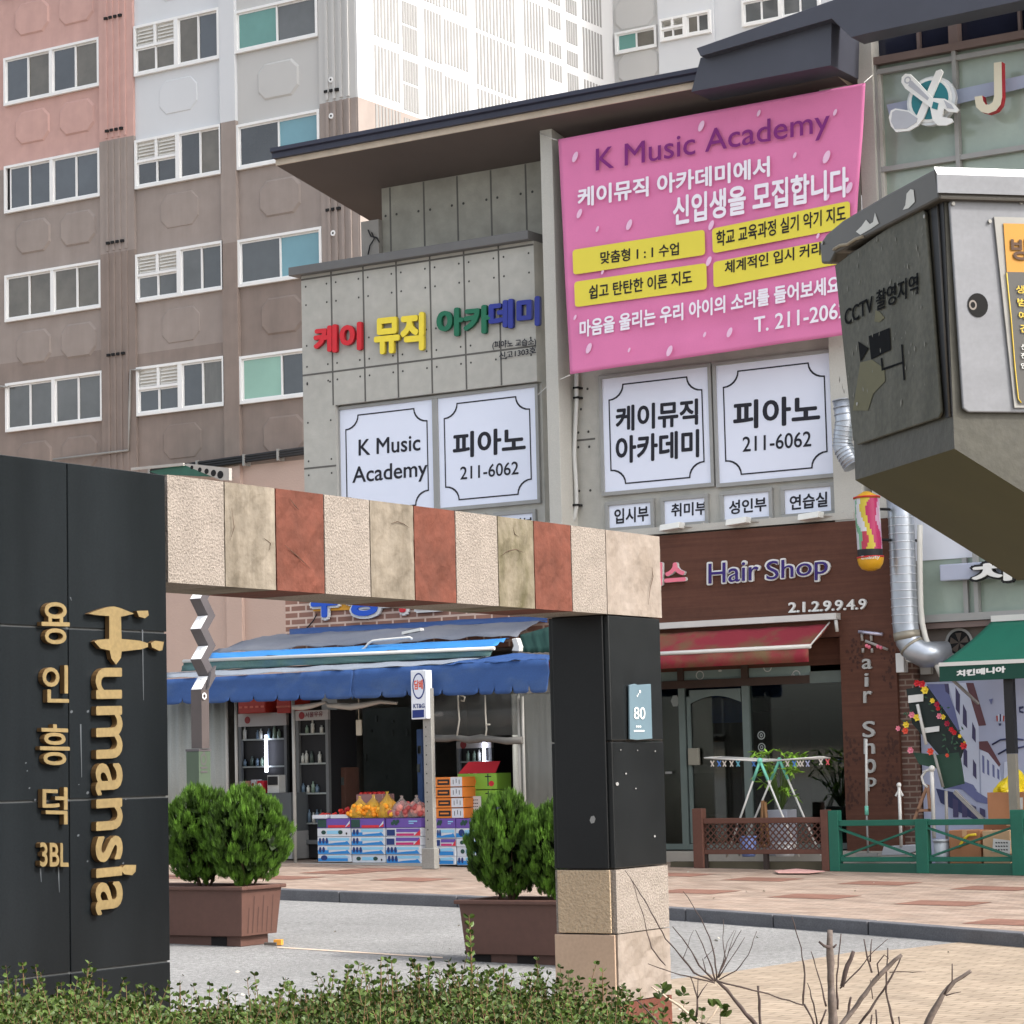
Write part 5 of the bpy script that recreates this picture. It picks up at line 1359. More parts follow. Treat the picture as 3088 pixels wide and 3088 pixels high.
f2 = fridge(d1, 1322, 1655, 850, 945, 2000, YS + 0.9, "narrow glass fridge with a lettered header beside the open doorway")
k = MB(); pfh = YP(YS + 0.9)
letters(k, "서울우유", pfh, d1(1420, 915), d1(1590, 900), d1(1420, 865), 0.003, 0.02, 0.003); k.build("lettering", mat("dull maroon print", (110, 52, 58), 0.6, 0.05, 3), f2)
fridge(b5, 1150, 1420, 330, 380, 1000, YS + 2.2, "glass fridge behind the green and orange cartons with a lit white tube", ((1350, 330), (1350, 505)))
ctr = thing("counter", "grey shop counter with small packs on top, left of the greengrocer doorway", "counter", YP(YS + 0.55)(d1(900, 1650)))
pc_ = YP(YS + 0.55); a, b, z0_, z1_ = rect(pc_, d1(690, 1655), d1(1285, 2100))
mb = MB(); mb.box(a, b, YS + 0.55, YS + 1.1, zs(a) + 0.4, z1_); mb.build("front", mat("slate counter front", (84, 88, 90), 0.6, 0.06, 1.5), ctr)
mb = MB(); mb.box(a, b, YS + 0.56, YS + 1.1, zs(a), zs(a) + 0.40); mb.build("base", mat("pale counter base", (150, 150, 148), 0.6, 0.06, 1.5), ctr)
for nm_, lab, x0_, x1_, y0_, c_ in (("snack_pack", "white snack pack at the left end of the counter", 750, 800, 1535, (206, 204, 200)), ("snack_pack", "white and red pack second from the left on the counter", 806, 845, 1530, (190, 120, 116)),
                                 ("snack_pack", "striped pale pack in the middle of the counter", 860, 905, 1520, (200, 200, 206)), ("snack_pack", "red pack with a white dot on the counter", 920, 980, 1530, (196, 40, 58)), ("card_terminal", "white card terminal with a dark screen on the counter", 1020, 1135, 1475, (190, 190, 186))):
    x0w, x1w, z0w, z1w = rect(pc_, d1(x0_, y0_), d1(x1_, 1650)); t_ = thing(nm_, lab, "pack" if nm_ == "snack_pack" else "till", ((x0w + x1w) / 2, YS + 0.7, z1_), "packs on the counter" if nm_ == "snack_pack" else None)
    mb = MB(); mb.box(x0w, x1w, YS + 0.62, YS + 0.78, z1_, z1w); mb.build("body", mat("pack " + str(c_), c_, 0.5, 0.08, 5), t_, bev=0.005)
    mb = MB()
    if nm_ == "card_terminal": mb.box(x0w + 0.02, x1w - 0.02, YS + 0.605, YS + 0.618, z1_ + (z1w - z1_) * 0.45, z1w - 0.02); mb.build("screen", dark_b, t_)
    else: mb.disc(((x0w + x1w) / 2, YS + 0.615, z1w - (z1w - z1_) * 0.35), ((x1w - x0w) * 0.3, 0, 0), (0, 0, (x1w - x0w) * 0.3)); mb.build("print", white_l if c_[1] < 150 else mat("dull red badge", (140, 50, 52)), t_)
crt = mat("red plastic crate", (168, 52, 40), 0.5, 0.08, 3)
for lab, x0_, x1_ in (("long red plastic crate hanging under the awning over the wide fridge", 765, 1030), ("short red plastic crate under the awning left of the pale tube", 1140, 1272)):
    x0w, x1w, z0w, z1w = rect(YP(YFr - 0.1), d1(x0_, 740), d1(x1_, 868)); t_ = thing("plastic_crate", lab, "crate", ((x0w + x1w) / 2, YFr, z0w), "red crates under the awning")
    mb = MB(); mb.box(x0w, x1w, YFr - 0.1, YFr + 0.4, z0w, z1w); mb.build("body", crt, t_, bev=0.012)
    mb = MB()
    for q in range(5): xx = x0w + (x1w - x0w) * (q + 0.5) / 5; mb.box(xx - 0.03, xx + 0.03, YFr - 0.106, YFr - 0.1, z0w + 0.08, z0w + 0.11)
    mb.build("handle_slot", mat("crate slot", (206, 110, 90), 0.6), t_)
tgw = thing("hanging_tag", "pale tag hanging in the dim doorway beside the narrow fridge", "tag", YP(YS + 0.5)(b5(438, 165)))
mb = MB(); a, b, z0_, z1_ = rect(YP(YS + 0.5), b5(418, 172), b5(458, 283)); mb.box(a, b, YS + 0.5, YS + 0.52, z0_, z1_); mb.tube([((a + b) / 2, YS + 0.51, z1_), ((a + b) / 2, YS + 0.51, z1_ + 0.9)], 0.006, 4); mb.build("tag", mat("ivory tag", (186, 178, 160), 0.6), tgw)
# dim stock seen inside
for nm_, lab, cf, tl, br, y, c_ in (("display_shelf", "tall dim shelf of dark goods at the back of the greengrocer", b5, (465, 90), (830, 760), YS + 3.4, (72, 78, 74)), ("blue_column", "narrow blue painted column inside the greengrocer left of the steel post", b5, (858, 240), (905, 780), YS + 1.4, (64, 88, 130)),
                                  ("cardboard_bin", "brown cardboard bin inside behind the oranges", b5, (232, 520), (345, 870), YS + 1.2, (92, 62, 50))):
    a, b, z0_, z1_ = rect(YP(y), cf(*tl), cf(*br)); t_ = thing(nm_, lab, nm_.split("_")[1], ((a + b) / 2, y, zs(a)))
    mb = MB(); mb.box(a, b, y, y + 0.35, zs(a), z1_); mb.build("body", mat(nm_ + " paint", c_, 0.8, 0.25, 2), t_, bev=0.01)
    mb = MB(); r_ = random.Random(5)
    for q in range(8 if nm_ == "display_shelf" else 3):
        x = r_.uniform(a + 0.03, b - 0.03); z = r_.uniform(z0_, z1_ - 0.1); mb.box(x - 0.02, x + 0.02, y - 0.02, y - 0.001, z, z + r_.uniform(0.03, 0.12))
    mb.build("goods", mat("muted goods", (70, 76, 72), 0.6, 0.4, 9), t_)

# ---- fruit cartons
cw = mat("white carton", (206, 210, 216), 0.7, 0.05, 3); cblue = mat("blue carton print", (40, 130, 200), 0.6, 0.05, 4); cnavy = mat("navy carton print", (30, 52, 110), 0.6, 0.1, 5); cpurp = mat("purple carton", (104, 78, 158), 0.65, 0.06, 3)
cred = mat("red carton print", (206, 48, 60), 0.6, 0.05, 4); cmag = mat("magenta carton print", (190, 50, 112), 0.6, 0.05, 4); cgrn = mat("dark green carton print", (36, 70, 62), 0.6, 0.1, 5); cor = mat("orange carton", (222, 128, 52), 0.65, 0.06, 3)
cgreen = mat("lime carton", (136, 186, 66), 0.65, 0.06, 3); cblk = mat("black carton print", (38, 30, 30), 0.6, 0.1, 5)
CM = [cw, cblue, cnavy, cpurp, cred, cmag, cgrn, cor, cgreen, cblk, mat("pale blue carton print", (140, 196, 226), 0.6, 0.05, 3)]
def carton(x0, x1, z0, z1, y, style, lab, grp, dep=0.36):
    j = rnd.uniform(-0.012, 0.012)
    t_ = thing("fruit_carton", lab, "carton", ((x0 + x1) / 2, y + dep / 2, z0), grp)
    body = {"w": 0, "p": 3, "o": 7, "g": 8, "pr": 3}[style[0] if style[0] in "wog" else style]
    k = MB(); k.box(x0 + 0.004, x1 - 0.004, y + j, y + dep + j, z0, z1 - 0.004); k.build("body", CM[body], t_, bev=0.006)
    k = MB(); W_, H_ = x1 - x0, z1 - z0; yy = y + j - 0.003
    def r(m, a, b, c, d, l=0): k.mi = m; k.face([(x0 + W_ * a, yy - l * 0.0006, z0 + H_ * c), (x0 + W_ * b, yy - l * 0.0006, z0 + H_ * c), (x0 + W_ * b, yy - l * 0.0006, z0 + H_ * d), (x0 + W_ * a, yy - l * 0.0006, z0 + H_ * d)])
    def tri(m, P, l=0): k.mi = m; k.face([(x0 + W_ * a, yy - l * 0.0006, z0 + H_ * b) for a, b in P])
    if style == "w":       # white with blue sweep and bottles
        r(1, 0.02, 0.34, 0.06, 0.5, 1); r(10, 0.3, 0.95, 0.55, 0.85, 1); tri(1, [(0.34, 0.06), (0.98, 0.08), (0.9, 0.5), (0.34, 0.22)], 2)
        for q in range(2 + rnd.randrange(2)): k.mi = 2; k.disc((x0 + W_ * (0.09 + 0.1 * q), yy - 0.002, z0 + H_ * 0.55), (W_ * 0.04, 0, 0), (0, 0, H_ * 0.33), 10)
        tri(0, [(0.4, 0.3), (0.85, 0.42), (0.85, 0.55), (0.4, 0.45)], 3)
    elif style == "w2":    # plain white with fruit picture
        r(10, 0.3, 0.72, 0.3, 0.7, 1)
        for q in (0.2, 0.7): k.mi = 6; k.disc((x0 + W_ * q, yy - 0.002, z0 + H_ * 0.5), (W_ * 0.07, 0, 0), (0, 0, H_ * 0.25), 9)
        k.mi = 9; k.disc((x0 + W_ * 0.88, yy - 0.002, z0 + H_ * 0.35), (W_ * 0.025, 0, 0), (0, 0, H_ * 0.15), 8)
    elif style == "w3":
        r(1, 0.02, 0.9, 0.1, 0.5, 1); k.mi = 2; k.disc((x0 + W_ * 0.2, yy - 0.002, z0 + H_ * 0.55), (W_ * 0.1, 0, 0), (0, 0, H_ * 0.36), 10); tri(10, [(0.3, 0.5), (0.95, 0.6), (0.8, 0.9), (0.3, 0.8)], 2)
    elif style == "wr":    # with red corner
        r(3, 0.3, 0.97, 0.5, 0.9, 1); r(5, 0.3, 0.8, 0.08, 0.36, 1); tri(4, [(0.8, 0.08), (0.98, 0.08), (0.98, 0.8)], 2); r(2, 0.03, 0.26, 0.1, 0.8, 1)
    elif style in ("p", "pr"):
        if style == "pr":
            r(6, 0.02, 0.28, 0.06, 0.9, 1); r(4, 0.33, 0.85, 0.04, 0.3, 1); tri(0, [(0.84, 0.1), (0.98, 0.1), (0.98, 0.75)], 2); tri(4, [(0.86, 0.1), (0.98, 0.1), (0.98, 0.45)], 3)
        else:
            for q in range(4): k.mi = 6; k.disc((x0 + W_ * (0.2 + 0.05 * q), yy - 0.001 - q * 0.0004, z0 + H_ * (0.45 + 0.2 * (q % 2))), (W_ * 0.05, 0, 0), (0, 0, H_ * 0.2), 9)
            r(10, 0.66, 0.9, 0.6, 0.72, 1); r(10, 0.66, 0.8, 0.4, 0.5, 1)
    elif style == "o":
        r(9, 0.16, 0.56, 0.2, 0.75, 1); r(0, 0.6, 0.985, 0.04, 0.96, 1); r(7, 0.2, 0.5, 0.4, 0.55, 2)
        for q in range(3): r(9, 0.68 + 0.1 * q, 0.70 + 0.1 * q, 0.25 + 0.12 * (q % 2), 0.7 + 0.1 * (q % 2), 2)
    elif style == "g":
        r(8, 0.54, 0.98, 0.02, 0.98, 1); k.mi = 7; k.disc((x0 + W_ * 0.36, yy - 0.002, z0 + H_ * 0.5), (W_ * 0.12, 0, 0), (0, 0, H_ * 0.3), 10); k.mi = 4; k.disc((x0 + W_ * 0.86, yy - 0.003, z0 + H_ * 0.35), (W_ * 0.07, 0, 0), (0, 0, H_ * 0.18), 8)
        r(9, 0.7, 0.86, 0.75, 0.82, 2); r(6, 0.76, 0.79, 0.2, 0.95, 2)
    k.build("print", CM, t_)
    return t_
rows = ["bottom row", "second row up", "middle row", "fourth row up", "top row"]
looks = {"w": "white and blue", "w2": "white fruit picture", "w3": "blue bottomed white", "wr": "white, purple and red", "p": "purple", "pr": "purple with red stripe"}
def stack(x0_, x1_, ys, styles, where, grp, y=YS + 0.05):
    pl = YP(y); n = len(ys) - 1
    xa, xb = pl(b5(x0_, ys[0])).x, pl(b5(x1_, ys[0])).x
    for i in range(n):
        z0w, z1w = pl(b5(x0_, ys[i])).z, pl(b5(x0_, ys[i + 1])).z
        if i == 0: z0w = zs(xa) + 0.02
        st = styles[i]; carton(xa, xb, z0w, z1w, y, st, "%s fruit carton, %s, %s" % (looks[st], rows[i], where), grp)
    return xa, xb, z1w
G1 = "fruit cartons stacked left of the steel post"; G2 = "fruit cartons stacked right of the steel post"
s1 = stack(140, 385, (1217, 1152, 1088, 1022, 960, 889), ("w3", "w", "w", "w2", "pr"), "stack nearest the counter", G1)
s2 = stack(388, 634, (1217, 1152, 1088, 1022, 960, 889), ("w2", "w", "w", "w", "pr"), "middle stack under the oranges", G1)
s3 = stack(638, 895, (1217, 1152, 1088, 1022, 958, 887), ("w", "w", "wr", "wr", "p"), "stack left of the steel post", G1)
s4 = stack(992, 1150, (1226, 1164, 1095, 1034, 960, 889), ("w3", "w3", "wr", "w", "p"), "stack right of the steel post", G2)
s5 = stack(1153, 1375, (1226, 1164, 1095, 1034, 960, 889), ("w", "w2", "w2", "w3", "p"), "rightmost stack by the shrub", G2)
pl = YP(YS + 0.1)
ordn = ["lowest", "second lowest", "second from the top", "topmost"]
for i, (yb2_, yt2) in enumerate(((887, 815), (812, 740), (737, 664), (661, 588))):
    carton(pl(b5(988, 700)).x, pl(b5(1205, 700)).x, pl(b5(988, yb2_)).z if i else s4[2], pl(b5(988, yt2)).z, YS + 0.08, "o", "orange printed carton, %s of the four by the steel post" % ordn[i], "orange cartons", 0.34)
xga, xgb = YP(YS + 0.4)(b5(1160, 600)).x, YP(YS + 0.4)(b5(1450, 600)).x; plg2 = YP(YS + 0.4)
zb1_ = s5[2]; 
t1 = carton(xga, xgb, plg2(b5(1300, 805)).z, plg2(b5(1300, 682)).z, YS + 0.4, "g", "lower lime green tomato carton behind the orange ones", "lime green cartons")
t2 = carton(xga, xgb, plg2(b5(1300, 678)).z, plg2(b5(1300, 560)).z, YS + 0.4, "g", "upper lime green tomato carton with its red lid open", "lime green cartons")
mb = MB(); zt9 = plg2(b5(1300, 560)).z; mb.prism([(xga, YS + 0.41, zt9), (xgb - 0.04, YS + 0.41, zt9), (xgb - 0.08, YS + 0.6, zt9 + 0.16), (xga + 0.05, YS + 0.6, zt9 + 0.16)], (0, 0.01, 0.0)); mb.build("lid", cred, t2)
carton(xga, xgb, zb1_, plg2(b5(1300, 806)).z, YS + 0.4, "p", "purple carton under the two lime green ones", G2)
cd_ = thing("price_card", "white handwritten price card leaning on the lime green cartons", "card", YP(YS + 0.34)(b5(1280, 800)))
a, b, z0_, z1_ = rect(YP(YS + 0.34), b5(1215, 728), b5(1332, 842)); mb = MB(); mb.box(a, b, YS + 0.335, YS + 0.345, z0_, z1_); mb.build("card", mat("white card", (214, 214, 210), 0.7, 0.03, 3), cd_)
mb = MB(); r_ = random.Random(8)
for i in range(4):
    z = z1_ - 0.05 - i * 0.045
    for q in range(6): x = a + 0.04 + q * (b - a - 0.08) / 6; mb.box(x, x + 0.02, YS + 0.331, YS + 0.3345, z - r_.uniform(0.004, 0.014), z + 0.004)
mb.build("scrawl", ink, cd_)

# ---- loose fruit on the cartons
def fruit_heap(name, lab, cat, c, w, d_, h, cols, r, grp, bag=None, n=40, zb_=None, tray=None):
    t_ = thing(name, lab, cat, c, grp); c = Vector(c); k = MB(); q = random.Random(int(w * 1000 + c.x * 77))
    for i in range(n):
        u_ = q.uniform(-1, 1); v_ = q.uniform(-1, 1); zz = q.uniform(0, 1) * h * max(0.15, 1 - abs(u_) ** 2 * 0.8)
        k.mi = q.randrange(len(cols)); k.ball(c + Vector((u_ * w / 2, v_ * d_ / 2, r + zz)), r * q.uniform(0.85, 1.1), 8, 6)
    k.build("fruit", cols, t_)
    if tray: k = MB(); k.box(c.x - w / 2 - 0.02, c.x + w / 2 + 0.02, c.y - d_ / 2 - 0.03, c.y + d_ / 2, c.z, c.z + 0.05); k.build("tray", tray, t_)
    if bag:
        k = MB(); k.smooth = True; n1 = 14; prof = [(1.08, 0.0), (1.18, 0.35), (1.1, 0.8), (0.8, 1.2), (0.35, 1.55), (0.12, 1.8), (0.2, 2.0)]
        V = []
        for a_, b_ in prof:
            for i in range(n1):
                t2_ = 2 * math.pi * i / n1; w_ = 1 + 0.14 * math.sin(3 * t2_ + c.x * 9) * (0.4 + b_ * 0.6)
                V.append(c + Vector((a_ * w_ * w / 2 * math.cos(t2_), a_ * w_ * d_ / 2 * math.sin(t2_), b_ * h)))
        k.raw(V, [[j * n1 + i, j * n1 + (i + 1) % n1, (j + 1) * n1 + (i + 1) % n1, (j + 1) * n1 + i] for j in range(len(prof) - 1) for i in range(n1)])
        k.build("bag", bag, t_)
    return t_
tom = [mat("tomato red", (206, 50, 36), 0.35, 0.1, 6), mat("tomato deep red", (176, 34, 30), 0.35, 0.1, 6)]
oran = [mat("orange skin", (238, 150, 30), 0.45, 0.08, 6), mat("yellow skin", (236, 176, 52), 0.45, 0.08, 6)]
pea = [mat("peach red", (168, 74, 72), 0.5, 0.1, 6), mat("peach pink", (206, 132, 122), 0.5, 0.1, 6)]
bagm = film("thin plastic bag", (190, 176, 170), 0.35); bagy = film("yellow plastic bag", (226, 186, 70), 0.42)
Yf = YS + 0.16; pfz = YP(Yf)
ztop = s1[2]
def fx(x): return pfz(b5(x, 880)).x
fruit_heap("tomato_tray", "white tray of red tomatoes at the left end of the cartons", "tray", (fx(195), Yf, ztop), 0.2, 0.22, 0.05, tom, 0.022, "trays of tomatoes", n=26, tray=cw)
fruit_heap("tomato_tray", "heaped tray of red tomatoes next to the orange bags", "tray", (fx(330), Yf + 0.04, ztop), 0.26, 0.24, 0.13, tom, 0.024, "trays of tomatoes", n=46, tray=cw)
fruit_heap("fruit_bag", "yellow plastic bag of oranges, left one", "bag", (fx(450), Yf, ztop), 0.26, 0.22, 0.15, oran, 0.034, "bags of fruit", bagy, 60)
fruit_heap("fruit_bag", "yellow plastic bag of oranges in the middle", "bag", (fx(545), Yf + 0.02, ztop), 0.26, 0.22, 0.16, oran, 0.034, "bags of fruit", bagy, 60)
fruit_heap("fruit_bag", "yellow plastic bag of oranges next to the peaches", "bag", (fx(648), Yf, ztop), 0.28, 0.22, 0.18, oran, 0.034, "bags of fruit", bagy, 70)
fruit_heap("fruit_bag", "clear plastic bag of reddish peaches, left one", "bag", (fx(755), Yf, ztop), 0.28, 0.22, 0.15, pea, 0.04, "bags of fruit", bagm, 50)
fruit_heap("fruit_bag", "clear plastic bag of reddish peaches against the steel post", "bag", (fx(858), Yf + 0.02, ztop), 0.27, 0.22, 0.15, pea, 0.042, "bags of fruit", bagm, 46)
bx = thing("fruit_box", "open pink lined box of fruit behind the orange bags", "box", (fx(515), YS + 0.5, ztop)); a, b, z0_, z1_ = rect(YP(YS + 0.45), b5(420, 715), b5(612, 880))
mb = MB(); mb.box(a, b, YS + 0.45, YS + 0.75, ztop, z1_); mb.build("body", mat("dusty pink box", (150, 112, 110), 0.7, 0.1, 4), bx, bev=0.006)
mb = MB(); q = random.Random(2)
for i in range(14): mb.ball((a + 0.05 + (b - a - 0.1) * i / 13, YS + 0.5 + 0.05 * (i % 3), z1_ + 0.005), 0.03, 7, 5)
mb.build("fruit", tom[1], bx)

# ---- steel post with the lit box sign
YPo = YS - 0.60; pPo = YP(YPo)
po = thing("steel_post", "galvanised punched steel post standing in front of the fruit cartons", "post", (pPo(b5(960, 1240)).x, YPo, zs(-21)))
xa, xb = pPo(b5(926, 600)).x, pPo(b5(988, 600)).x; zt8 = pPo(b5(950, -60)).z
gal = mat("dull galvanised steel", (148, 146, 140), 0.5, 0.12, 3, metal=0.3, fine=0.08)
mb = MB(); mb.box(xa, xb, YPo - 0.04, YPo + 0.04, zs(xa), zt8); mb.box(xa - 0.05, xb + 0.02, YPo - 0.06, YPo + 0.06, zs(xa), zs(xa) + 0.28); mb.build("shaft", gal, po, bev=0.01)
mb = MB()
for k_ in range(18): mb.disc(((xa + xb) / 2 - 0.02, YPo - 0.043, zs(xa) + 0.4 + k_ * 0.125), (0.009, 0, 0), (0, 0, 0.012), 6)
mb.build("punched_hole", hole, po)
sb = thing("box_sign", "upright white box sign with red and navy print fixed on the steel post", "sign", pPo(d4(905, 750)))
a, b, z0_, z1_ = rect(YP(YPo - 0.12), d4(843, 570), d4(945, 915))
mb = MB(); mb.box(a, b, YPo - 0.12, YPo - 0.05, z0_, z1_); mb.box(b - 0.001, b + 0.035, YPo - 0.12, YPo + 0.02, z0_ + 0.004, z1_ - 0.004); mb.build("case", mat("white sign case", (216, 220, 226), 0.45, 0.03, 2), sb, bev=0.008)
pz = YP(YPo - 0.121); nav = mat("navy print", (24, 44, 112), 0.5, 0.05, 3); redp = mat("orange red print", (214, 84, 56), 0.5, 0.05, 3)
def el(k, cx, cy, rx, ry, lift, n=26): k.face([pz(d4(cx + rx * math.cos(2 * math.pi * i / n), cy + ry * math.sin(2 * math.pi * i / n))) + pz.n * lift for i in range(n)])
mb = MB(); el(mb, 901, 680, 44, 93, 0.002); mb.face([pz(d4(*p)) + pz.n * 0.002 for p in ((857, 852), (940, 848), (940, 902), (857, 908))]); mb.build("navy_print", nav, sb)
mb = MB(); el(mb, 901, 680, 36, 82, 0.003); mb.build("white_print", mat("pale sign print", (206, 212, 224), 0.5, 0.03, 3), sb)
mb = MB(); letters(mb, "담배", pz, d4(872, 705), d4(932, 702), d4(872, 640), 0.001, 0.03, 0.004); mb.build("red_lettering", redp, sb)
mb = MB(); letters(mb, "KT&G", pz, d4(866, 838), d4(944, 835), d4(866, 808), 0.001, 0.02, 0.004); mb.build("navy_lettering", nav, sb)
# ================================================================== FENCES AND CLUTTER BEFORE THE SALON
YN = 30.4; pN = YP(YN)
fbw = mat("brown painted timber", (92, 60, 49), 0.75, 0.12, 3, stretch=(1, 1, 1), fine=0.08); fgr = mat("green painted timber", (24, 92, 74), 0.6, 0.1, 2.5, fine=0.06); fgd = mat("dark green plinth", (30, 76, 62), 0.75, 0.12, 2)
fb = thing("lattice_fence", "low brown timber fence with diamond lattice in front of the hair shop window", "fence", pN(b6(850, 1490)))
X = lambda x, y=1300: pN(b6(x, y)).x; Z = lambda y, x=850: pN(b6(x, y)).z
gz = lambda x: zs(x)
mb = MB(); mb.box(X(352), X(424), YN - 0.06, YN + 0.06, gz(X(380)), Z(1058, 390)); mb.build("post", fbw, fb, bev=0.008)
mb = MB(); mb.box(X(1283), X(1338), YN - 0.06, YN + 0.06, gz(X(1300)), Z(1066, 1310)); mb.build("post", fbw, fb, bev=0.008)
mb = MB(); zt7 = Z(1125); mb.box(X(424), X(1283), YN - 0.035, YN + 0.035, Z(1166), zt7); mb.build("top_rail", fbw, fb, bev=0.008)
mb = MB(); mb.box(X(424), X(1283), YN - 0.03, YN + 0.03, Z(1390), Z(1356)); mb.build("bottom_rail", fbw, fb, bev=0.006)
mb = MB(); xa, xb, z0_, z1_ = X(424), X(1283), Z(1356), Z(1166); H_ = z1_ - z0_
def clipbar(k, xs_, xe_, z0b, z1b, y):
    """one lattice strip, clipped to the panel"""
    dx = xe_ - xs_; dz = z1b - z0b
    t0, t1_ = 0.0, 1.0
    for lo, hi, s, d_ in ((xa, xb, xs_, dx),):
        if d_ != 0:
            q0, q1 = (lo - s) / d_, (hi - s) / d_
            t0, t1_ = max(t0, min(q0, q1)), min(t1_, max(q0, q1))
    if t1_ - t0 > 0.05: k.bar((xs_ + dx * t0, y, z0b + dz * t0), (xs_ + dx * t1_, y, z0b + dz * t1_), 0.012, 0.022, up=(0, 1, 0))
st = 0.088; n = int((xb - xa + H_) / st) + 2
for i in range(n):
    x = xa - H_ + i * st
    clipbar(mb, x, x + H_, z0_, z1_, YN - 0.008); clipbar(mb, x + H_, x, z0_, z1_, YN + 0.006)
mb.build("lattice", fbw, fb)
mb = MB()
for x in (408, 850): mb.box(X(x) , X(x) + 0.06, YN - 0.02, YN + 0.04, gz(X(x)), Z(1390))
mb.build("foot", mat("dark foot", (52, 42, 38), 0.8, 0.1, 3), fb)
mb = MB(); mb.box(X(150), X(1338), YN + 0.07, YN + 0.2, gz(X(150)) - 0.05, gz(X(850)) + 0.10); mb.build("plinth", mat("dark mossy timber", (84, 78, 62), 0.85, 0.15, 3), fb)
A = lambda x, y=900: pN(a3(x, y)).x; Zc = lambda y, x=1350: pN(a3(x, y)).z
fg = thing("cross_fence", "low green painted timber fence with crossed braces in front of the mural and boxes", "fence", pN(a3(1400, 1050)))
for x0_, x1_, yt in ((836, 893, 722), (1326, 1396, 770), (1868, 1940, 718), (2420, 2490, 750)):
    mb = MB(); mb.box(A(x0_), A(x1_), YN - 0.06, YN + 0.06, gz(A(x0_)) , Zc(yt, x0_)); mb.build("post", fgr, fg, bev=0.008)
xs4 = [A(893), A(1326), A(1396), A(1868), A(1940), A(2420)]
for i in (0, 2, 4):
    x0_, x1_ = xs4[i], xs4[i + 1]
    mb = MB(); mb.box(x0_, x1_, YN - 0.035, YN + 0.035, Zc(806), Zc(773)); mb.build("top_rail", fgr, fg, bev=0.006)
    mb = MB(); mb.box(x0_, x1_, YN - 0.035, YN + 0.035, Zc(1012), Zc(985)); mb.build("bottom_rail", fgr, fg, bev=0.006)
    mb = MB(); mb.bar((x0_, YN - 0.014, Zc(822)), (x1_, YN - 0.014, Zc(984)), 0.024, 0.075, up=(0, 1, 0)); mb.build("brace", fgr, fg)
    mb = MB(); mb.bar((x0_, YN + 0.014, Zc(984)), (x1_, YN + 0.014, Zc(822)), 0.024, 0.075, up=(0, 1, 0)); mb.build("brace", fgr, fg)
mb = MB(); mb.box(A(838), A(2490), YN - 0.05, YN + 0.05, gz(A(838)) - 0.25, Zc(1022)); mb.build("plinth", fgd, fg, bev=0.008)

# drying rack
YR = 30.85; pR = YP(YR)
wh = mat("white enamel tube", (206, 204, 198), 0.4, 0.05, 3); teal = mat("mint plastic", (120, 200, 176), 0.5, 0.05, 3)
rk = thing("drying_rack", "folding white laundry rack with mint joints and hanging pegs behind the lattice fence", "rack", (pR(b6(900, 1400)).x, YR, floor_z(-18)))
def B(x, y, dy=0.0): return YP(YR + dy)(b6(x, y))
zfl2 = zs(-18) + 0.1
def leg(x0_, y0_, x1_, y1_, dy0, dy1):
    a = B(x0_, y0_, dy0); b = B(x1_, y1_, dy1); d_ = b - a; t_ = (zfl2 - a.z) / d_.z; b = a + d_ * t_
    k = MB(); k.tube([a, b], 0.014, 7); k.build("leg", wh, rk)
    k = MB(); k.tube([a, a + (b - a) * 0.2], 0.021, 7); k.build("sleeve", teal, rk)
leg(825, 715, 680, 1130, 0, 0); leg(828, 715, 997, 1130, 0, 0); leg(966, 708, 800, 1100, 0.28, 0.28); leg(970, 708, 1150, 1130, 0.28, 0.28)
mb = MB(); mb.ball(B(825, 710), 0.04, 8, 6); mb.ball(B(968, 703, 0.28), 0.035, 8, 6); mb.build("joint", teal, rk)
mb = MB()
for P in (((420, 690), (825, 712), 0, 0), ((545, 683), (968, 704), 0.28, 0.28), ((825, 718), (1265, 682), 0, 0), ((968, 706), (1335, 690), 0.28, 0.28), ((420, 690), (545, 683), 0, 0.28), ((1265, 682), (1335, 690), 0, 0.28)):
    mb.tube([B(*P[0], P[2]), B(*P[1], P[3])], 0.012, 6)
for f_ in (0.3, 0.7):
    mb.tube([B(420, 690).lerp(B(545, 683, .28), f_), B(825, 712).lerp(B(968, 704, .28), f_)], 0.006, 5); mb.tube([B(825, 718).lerp(B(968, 706, .28), f_), B(1265, 682).lerp(B(1335, 690, .28), f_)], 0.006, 5)
mb.build("wing_frame", wh, rk)
for i, (x, c_) in enumerate(((478, 0), (528, 1), (566, 0), (618, 0), (665, 2), (780, 1), (1025, 0), (1075, 1), (1108, 0), (1130, 0), (1172, 3), (1268, 0), (1318, 4))):
    y = 730 + (-12 if x > 1200 else 0); c = B(x, y, 0.02)
    k = MB(); k.bar(c + Vector((-0.025, 0, 0.035)), c + Vector((0.022, 0, -0.04)), 0.012, 0.014, up=(0, 1, 0)); k.bar(c + Vector((0.025, 0.004, 0.035)), c + Vector((-0.022, 0.004, -0.04)), 0.012, 0.014, up=(0, 1, 0))
    cc_ = [(214, 206, 196), (80, 130, 206), (110, 180, 200), (170, 176, 206), (206, 90, 96)][c_]
    k.build("peg", mat("peg " + str(cc_), cc_, 0.5, 0.04, 5), rk)

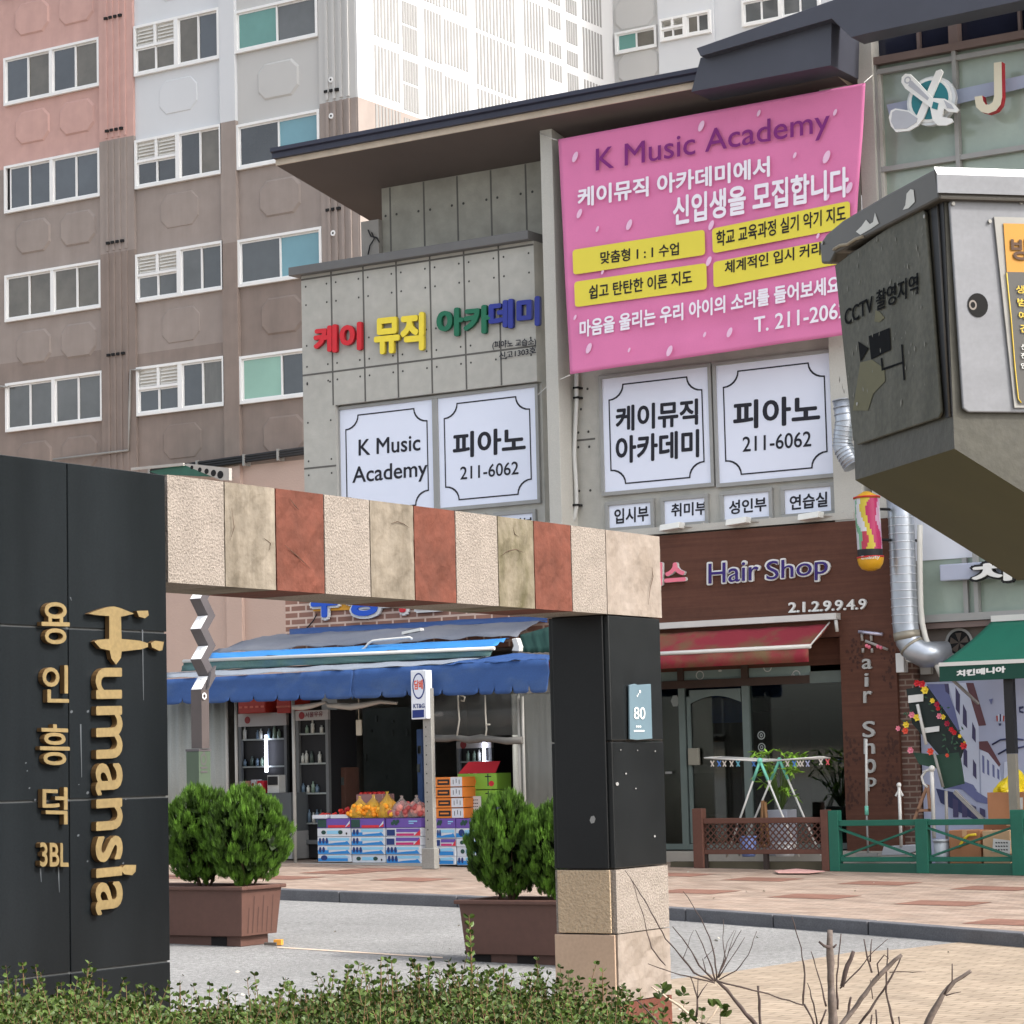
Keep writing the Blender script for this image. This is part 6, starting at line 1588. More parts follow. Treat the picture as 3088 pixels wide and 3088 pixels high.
# potted plant before the window
pt = thing("potted_plant", "leafy yellow green plant in a grey square pot behind the laundry rack", "plant", (pR(b6(975, 1130)).x, 31.25, floor_z(-18)))
pTp = YP(31.25)
a, b, z0_, z1_ = rect(pTp, b6(890, 1068), b6(1062, 1330))
mb = MB(); mb.prism([(a + 0.02, 31.12, zfl2), (b - 0.02, 31.12, zfl2), (b, 31.12, z1_), (a, 31.12, z1_)], (0, 0.3, 0)); mb.build("pot", mat("grey pot", (150, 152, 160), 0.6, 0.06, 2), pt, bev=0.01)
cst = Vector(((a + b) / 2, 31.27, z1_)); r_ = random.Random(4)
k = MB(); lf = MB(); lf.rv = []
for i in range(46):
    tx, ty = [(r_.uniform(790, 1150), r_.uniform(640, 900)), (r_.uniform(930, 1120), r_.uniform(880, 1010))][i > 36]
    tip = YP(31.25 + r_.uniform(-0.2, 0.25))(b6(tx, ty)); k.tube([cst + Vector((0, 0, -0.03)), cst.lerp(tip, 0.55) + Vector((0, 0, 0.08)), tip], [0.008, 0.006, 0.003], 4)
    for q in range(3):
        d_ = Vector((r_.uniform(-1, 1), r_.uniform(-1, 0.6), r_.uniform(-0.7, 0.5))).normalized(); s_ = r_.uniform(0.045, 0.085); sd_ = d_.cross(Vector((0, 0.3, 1))).normalized() * s_ * 0.42
        e = tip + d_ * s_ * 2; m_ = tip + d_ * s_; dr_ = Vector((0, 0, -s_ * 0.25))
        i0 = len(lf.v); lf.v += [tip, m_ + sd_ + dr_, e + dr_ * 1.5, m_ - sd_ + dr_, m_]
        for fc in ([0, 1, 4], [1, 2, 4], [2, 3, 4], [3, 0, 4]): lf.f.append([i0 + z for z in fc]); lf.m.append(0); lf.sm.append(False); lf.rv.append(r_.random())
k.build("stem", mat("green stem", (96, 120, 60), 0.7, 0.1, 4), pt)
lf.build("foliage", mat("yellow green leaves", (130, 172, 58), 0.5, 0.15, 8, rndv=0.45), pt)
# wooden stick and small bits by the rack
stk = thing("wooden_chair", "small brown wooden chair frame behind the laundry rack", "chair", YP(31.0)(b6(850, 1340)))
mb = MB(); w_ = mat("varnished stick", (128, 92, 56), 0.6, 0.12, 4); ps3 = YP(31.0)
for P in (((845, 1000), (838, 1340)), ((860, 1010), (890, 1335)), ((820, 1330), (880, 1330)), ((830, 1180), (870, 1175))): mb.tube([ps3(b6(*p)) for p in P], 0.025, 6)
mb.build("frame", w_, stk)
for lab, x0_, x1_, y0_, y1_, c_, y in (("white plastic basin behind the lattice at the hair shop step", 925, 1085, 1310, 1360, (206, 208, 210), 30.9), ("blue plastic basket behind the lattice fence", 680, 800, 1260, 1350, (120, 140, 196), 30.95)):
    a, b, z0_, z1_ = rect(YP(y), b6(x0_, y0_), b6(x1_, y1_)); t_ = thing("plastic_basin", lab, "basin", ((a + b) / 2, y, zfl2), "basins behind the lattice fence")
    m_ = mat("basin " + str(c_), c_, 0.45, 0.04, 3); cx = (a + b) / 2; rr2 = (b - a) / 2
    mb = MB(); mb.tube([(cx, y, zfl2), (cx, y, zfl2 + 0.02), (cx, y, z1_ - 0.02)], [rr2 * 0.7, rr2 * 0.75, rr2 * 0.95], 16); mb.build("bowl", m_, t_)
    mb = MB(); mb.tube([(cx, y, z1_ - 0.021), (cx, y, z1_)], [rr2, rr2], 16); mb.build("rim", m_, t_)

# mops and poles against the column
def pole(name, lab, cat, P, cf, y, r, m, parts=()):
    pl = YP(y); t_ = thing(name, lab, cat, pl(cf(*P[-1])))
    k = MB(); k.tube([pl(cf(*p)) for p in P], r, 7); k.build("handle", m, t_)
    return t_, pl
t_, pl = pole("mop", "white mop pole leaning on the lettered column", "mop", [(1038, 318), (1040, 735)], a3, 31.6, 0.018, wh)
mb = MB(); p = pl(a3(1040, 722)); mb.tube([p + Vector((0, 0, 0.06)), p + Vector((0, 0, -0.06))], 0.026, 7); mb.build("grip", teal, t_)
mb = MB(); p = pl(a3(1040, 740)); e_ = Vector((p.x, 31.6, zs(p.x) + 0.16)); mb.tube([p, e_], 0.014, 6); mb.obox(e_, (0.16, 0, 0), (0, 0.05, 0), (0, 0, 0.02)); mb.build("mop_head", mat("grey mop head", (150, 150, 146), 0.8, 0.1, 4), t_)
t_, pl = pole("floor_squeegee", "pale floor squeegee with a broad grey head behind the green fence", "squeegee", [(1224, 575), (1236, 925)], a3, 30.9, 0.022, wh)
mb = MB(); mb.bar(pl(a3(1205, 640)), pl(a3(1226, 600)), 0.02); mb.bar(pl(a3(1246, 640)), pl(a3(1226, 600)), 0.02); mb.ball(pl(a3(1224, 578)), 0.035, 7, 5); mb.build("clip", wh, t_)
mb = MB(); mb.prism([pl(a3(*p)) for p in ((1135, 925), (1318, 915), (1320, 955), (1250, 975), (1120, 978))], (0, 0.14, 0)); mb.build("head", mat("grey plastic head", (172, 176, 182), 0.5, 0.05, 3), t_, bev=0.01)
cl_ = thing("clothes_stand", "white tubular stand with a curled hook behind the middle of the green fence", "stand", YP(31.0)(a3(1415, 880)))
pl = YP(31.0)
mb = MB(); mb.tube([pl(a3(*p)) for p in ((1408, 480), (1414, 600), (1422, 880))], 0.026, 7); mb.tube([pl(a3(*p)) for p in ((1408, 480), (1375, 500), (1352, 530), (1362, 570), (1385, 590))], 0.016, 6); mb.build("upright", wh, cl_)
mb = MB(); mb.ball(pl(a3(1410, 485)), 0.045, 8, 6); mb.tube([pl(a3(1360, 505)), pl(a3(1425, 480))], 0.02, 6); mb.build("head", wh, cl_)
lp2 = thing("leaning_pole", "grey pole leaning by the flower board behind the green fence", "pole", YP(31.2)(a3(1495, 800)))
mb = MB(); mb.tube([YP(31.2)(a3(1490, 610)), YP(31.2)(a3(1496, 900))], 0.022, 7); mb.build("shaft", mat("grey metal pole", (156, 152, 146), 0.5, 0.08, 3), lp2)
lp3 = thing("leaning_rail", "slanting pale rail before the mural", "pole", YP(31.3)(a3(1690, 760)))
mb = MB(); mb.bar(YP(31.3)(a3(1540, 615)), YP(31.2)(a3(1700, 775)), 0.045); mb.build("shaft", mat("grey metal pole", (156, 152, 146), 0.5, 0.08, 3), lp3)
eas = thing("wooden_easel", "small wooden easel leg frame before the mural behind the green fence", "easel", YP(31.3)(c11(470, 1420)))
mb = MB()
for P in (((490, 1150), (380, 1440)), ((490, 1150), (510, 1370)), ((400, 1362), (525, 1362))): mb.bar(YP(31.3)(c11(*P[0])), YP(31.3)(c11(*P[1])), 0.035)
mb.build("frame", mat("raw easel wood", (156, 118, 92), 0.7, 0.12, 5), eas)

# dark tilted board decorated with flowers
YBd = 31.35; pBd = YP(YBd)
fb2 = thing("flower_board", "tilted dark green board trimmed with artificial flowers and two white cards", "board", pBd(c11(560, 900)))
bdm = [mat("blackish green board", (34, 44, 42), 0.75, 0.15, 3), mat("dark green board", (44, 72, 58), 0.75, 0.12, 3)]
mb = MB(); mb.mi = 0; mb.prism([pBd(c11(*p)) for p in ((310, 352), (400, 340), (480, 330), (640, 560), (800, 800), (760, 930), (600, 920), (360, 640))], (0, 0.04, 0))
mb.mi = 1; mb.prism([pBd.off(0.002)(c11(*p)) for p in ((365, 880), (560, 900), (750, 880), (790, 1140), (622, 1185), (590, 1020), (420, 980))], (0, 0.036, 0))
mb.build("panel", bdm, fb2)
for x0_, y0_, x1_, y1_, s_ in ((328, 400, 452, 462, -14), (462, 668, 585, 712, -16)):
    mb = MB(); mb.prism([pBd.off(0.03)(c11(*p)) for p in ((x0_, y0_ - s_ / 2), (x1_, y0_ + s_ / 2), (x1_, y1_ + s_ / 2), (x0_, y1_ - s_ / 2))], (0, 0.01, 0)); mb.build("card", mat("white card", (214, 214, 210)), fb2)
mb = MB(); mb.tube([pBd.off(0.05)(c11(405, 480)), pBd.off(0.05)(c11(478, 815))], 0.022, 6); mb.build("batten", wh, fb2)
mb = MB(); mb.tube([pBd.off(0.05)(c11(545, 890)), pBd.off(0.05)(c11(618, 1170))], 0.02, 6); mb.build("batten", mat("grey batten", (150, 148, 140), 0.6, 0.1, 3), fb2)
fc = {"r": (196, 36, 44), "y": (232, 204, 60), "p": (226, 132, 150), "o": (222, 84, 60), "m": (160, 32, 60)}
r_ = random.Random(9)
for x, y, c_, s_ in ((405, 305, "r", 1), (448, 312, "r", 1.1), (472, 362, "y", 1.2), (533, 450, "y", .8), (570, 480, "m", .9), (580, 515, "r", .7), (362, 568, "p", 1), (405, 590, "y", 1.1), (590, 578, "p", .9), (622, 585, "y", .8), (655, 640, "m", .9), (690, 690, "r", .8), (715, 715, "r", .8), (315, 650, "y", 1),
                    (248, 680, "p", .8), (308, 700, "o", 1), (352, 862, "p", 1), (518, 872, "o", 1.1), (655, 905, "o", .6), (795, 825, "r", 1.1), (760, 745, "y", .6), (800, 800, "y", .5)):
    c = pBd.off(0.05)(c11(x, y)); k = MB(); R_ = 0.052 * s_
    for i in range(6):
        a_ = 2 * math.pi * i / 6 + r_.random() * 0.3; d_ = Vector((math.cos(a_), -0.5, math.sin(a_))).normalized(); n_ = Vector((-math.sin(a_), 0, math.cos(a_)))
        k.face([c, c + d_ * R_ * 0.6 + n_ * R_ * 0.4, c + d_ * R_ * 1.05, c + d_ * R_ * 0.6 - n_ * R_ * 0.4])
    k.ball(c + Vector((0, -0.015, 0)), R_ * 0.3, 6, 4)
    k.build("flower", mat("flower " + c_, fc[c_], 0.6, 0.15, 9), fb2)
mb = MB(); 
for i in range(40):
    x, y = r_.choice(((740, 700), (360, 600), (600, 560), (480, 420), (690, 800))); c = pBd.off(0.03)(c11(x + r_.uniform(-60, 60), y + r_.uniform(-60, 60))); a_ = r_.random() * 6.28; d_ = Vector((math.cos(a_), -0.2, math.sin(a_))) * 0.06; n_ = Vector((-math.sin(a_), 0, math.cos(a_))) * 0.012
    mb.face([c, c + d_ * .5 + n_, c + d_, c + d_ * .5 - n_])
mb.build("leaf_trim", mat("artificial leaf", (50, 84, 60), 0.6, 0.2, 9), fb2)

# cardboard boxes, bucket, yellow bag
card = mat("brown cardboard", (176, 124, 88), 0.85, 0.08, 2); card2 = mat("pale cardboard", (196, 164, 128), 0.85, 0.08, 2); card3 = mat("dull cardboard", (150, 100, 70), 0.85, 0.1, 2); tape = mat("shiny tape", (200, 160, 120), 0.4, 0.06, 3)
def cbox(lab, cf, tl, br, y, dep, m, zb_=None, grp="cardboard boxes behind the green fence"):
    a, b, z0_, z1_ = rect(YP(y), cf(*tl), cf(*br)); z0_ = zs(a) if zb_ is None else zb_
    t_ = thing("cardboard_box", lab, "box", ((a + b) / 2, y + dep / 2, z0_), grp)
    k = MB(); k.box(a, b, y, y + dep, z0_, z1_); k.build("body", m, t_, bev=0.006)
    k = MB(); k.box((a + b) / 2 - 0.03, (a + b) / 2 + 0.03, y - 0.002, y + dep + 0.002, z1_ - 0.08, z1_ + 0.002); k.build("tape", tape, t_)
    return t_, a, b, z0_, z1_
t_, a, b, z0_, zq1 = cbox("brown cardboard box on the ground behind the second green brace", a3, (1505, 835), (1690, 1000), 30.75, 0.4, card)
t_, a, b, z0_, zq2 = cbox("pale cardboard box with a white lettered paper behind the green fence", a3, (1695, 838), (1858, 1000), 30.7, 0.45, card2)
k = MB(); pq_ = YP(30.694); k.prism([pq_(a3(*p)) for p in ((1758, 880), (1856, 893), (1852, 975), (1752, 955))], (0, 0.003, 0)); k.build("paper", mat("white card", (214, 214, 210)), t_)
k = MB(); pq2 = YP(30.692)
for i in range(3):
    for j in range(5): x = 1770 + j * 15; y = 900 + i * 20; k.face([pq2(a3(x, y)), pq2(a3(x + 10, y + 2)), pq2(a3(x + 10, y + 9)), pq2(a3(x, y + 7))])
k.build("scrawl", ink, t_)
t3, a, b, z0_, zq3 = cbox("dull cardboard box hidden low behind the right end of the green fence", a3, (1700, 775), (2000, 1000), 31.2, 0.4, card3)
t4, a, b, z0_, zq4 = cbox("large brown cardboard box standing high by the right edge under the yellow bag", a3, (1722, 620), (2030, 775), 31.15, 0.45, card, zq3 + 0.001)
k = MB(); pq_ = YP(31.145); k.prism([pq_(a3(*p)) for p in ((1866, 650), (1925, 648), (1925, 715), (1866, 715))], (0, 0.003, 0)); k.build("label", mat("white card", (214, 214, 210)), t4)
yb_ = thing("yellow_bag", "crumpled shiny yellow bag on top of the large cardboard box", "bag", ((a + b) / 2 - 0.15, 31.35, zq4))
V = []; k = MB(); nn, mm_ = 22, 12; r_ = random.Random(6)
c = Vector(((a + b) / 2 - 0.12, 31.36, zq4))
ww = (YP(31.3)(a3(1918, 600)) - YP(31.3)(a3(1745, 600))).length / 2
for j in range(mm_ + 1):
    t2_ = math.pi / 2 * j / mm_
    for i in range(nn):
        a_ = 2 * math.pi * i / nn; w2 = 1 + 0.22 * math.sin(3 * a_ + 1) * math.sin(2 * t2_) + 0.14 * math.sin(7 * a_ + 5 * t2_)
        V.append(c + Vector((ww * math.cos(a_) * math.cos(t2_) * w2, 0.2 * math.sin(a_) * math.cos(t2_) * w2, 0.22 * math.sin(t2_) * (1 + 0.3 * math.cos(a_) + 0.15 * math.sin(4 * a_)))))
k.raw(V, [[j * nn + i, j * nn + (i + 1) % nn, (j + 1) * nn + (i + 1) % nn, (j + 1) * nn + i] for j in range(mm_) for i in range(nn)])
k.build("bag", mat("yellow plastic film", (226, 200, 30), 0.3, 0.1, 5), yb_)
k = MB(); k.prism([YP(31.2)(c11(*p)) for p in ((1195, 1155), (1245, 1215), (1225, 1225), (1185, 1210))], (0, 0.02, 0)); k.build("paper_scrap", white_l, yb_)
bu = thing("white_bucket", "white plastic bucket behind the middle green fence post", "bucket", YP(30.75)(a3(1452, 975)))
a, b, z0_, z1_ = rect(YP(30.75), a3(1403, 888), a3(1500, 978)); cx = (a + b) / 2; r0 = (b - a) / 2
mb = MB(); mb.tube([(cx, 30.85, zs(cx)), (cx, 30.85, z1_ - 0.03)], [r0 * 0.8, r0 * 0.97], 18); mb.build("pail", mat("white plastic pail", (190, 196, 202), 0.45, 0.05, 2), bu)
mb = MB(); mb.tube([(cx, 30.85, z1_ - 0.03), (cx, 30.85, z1_)], [r0 * 1.04, r0 * 1.04], 18); mb.build("rim", mat("white plastic pail", (190, 196, 202)), bu)
ycb = thing("cord", "loop of yellow cord lying over the brown cardboard box behind the green fence", "cord", YP(30.72)(a3(1600, 880)))
mb = MB(); mb.tube([YP(30.72)(a3(*p)) for p in ((1660, 858), (1620, 862), (1590, 885), (1572, 915), (1560, 935))], 0.018, 6); mb.build("cord", mat("yellow cord", (218, 190, 50), 0.6, 0.05, 4), ycb)
pnk = thing("folded_sheet", "pink sheet lying on the pavement at the foot of the lattice fence", "sheet", GP(0.01)(b6(1120, 1525)))
g_ = GP(0.02); mb = MB(); P = [g_(b6(*p)) for p in ((930, 1515), (1090, 1500), (1300, 1518), (1180, 1530), (960, 1530))]; mb.prism(P, (0, 0, 0.008)); mb.build("cloth", mat("dusty pink cloth", (206, 160, 152), 0.85, 0.08, 4), pnk)
# ================================================================== STRIPED GATE BEAM, PILLAR AND SIGN WALL
XG = -7.08
pXg = XP(XG)
granite = mat("polished dark granite", (30, 31, 32), 0.30, 0.16, 1.3, fine=0.10, fscale=120, spec=0.2)
granite2 = mat("flamed dark granite", (28, 30, 31), 0.2, 0.3, 1.6, fine=0.12, fscale=120, spec=0.25)
pebble = mat("cream bush hammered stone", (138, 129, 120), 0.9, 0.10, 9, 0.7, 90, fine=0.2, fscale=90, spec=0.2)
split_g = mat("weathered grey split stone", (136, 127, 114), 0.9, 0.1, 2.6, 0.7, 14, col2=(94, 86, 74), stretch=(1, 3, 0.9), fine=0.12, fscale=14, spec=0.2)
split_m = mat("mossy grey split stone", (128, 119, 104), 0.9, 0.1, 3.0, 0.7, 14, col2=(80, 75, 54), stretch=(1, 3, 1.2), fine=0.14, fscale=14, spec=0.2)
split_r = mat("red split sandstone", (106, 62, 50), 0.9, 0.1, 3.2, 0.6, 16, col2=(86, 52, 42), stretch=(1, 1.5, 1.5), fine=0.12, fscale=16, spec=0.2)
split_b = mat("beige split stone", (140, 130, 121), 0.9, 0.1, 2.4, 0.7, 12, col2=(126, 115, 104), stretch=(1, 2, 0.8), fine=0.10, fscale=14, spec=0.2)
crack = mat("dark stone crack", (84, 66, 54), 0.95, 0.1, 5)
gate = thing("gate_beam", "square stone pillar carrying a long beam of cream, grey and red stone blocks", "gate", (XG, pXg(a2(1700, 700)).y, 0))
zbt = (pXg(c4(945, 757)).z + pXg(c5(1500, 1066)).z + pXg(c5(1800, 1099)).z) / 3
zbb = (pXg(c4(955, 1357)).z + pXg(c5(1500, 1541)).z + pXg(c5(1812, 1566)).z) / 3
edges = [(c4, 945, 1000), (c4, 1270, 1050), (c4, 1560, 1100), (c4, 1835, 1150), (c5, 162, 1150), (c5, 411, 1180), (c5, 646, 1200), (c5, 886, 1250), (c5, 1091, 1280), (c5, 1302, 1300), (c5, 1498, 1300), (c5, 1806, 1300)]
ys = [pXg(cf(x, y)).y for cf, x, y in edges]
pyl = YP(pXg(a2(1525, 300)).y)
yP0 = pXg(a2(1528, 300)).y; yP1 = pXg(a2(1828, 400)).y
xPl = pyl(a2(1178, 400)).x
TH = abs(XG - xPl) + 0.02
kinds = [pebble, split_g, split_r, pebble, split_g, split_r, pebble, split_m, split_r, pebble, split_b]
def rough_block(name, y0, y1, z0, z1, x_front, th_, m, amp, parent, nv_=18, seed=0):
    """stone block whose visible face is split: subdivided and roughened"""
    q = random.Random(seed); k = MB(); g = 0.004
    y0 += g; y1 -= g
    n = max(8, int((y1 - y0) / 0.035)); mm2 = max(8, int((z1 - z0) / 0.035))
    hts = {}
    ph = [q.uniform(0, 6.28) for _ in range(8)]
    def hgt(u_, v_):
        e = min(1, 8 * min(u_, 1 - u_, v_, 1 - v_))
        w_ = math.sin(5 * u_ + 3 * v_ + ph[0]) * 0.5 + math.sin(9 * v_ - 4 * u_ + ph[1]) * 0.35 + math.sin(14 * u_ + 8 * v_ + ph[2]) * 0.2 + abs(math.sin(6 * u_ - 9 * v_ + ph[3])) * 0.5 - 0.25
        return amp * (w_ * e + q.uniform(-0.12, 0.12))
    V = [(x_front + hgt(i / n, j / mm2), y0 + (y1 - y0) * i / n, z0 + (z1 - z0) * j / mm2) for j in range(mm2 + 1) for i in range(n + 1)]
    k.raw(V, [[j * (n + 1) + i, j * (n + 1) + i + 1, (j + 1) * (n + 1) + i + 1, (j + 1) * (n + 1) + i] for j in range(mm2) for i in range(n)])
    xb = x_front - th_
    rim = [V[i] for i in range(n + 1)] + [V[j * (n + 1) + n] for j in range(1, mm2 + 1)] + [V[mm2 * (n + 1) + i] for i in range(n - 1, -1, -1)] + [V[j * (n + 1)] for j in range(mm2 - 1, 0, -1)]
    back = [(xb, p[1], p[2]) for p in rim]; N_ = len(rim)
    k.raw(list(rim) + back, [[(i + 1) % N_, i, N_ + i, N_ + (i + 1) % N_] for i in range(N_)])
    k.face([(xb, y0, z0), (xb, y0, z1), (xb, y1, z1), (xb, y1, z0)])
    return k.build(name, m, parent)
bnames = {pebble: "cream_block", split_g: "grey_block", split_m: "grey_block", split_r: "red_block", split_b: "beige_block"}
for i, m in enumerate(kinds):
    rough_block(bnames[m], ys[i], ys[i + 1], zbb, zbt, XG, TH, m, 0.003 if m is pebble else 0.010, gate, seed=i + 3)
mb = MB(); mb.box(XG - TH + 0.01, XG - 0.02, ys[0] + 0.006, ys[-1] - 0.006, zbb + 0.004, zbt - 0.004); mb.build("mortar", mat("pale mortar", (176, 164, 148), 0.9, 0.1, 5), gate)
# thin fissures on the split blocks
mb = MB(); q = random.Random(21)
def fissure(cf, P, w=0.0022):
    pts = [pXg.off(0.009)(cf(*p)) for p in P]; mb.tube(pts, [w * 0.3] + [w] * (len(pts) - 2) + [w * 0.3], 4)
fissure(c5, [(280, 1030), (315, 1018), (350, 1030), (385, 1055)]); fissure(c5, [(900, 1215), (940, 1185), (985, 1175), (1035, 1195)]); fissure(c5, [(970, 1050), (980, 1090), (1005, 1105)])
fissure(c5, [(1755, 1270), (1762, 1330), (1745, 1400), (1735, 1490)]); fissure(c4, [(1610, 1150), (1690, 1220), (1760, 1290)]); fissure(c4, [(1640, 890), (1670, 930), (1690, 950)], 0.003); fissure(c4, [(1310, 940), (1325, 1050), (1300, 1130)]); fissure(c4, [(1490, 1110), (1530, 1140), (1525, 1180)])
mb.build("fissure", crack, gate)
# pillar courses
zg_p = zr(XG) - 0.1
zc_a = pXg(a2(1700, 1040)).z; zc_b = pXg(a2(1700, 1402)).z; zc_c = pXg(a2(1700, 1790)).z; zpl = pXg(a2(1680, 328)).z
def course(name, m, z0, z1, amp=0.0, ins=0.0, seed=1):
    if amp: return rough_block(name, yP0, yP1, z0 + 0.003, z1 - 0.003, XG - ins, TH - 0.03 - ins, m, amp, gate, seed=seed)
    k = MB(); k.box(xPl + ins, XG - ins, yP0 + ins, yP1 - ins, z0 + 0.003, z1 - 0.003); return k.build(name, m, gate, bev=0.006)
course("granite_block", granite2, zpl, zbb - 0.003, ins=0.004); course("granite_block", granite2, zc_a, zpl, ins=0.004)
course("cream_block", pebble, zc_b, zc_a, 0.004, seed=31); course("beige_block", split_b, zc_c, zc_b, 0.014, seed=32); course("red_block", split_r, zg_p, zc_c, 0.012, seed=33)
# the pillar's shaded side is faced with darker slabs set in slightly
k = MB(); k.box(xPl + 0.035, XG - 0.035, yP0 - 0.012, yP0, zc_a + 0.004, zbb - 0.004); k.build("side_slab", granite, gate, bev=0.004)
k = MB(); k.box(xPl + 0.03, XG - 0.03, yP0 - 0.012, yP0 - 0.0005, zc_b + 0.004, zc_a - 0.004); k.build("side_slab", mat("tan bush hammered stone", (172, 152, 126), 0.9, 0.08, 8, 0.8, 70, fine=0.1), gate, bev=0.004)
k = MB(); k.box(xPl + 0.004, XG - 0.01, yP0 - 0.012, yP0 - 0.0005, zc_c - 0.2, zc_b - 0.004); k.build("side_slab", mat("smooth tan stone", (172, 148, 126), 0.85, 0.06, 2, fine=0.06), gate, bev=0.004)
mb = MB(); wsp = mat("white paint fleck", (130, 130, 128), 0.7)
for cf, x, y, r_, pl in ((a2, 1560, 570, .016, pXg), (a2, 1772, 866, .010, pXg), (a2, 1610, 512, .008, pXg), (a2, 1665, 596, .007, pXg), (a2, 1580, 378, .005, pXg), (a2, 1675, 380, .005, pXg), (a2, 1775, 385, .006, pXg), (a2, 1720, 1590 - 2, .0, pXg)):
    if r_: p = pl.off(0.002)(cf(x, y)); mb.disc(p, (0, r_ * 1.1, 0), (0, 0, r_ * .65), 7)
p = YP(yP0 - 0.014)(a2(1420, 772)); mb.disc(p, (0.019, 0, 0.004), (0, 0, 0.022), 6)
mb.build("paint_fleck", wsp, gate)
# number plate 80
npl = thing("number_plate", "grey blue house number plate reading 80 on the dark granite pillar", "plate", pXg(a2(1685, 165)))
pn = pXg.off(0.004)
mb = MB(); mb.prism([pn(a2(*p)) for p in ((1618, 12), (1650, 4), (1665, 10), (1740, 5), (1748, 315), (1665, 322), (1622, 318))], (0.012, 0, 0)); mb.build("plate", mat("grey blue enamel", (92, 112, 122), 0.35, 0.06, 3), npl, bev=0.003)
pn2 = pXg.off(0.017)
mb = MB(); letters(mb, "80", pn2, a2(1652, 203), a2(1715, 205), a2(1652, 135), 0.002, 0.0, 0.001)
for x, y, r_ in ((1688, 48, .009), (1674, 72, .006), (1680, 62, .004)): mb.disc(pn2.off(0.002)(a2(x, y)), (0, r_, 0), (0, 0, r_), 10)
for j, y in enumerate((250, 275)):
    for i in range(6 if j else 3): mb.face([pn2.off(0.002)(a2(1655 + i * 10 + (12 if not j else 0), y)), pn2.off(0.002)(a2(1662 + i * 10 + (12 if not j else 0), y)), pn2.off(0.002)(a2(1662 + i * 10 + (12 if not j else 0), y - 9)), pn2.off(0.002)(a2(1655 + i * 10 + (12 if not j else 0), y - 9))])
mb.build("lettering", mat("white enamel print", (232, 234, 232), 0.5), npl)

# dark sign wall
XM = XG + 0.05; pXm = XP(XM)
yM1 = pXm(c4(941, 1200)).y; yM0 = yM1 - 3.0
zmt = (pXm(c4(0, 630)).z + pXm(c4(938, 755)).z) / 2
zj1 = (pXm(c4(20, 1606)).z + pXm(c4(930, 1644)).z) / 2; zj2 = (pXm(a1(10, 676)).z + pXm(a1(930, 641)).z) / 2; zj3 = (pXm(a1(10, 1684)).z + pXm(a1(930, 1577)).z) / 2
yv = pXm(c4(384, 1300)).y
mon = thing("sign_wall", "dark grey granite sign wall with raised golden lettering at the left edge", "sign wall", (XM, yM0 + 1.5, 0))
mgr = mat("dark slate granite", (25, 28, 30), 0.16, 0.4, 0.9, fine=0.08, fscale=90, spec=0.13, stretch=(1, 1.6, 0.35))
jnt = mat("pale joint sealant", (84, 86, 86), 0.8, 0.1, 6)
mb = MB(); zz = [zr(XG) - 0.1, zj3, zj2, zj1, zmt]
mb.mi = 1; mb.box(XM - 0.55, XM - 0.008, yM0 + 0.01, yM1 - 0.01, zz[0], zmt - 0.01)
mb.mi = 0
yedges = [yM0, yv - 1.35, yv, yM1]
for z0_, z1_ in zip(zz, zz[1:]):
    for a, b in zip(yedges, yedges[1:]): mb.box(XM - 0.56, XM, a + 0.0035, b - 0.0035, z0_ + 0.0035, z1_ - 0.0035)
mb.build("wall", [mgr, jnt], mon, bev=0.003)
# streaks and efflorescence with shapes of their own
mb = MB(); q = random.Random(12)
for x, y0_, y1_ in ((830, 230, 640), (1050 - 640, 40, 60), (340, 1600, 1760), (235, 1620, 1700), (470, 780, 1090)):
    a, b = pXm.off(0.0015)(c10(x, y0_)), pXm.off(0.0015)(c10(x + 6, y1_)); w_ = 0.004
    mb.face([a + Vector((0, -w_, 0)), a + Vector((0, w_, 0)), b + Vector((0, w_ * .4, 0)), b + Vector((0, -w_ * .4, 0))])
for i in range(12):
    x = q.choice((455, 470, 480, 190, 740, 500)) + q.uniform(-40, 40); y = q.uniform(650, 1600); c = pXm.off(0.0016)(c10(x, y)); r_ = q.uniform(0.002, 0.006); mb.disc(c, (0, r_ * 1.5, r_ * .5), (0, -r_ * 0.3, r_), 6)
mb.build("lime_streak", mat("faint lime streak", (72, 76, 80), 0.7, 0.3, 9), mon)
gold = mat("weathered gold letter", (124, 106, 70), 0.5, 0.12, 6, metal=0.0, fine=0.12, fscale=60, spec=0.4); gold_d = mat("dark gold letter side", (86, 64, 36), 0.55, 0.15, 6)
gm = [gold, gold_d]
def gl_text(name, body, bl, br, tl, depth=0.035, bold=0.0):
    mb = MB(); letters(mb, body, pXm, c10(*bl), c10(*br), c10(*tl), depth, bold, 0.006, side=1); return mb.build(name, gm, mon)
for ch, x0_, y0_, x1_, y1_ in (("용", 215, 72, 375, 312), ("인", 220, 437, 370, 652), ("흥", 205, 782, 375, 1016), ("덕", 220, 1147, 362, 1360), ("3BL", 205, 1472, 368, 1607)):
    gl_text("gold_lettering", ch, (x0_, y1_), (x1_, y1_ + 2), (x0_, y0_), 0.02, 0.012 if ch != "3BL" else 0.02)
mb = MB()
def gpoly(P, dep=0.022):
    pts = [pXm.off(0.006)(c10(*p)) for p in P]; mb.mi = 1; mb.prism(pts, (dep, 0, 0)); mb.mi = 0; mb.face([p + Vector((dep + 0.0008, 0, 0)) for p in pts])
gpoly([(490, 138), (560, 112), (610, 98), (640, 96), (675, 105), (758, 138), (700, 152), (680, 155), (684, 285), (790, 295), (838, 310), (838, 332), (800, 345), (684, 358), (680, 395), (652, 434), (625, 400), (615, 352), (560, 340), (525, 300), (545, 290), (612, 285), (612, 152), (550, 148)])
gpoly([(772, 122), (838, 120), (842, 148), (820, 165), (785, 155)]); gpoly([(855, 308), (880, 295), (930, 302), (922, 350), (905, 355), (862, 335)])
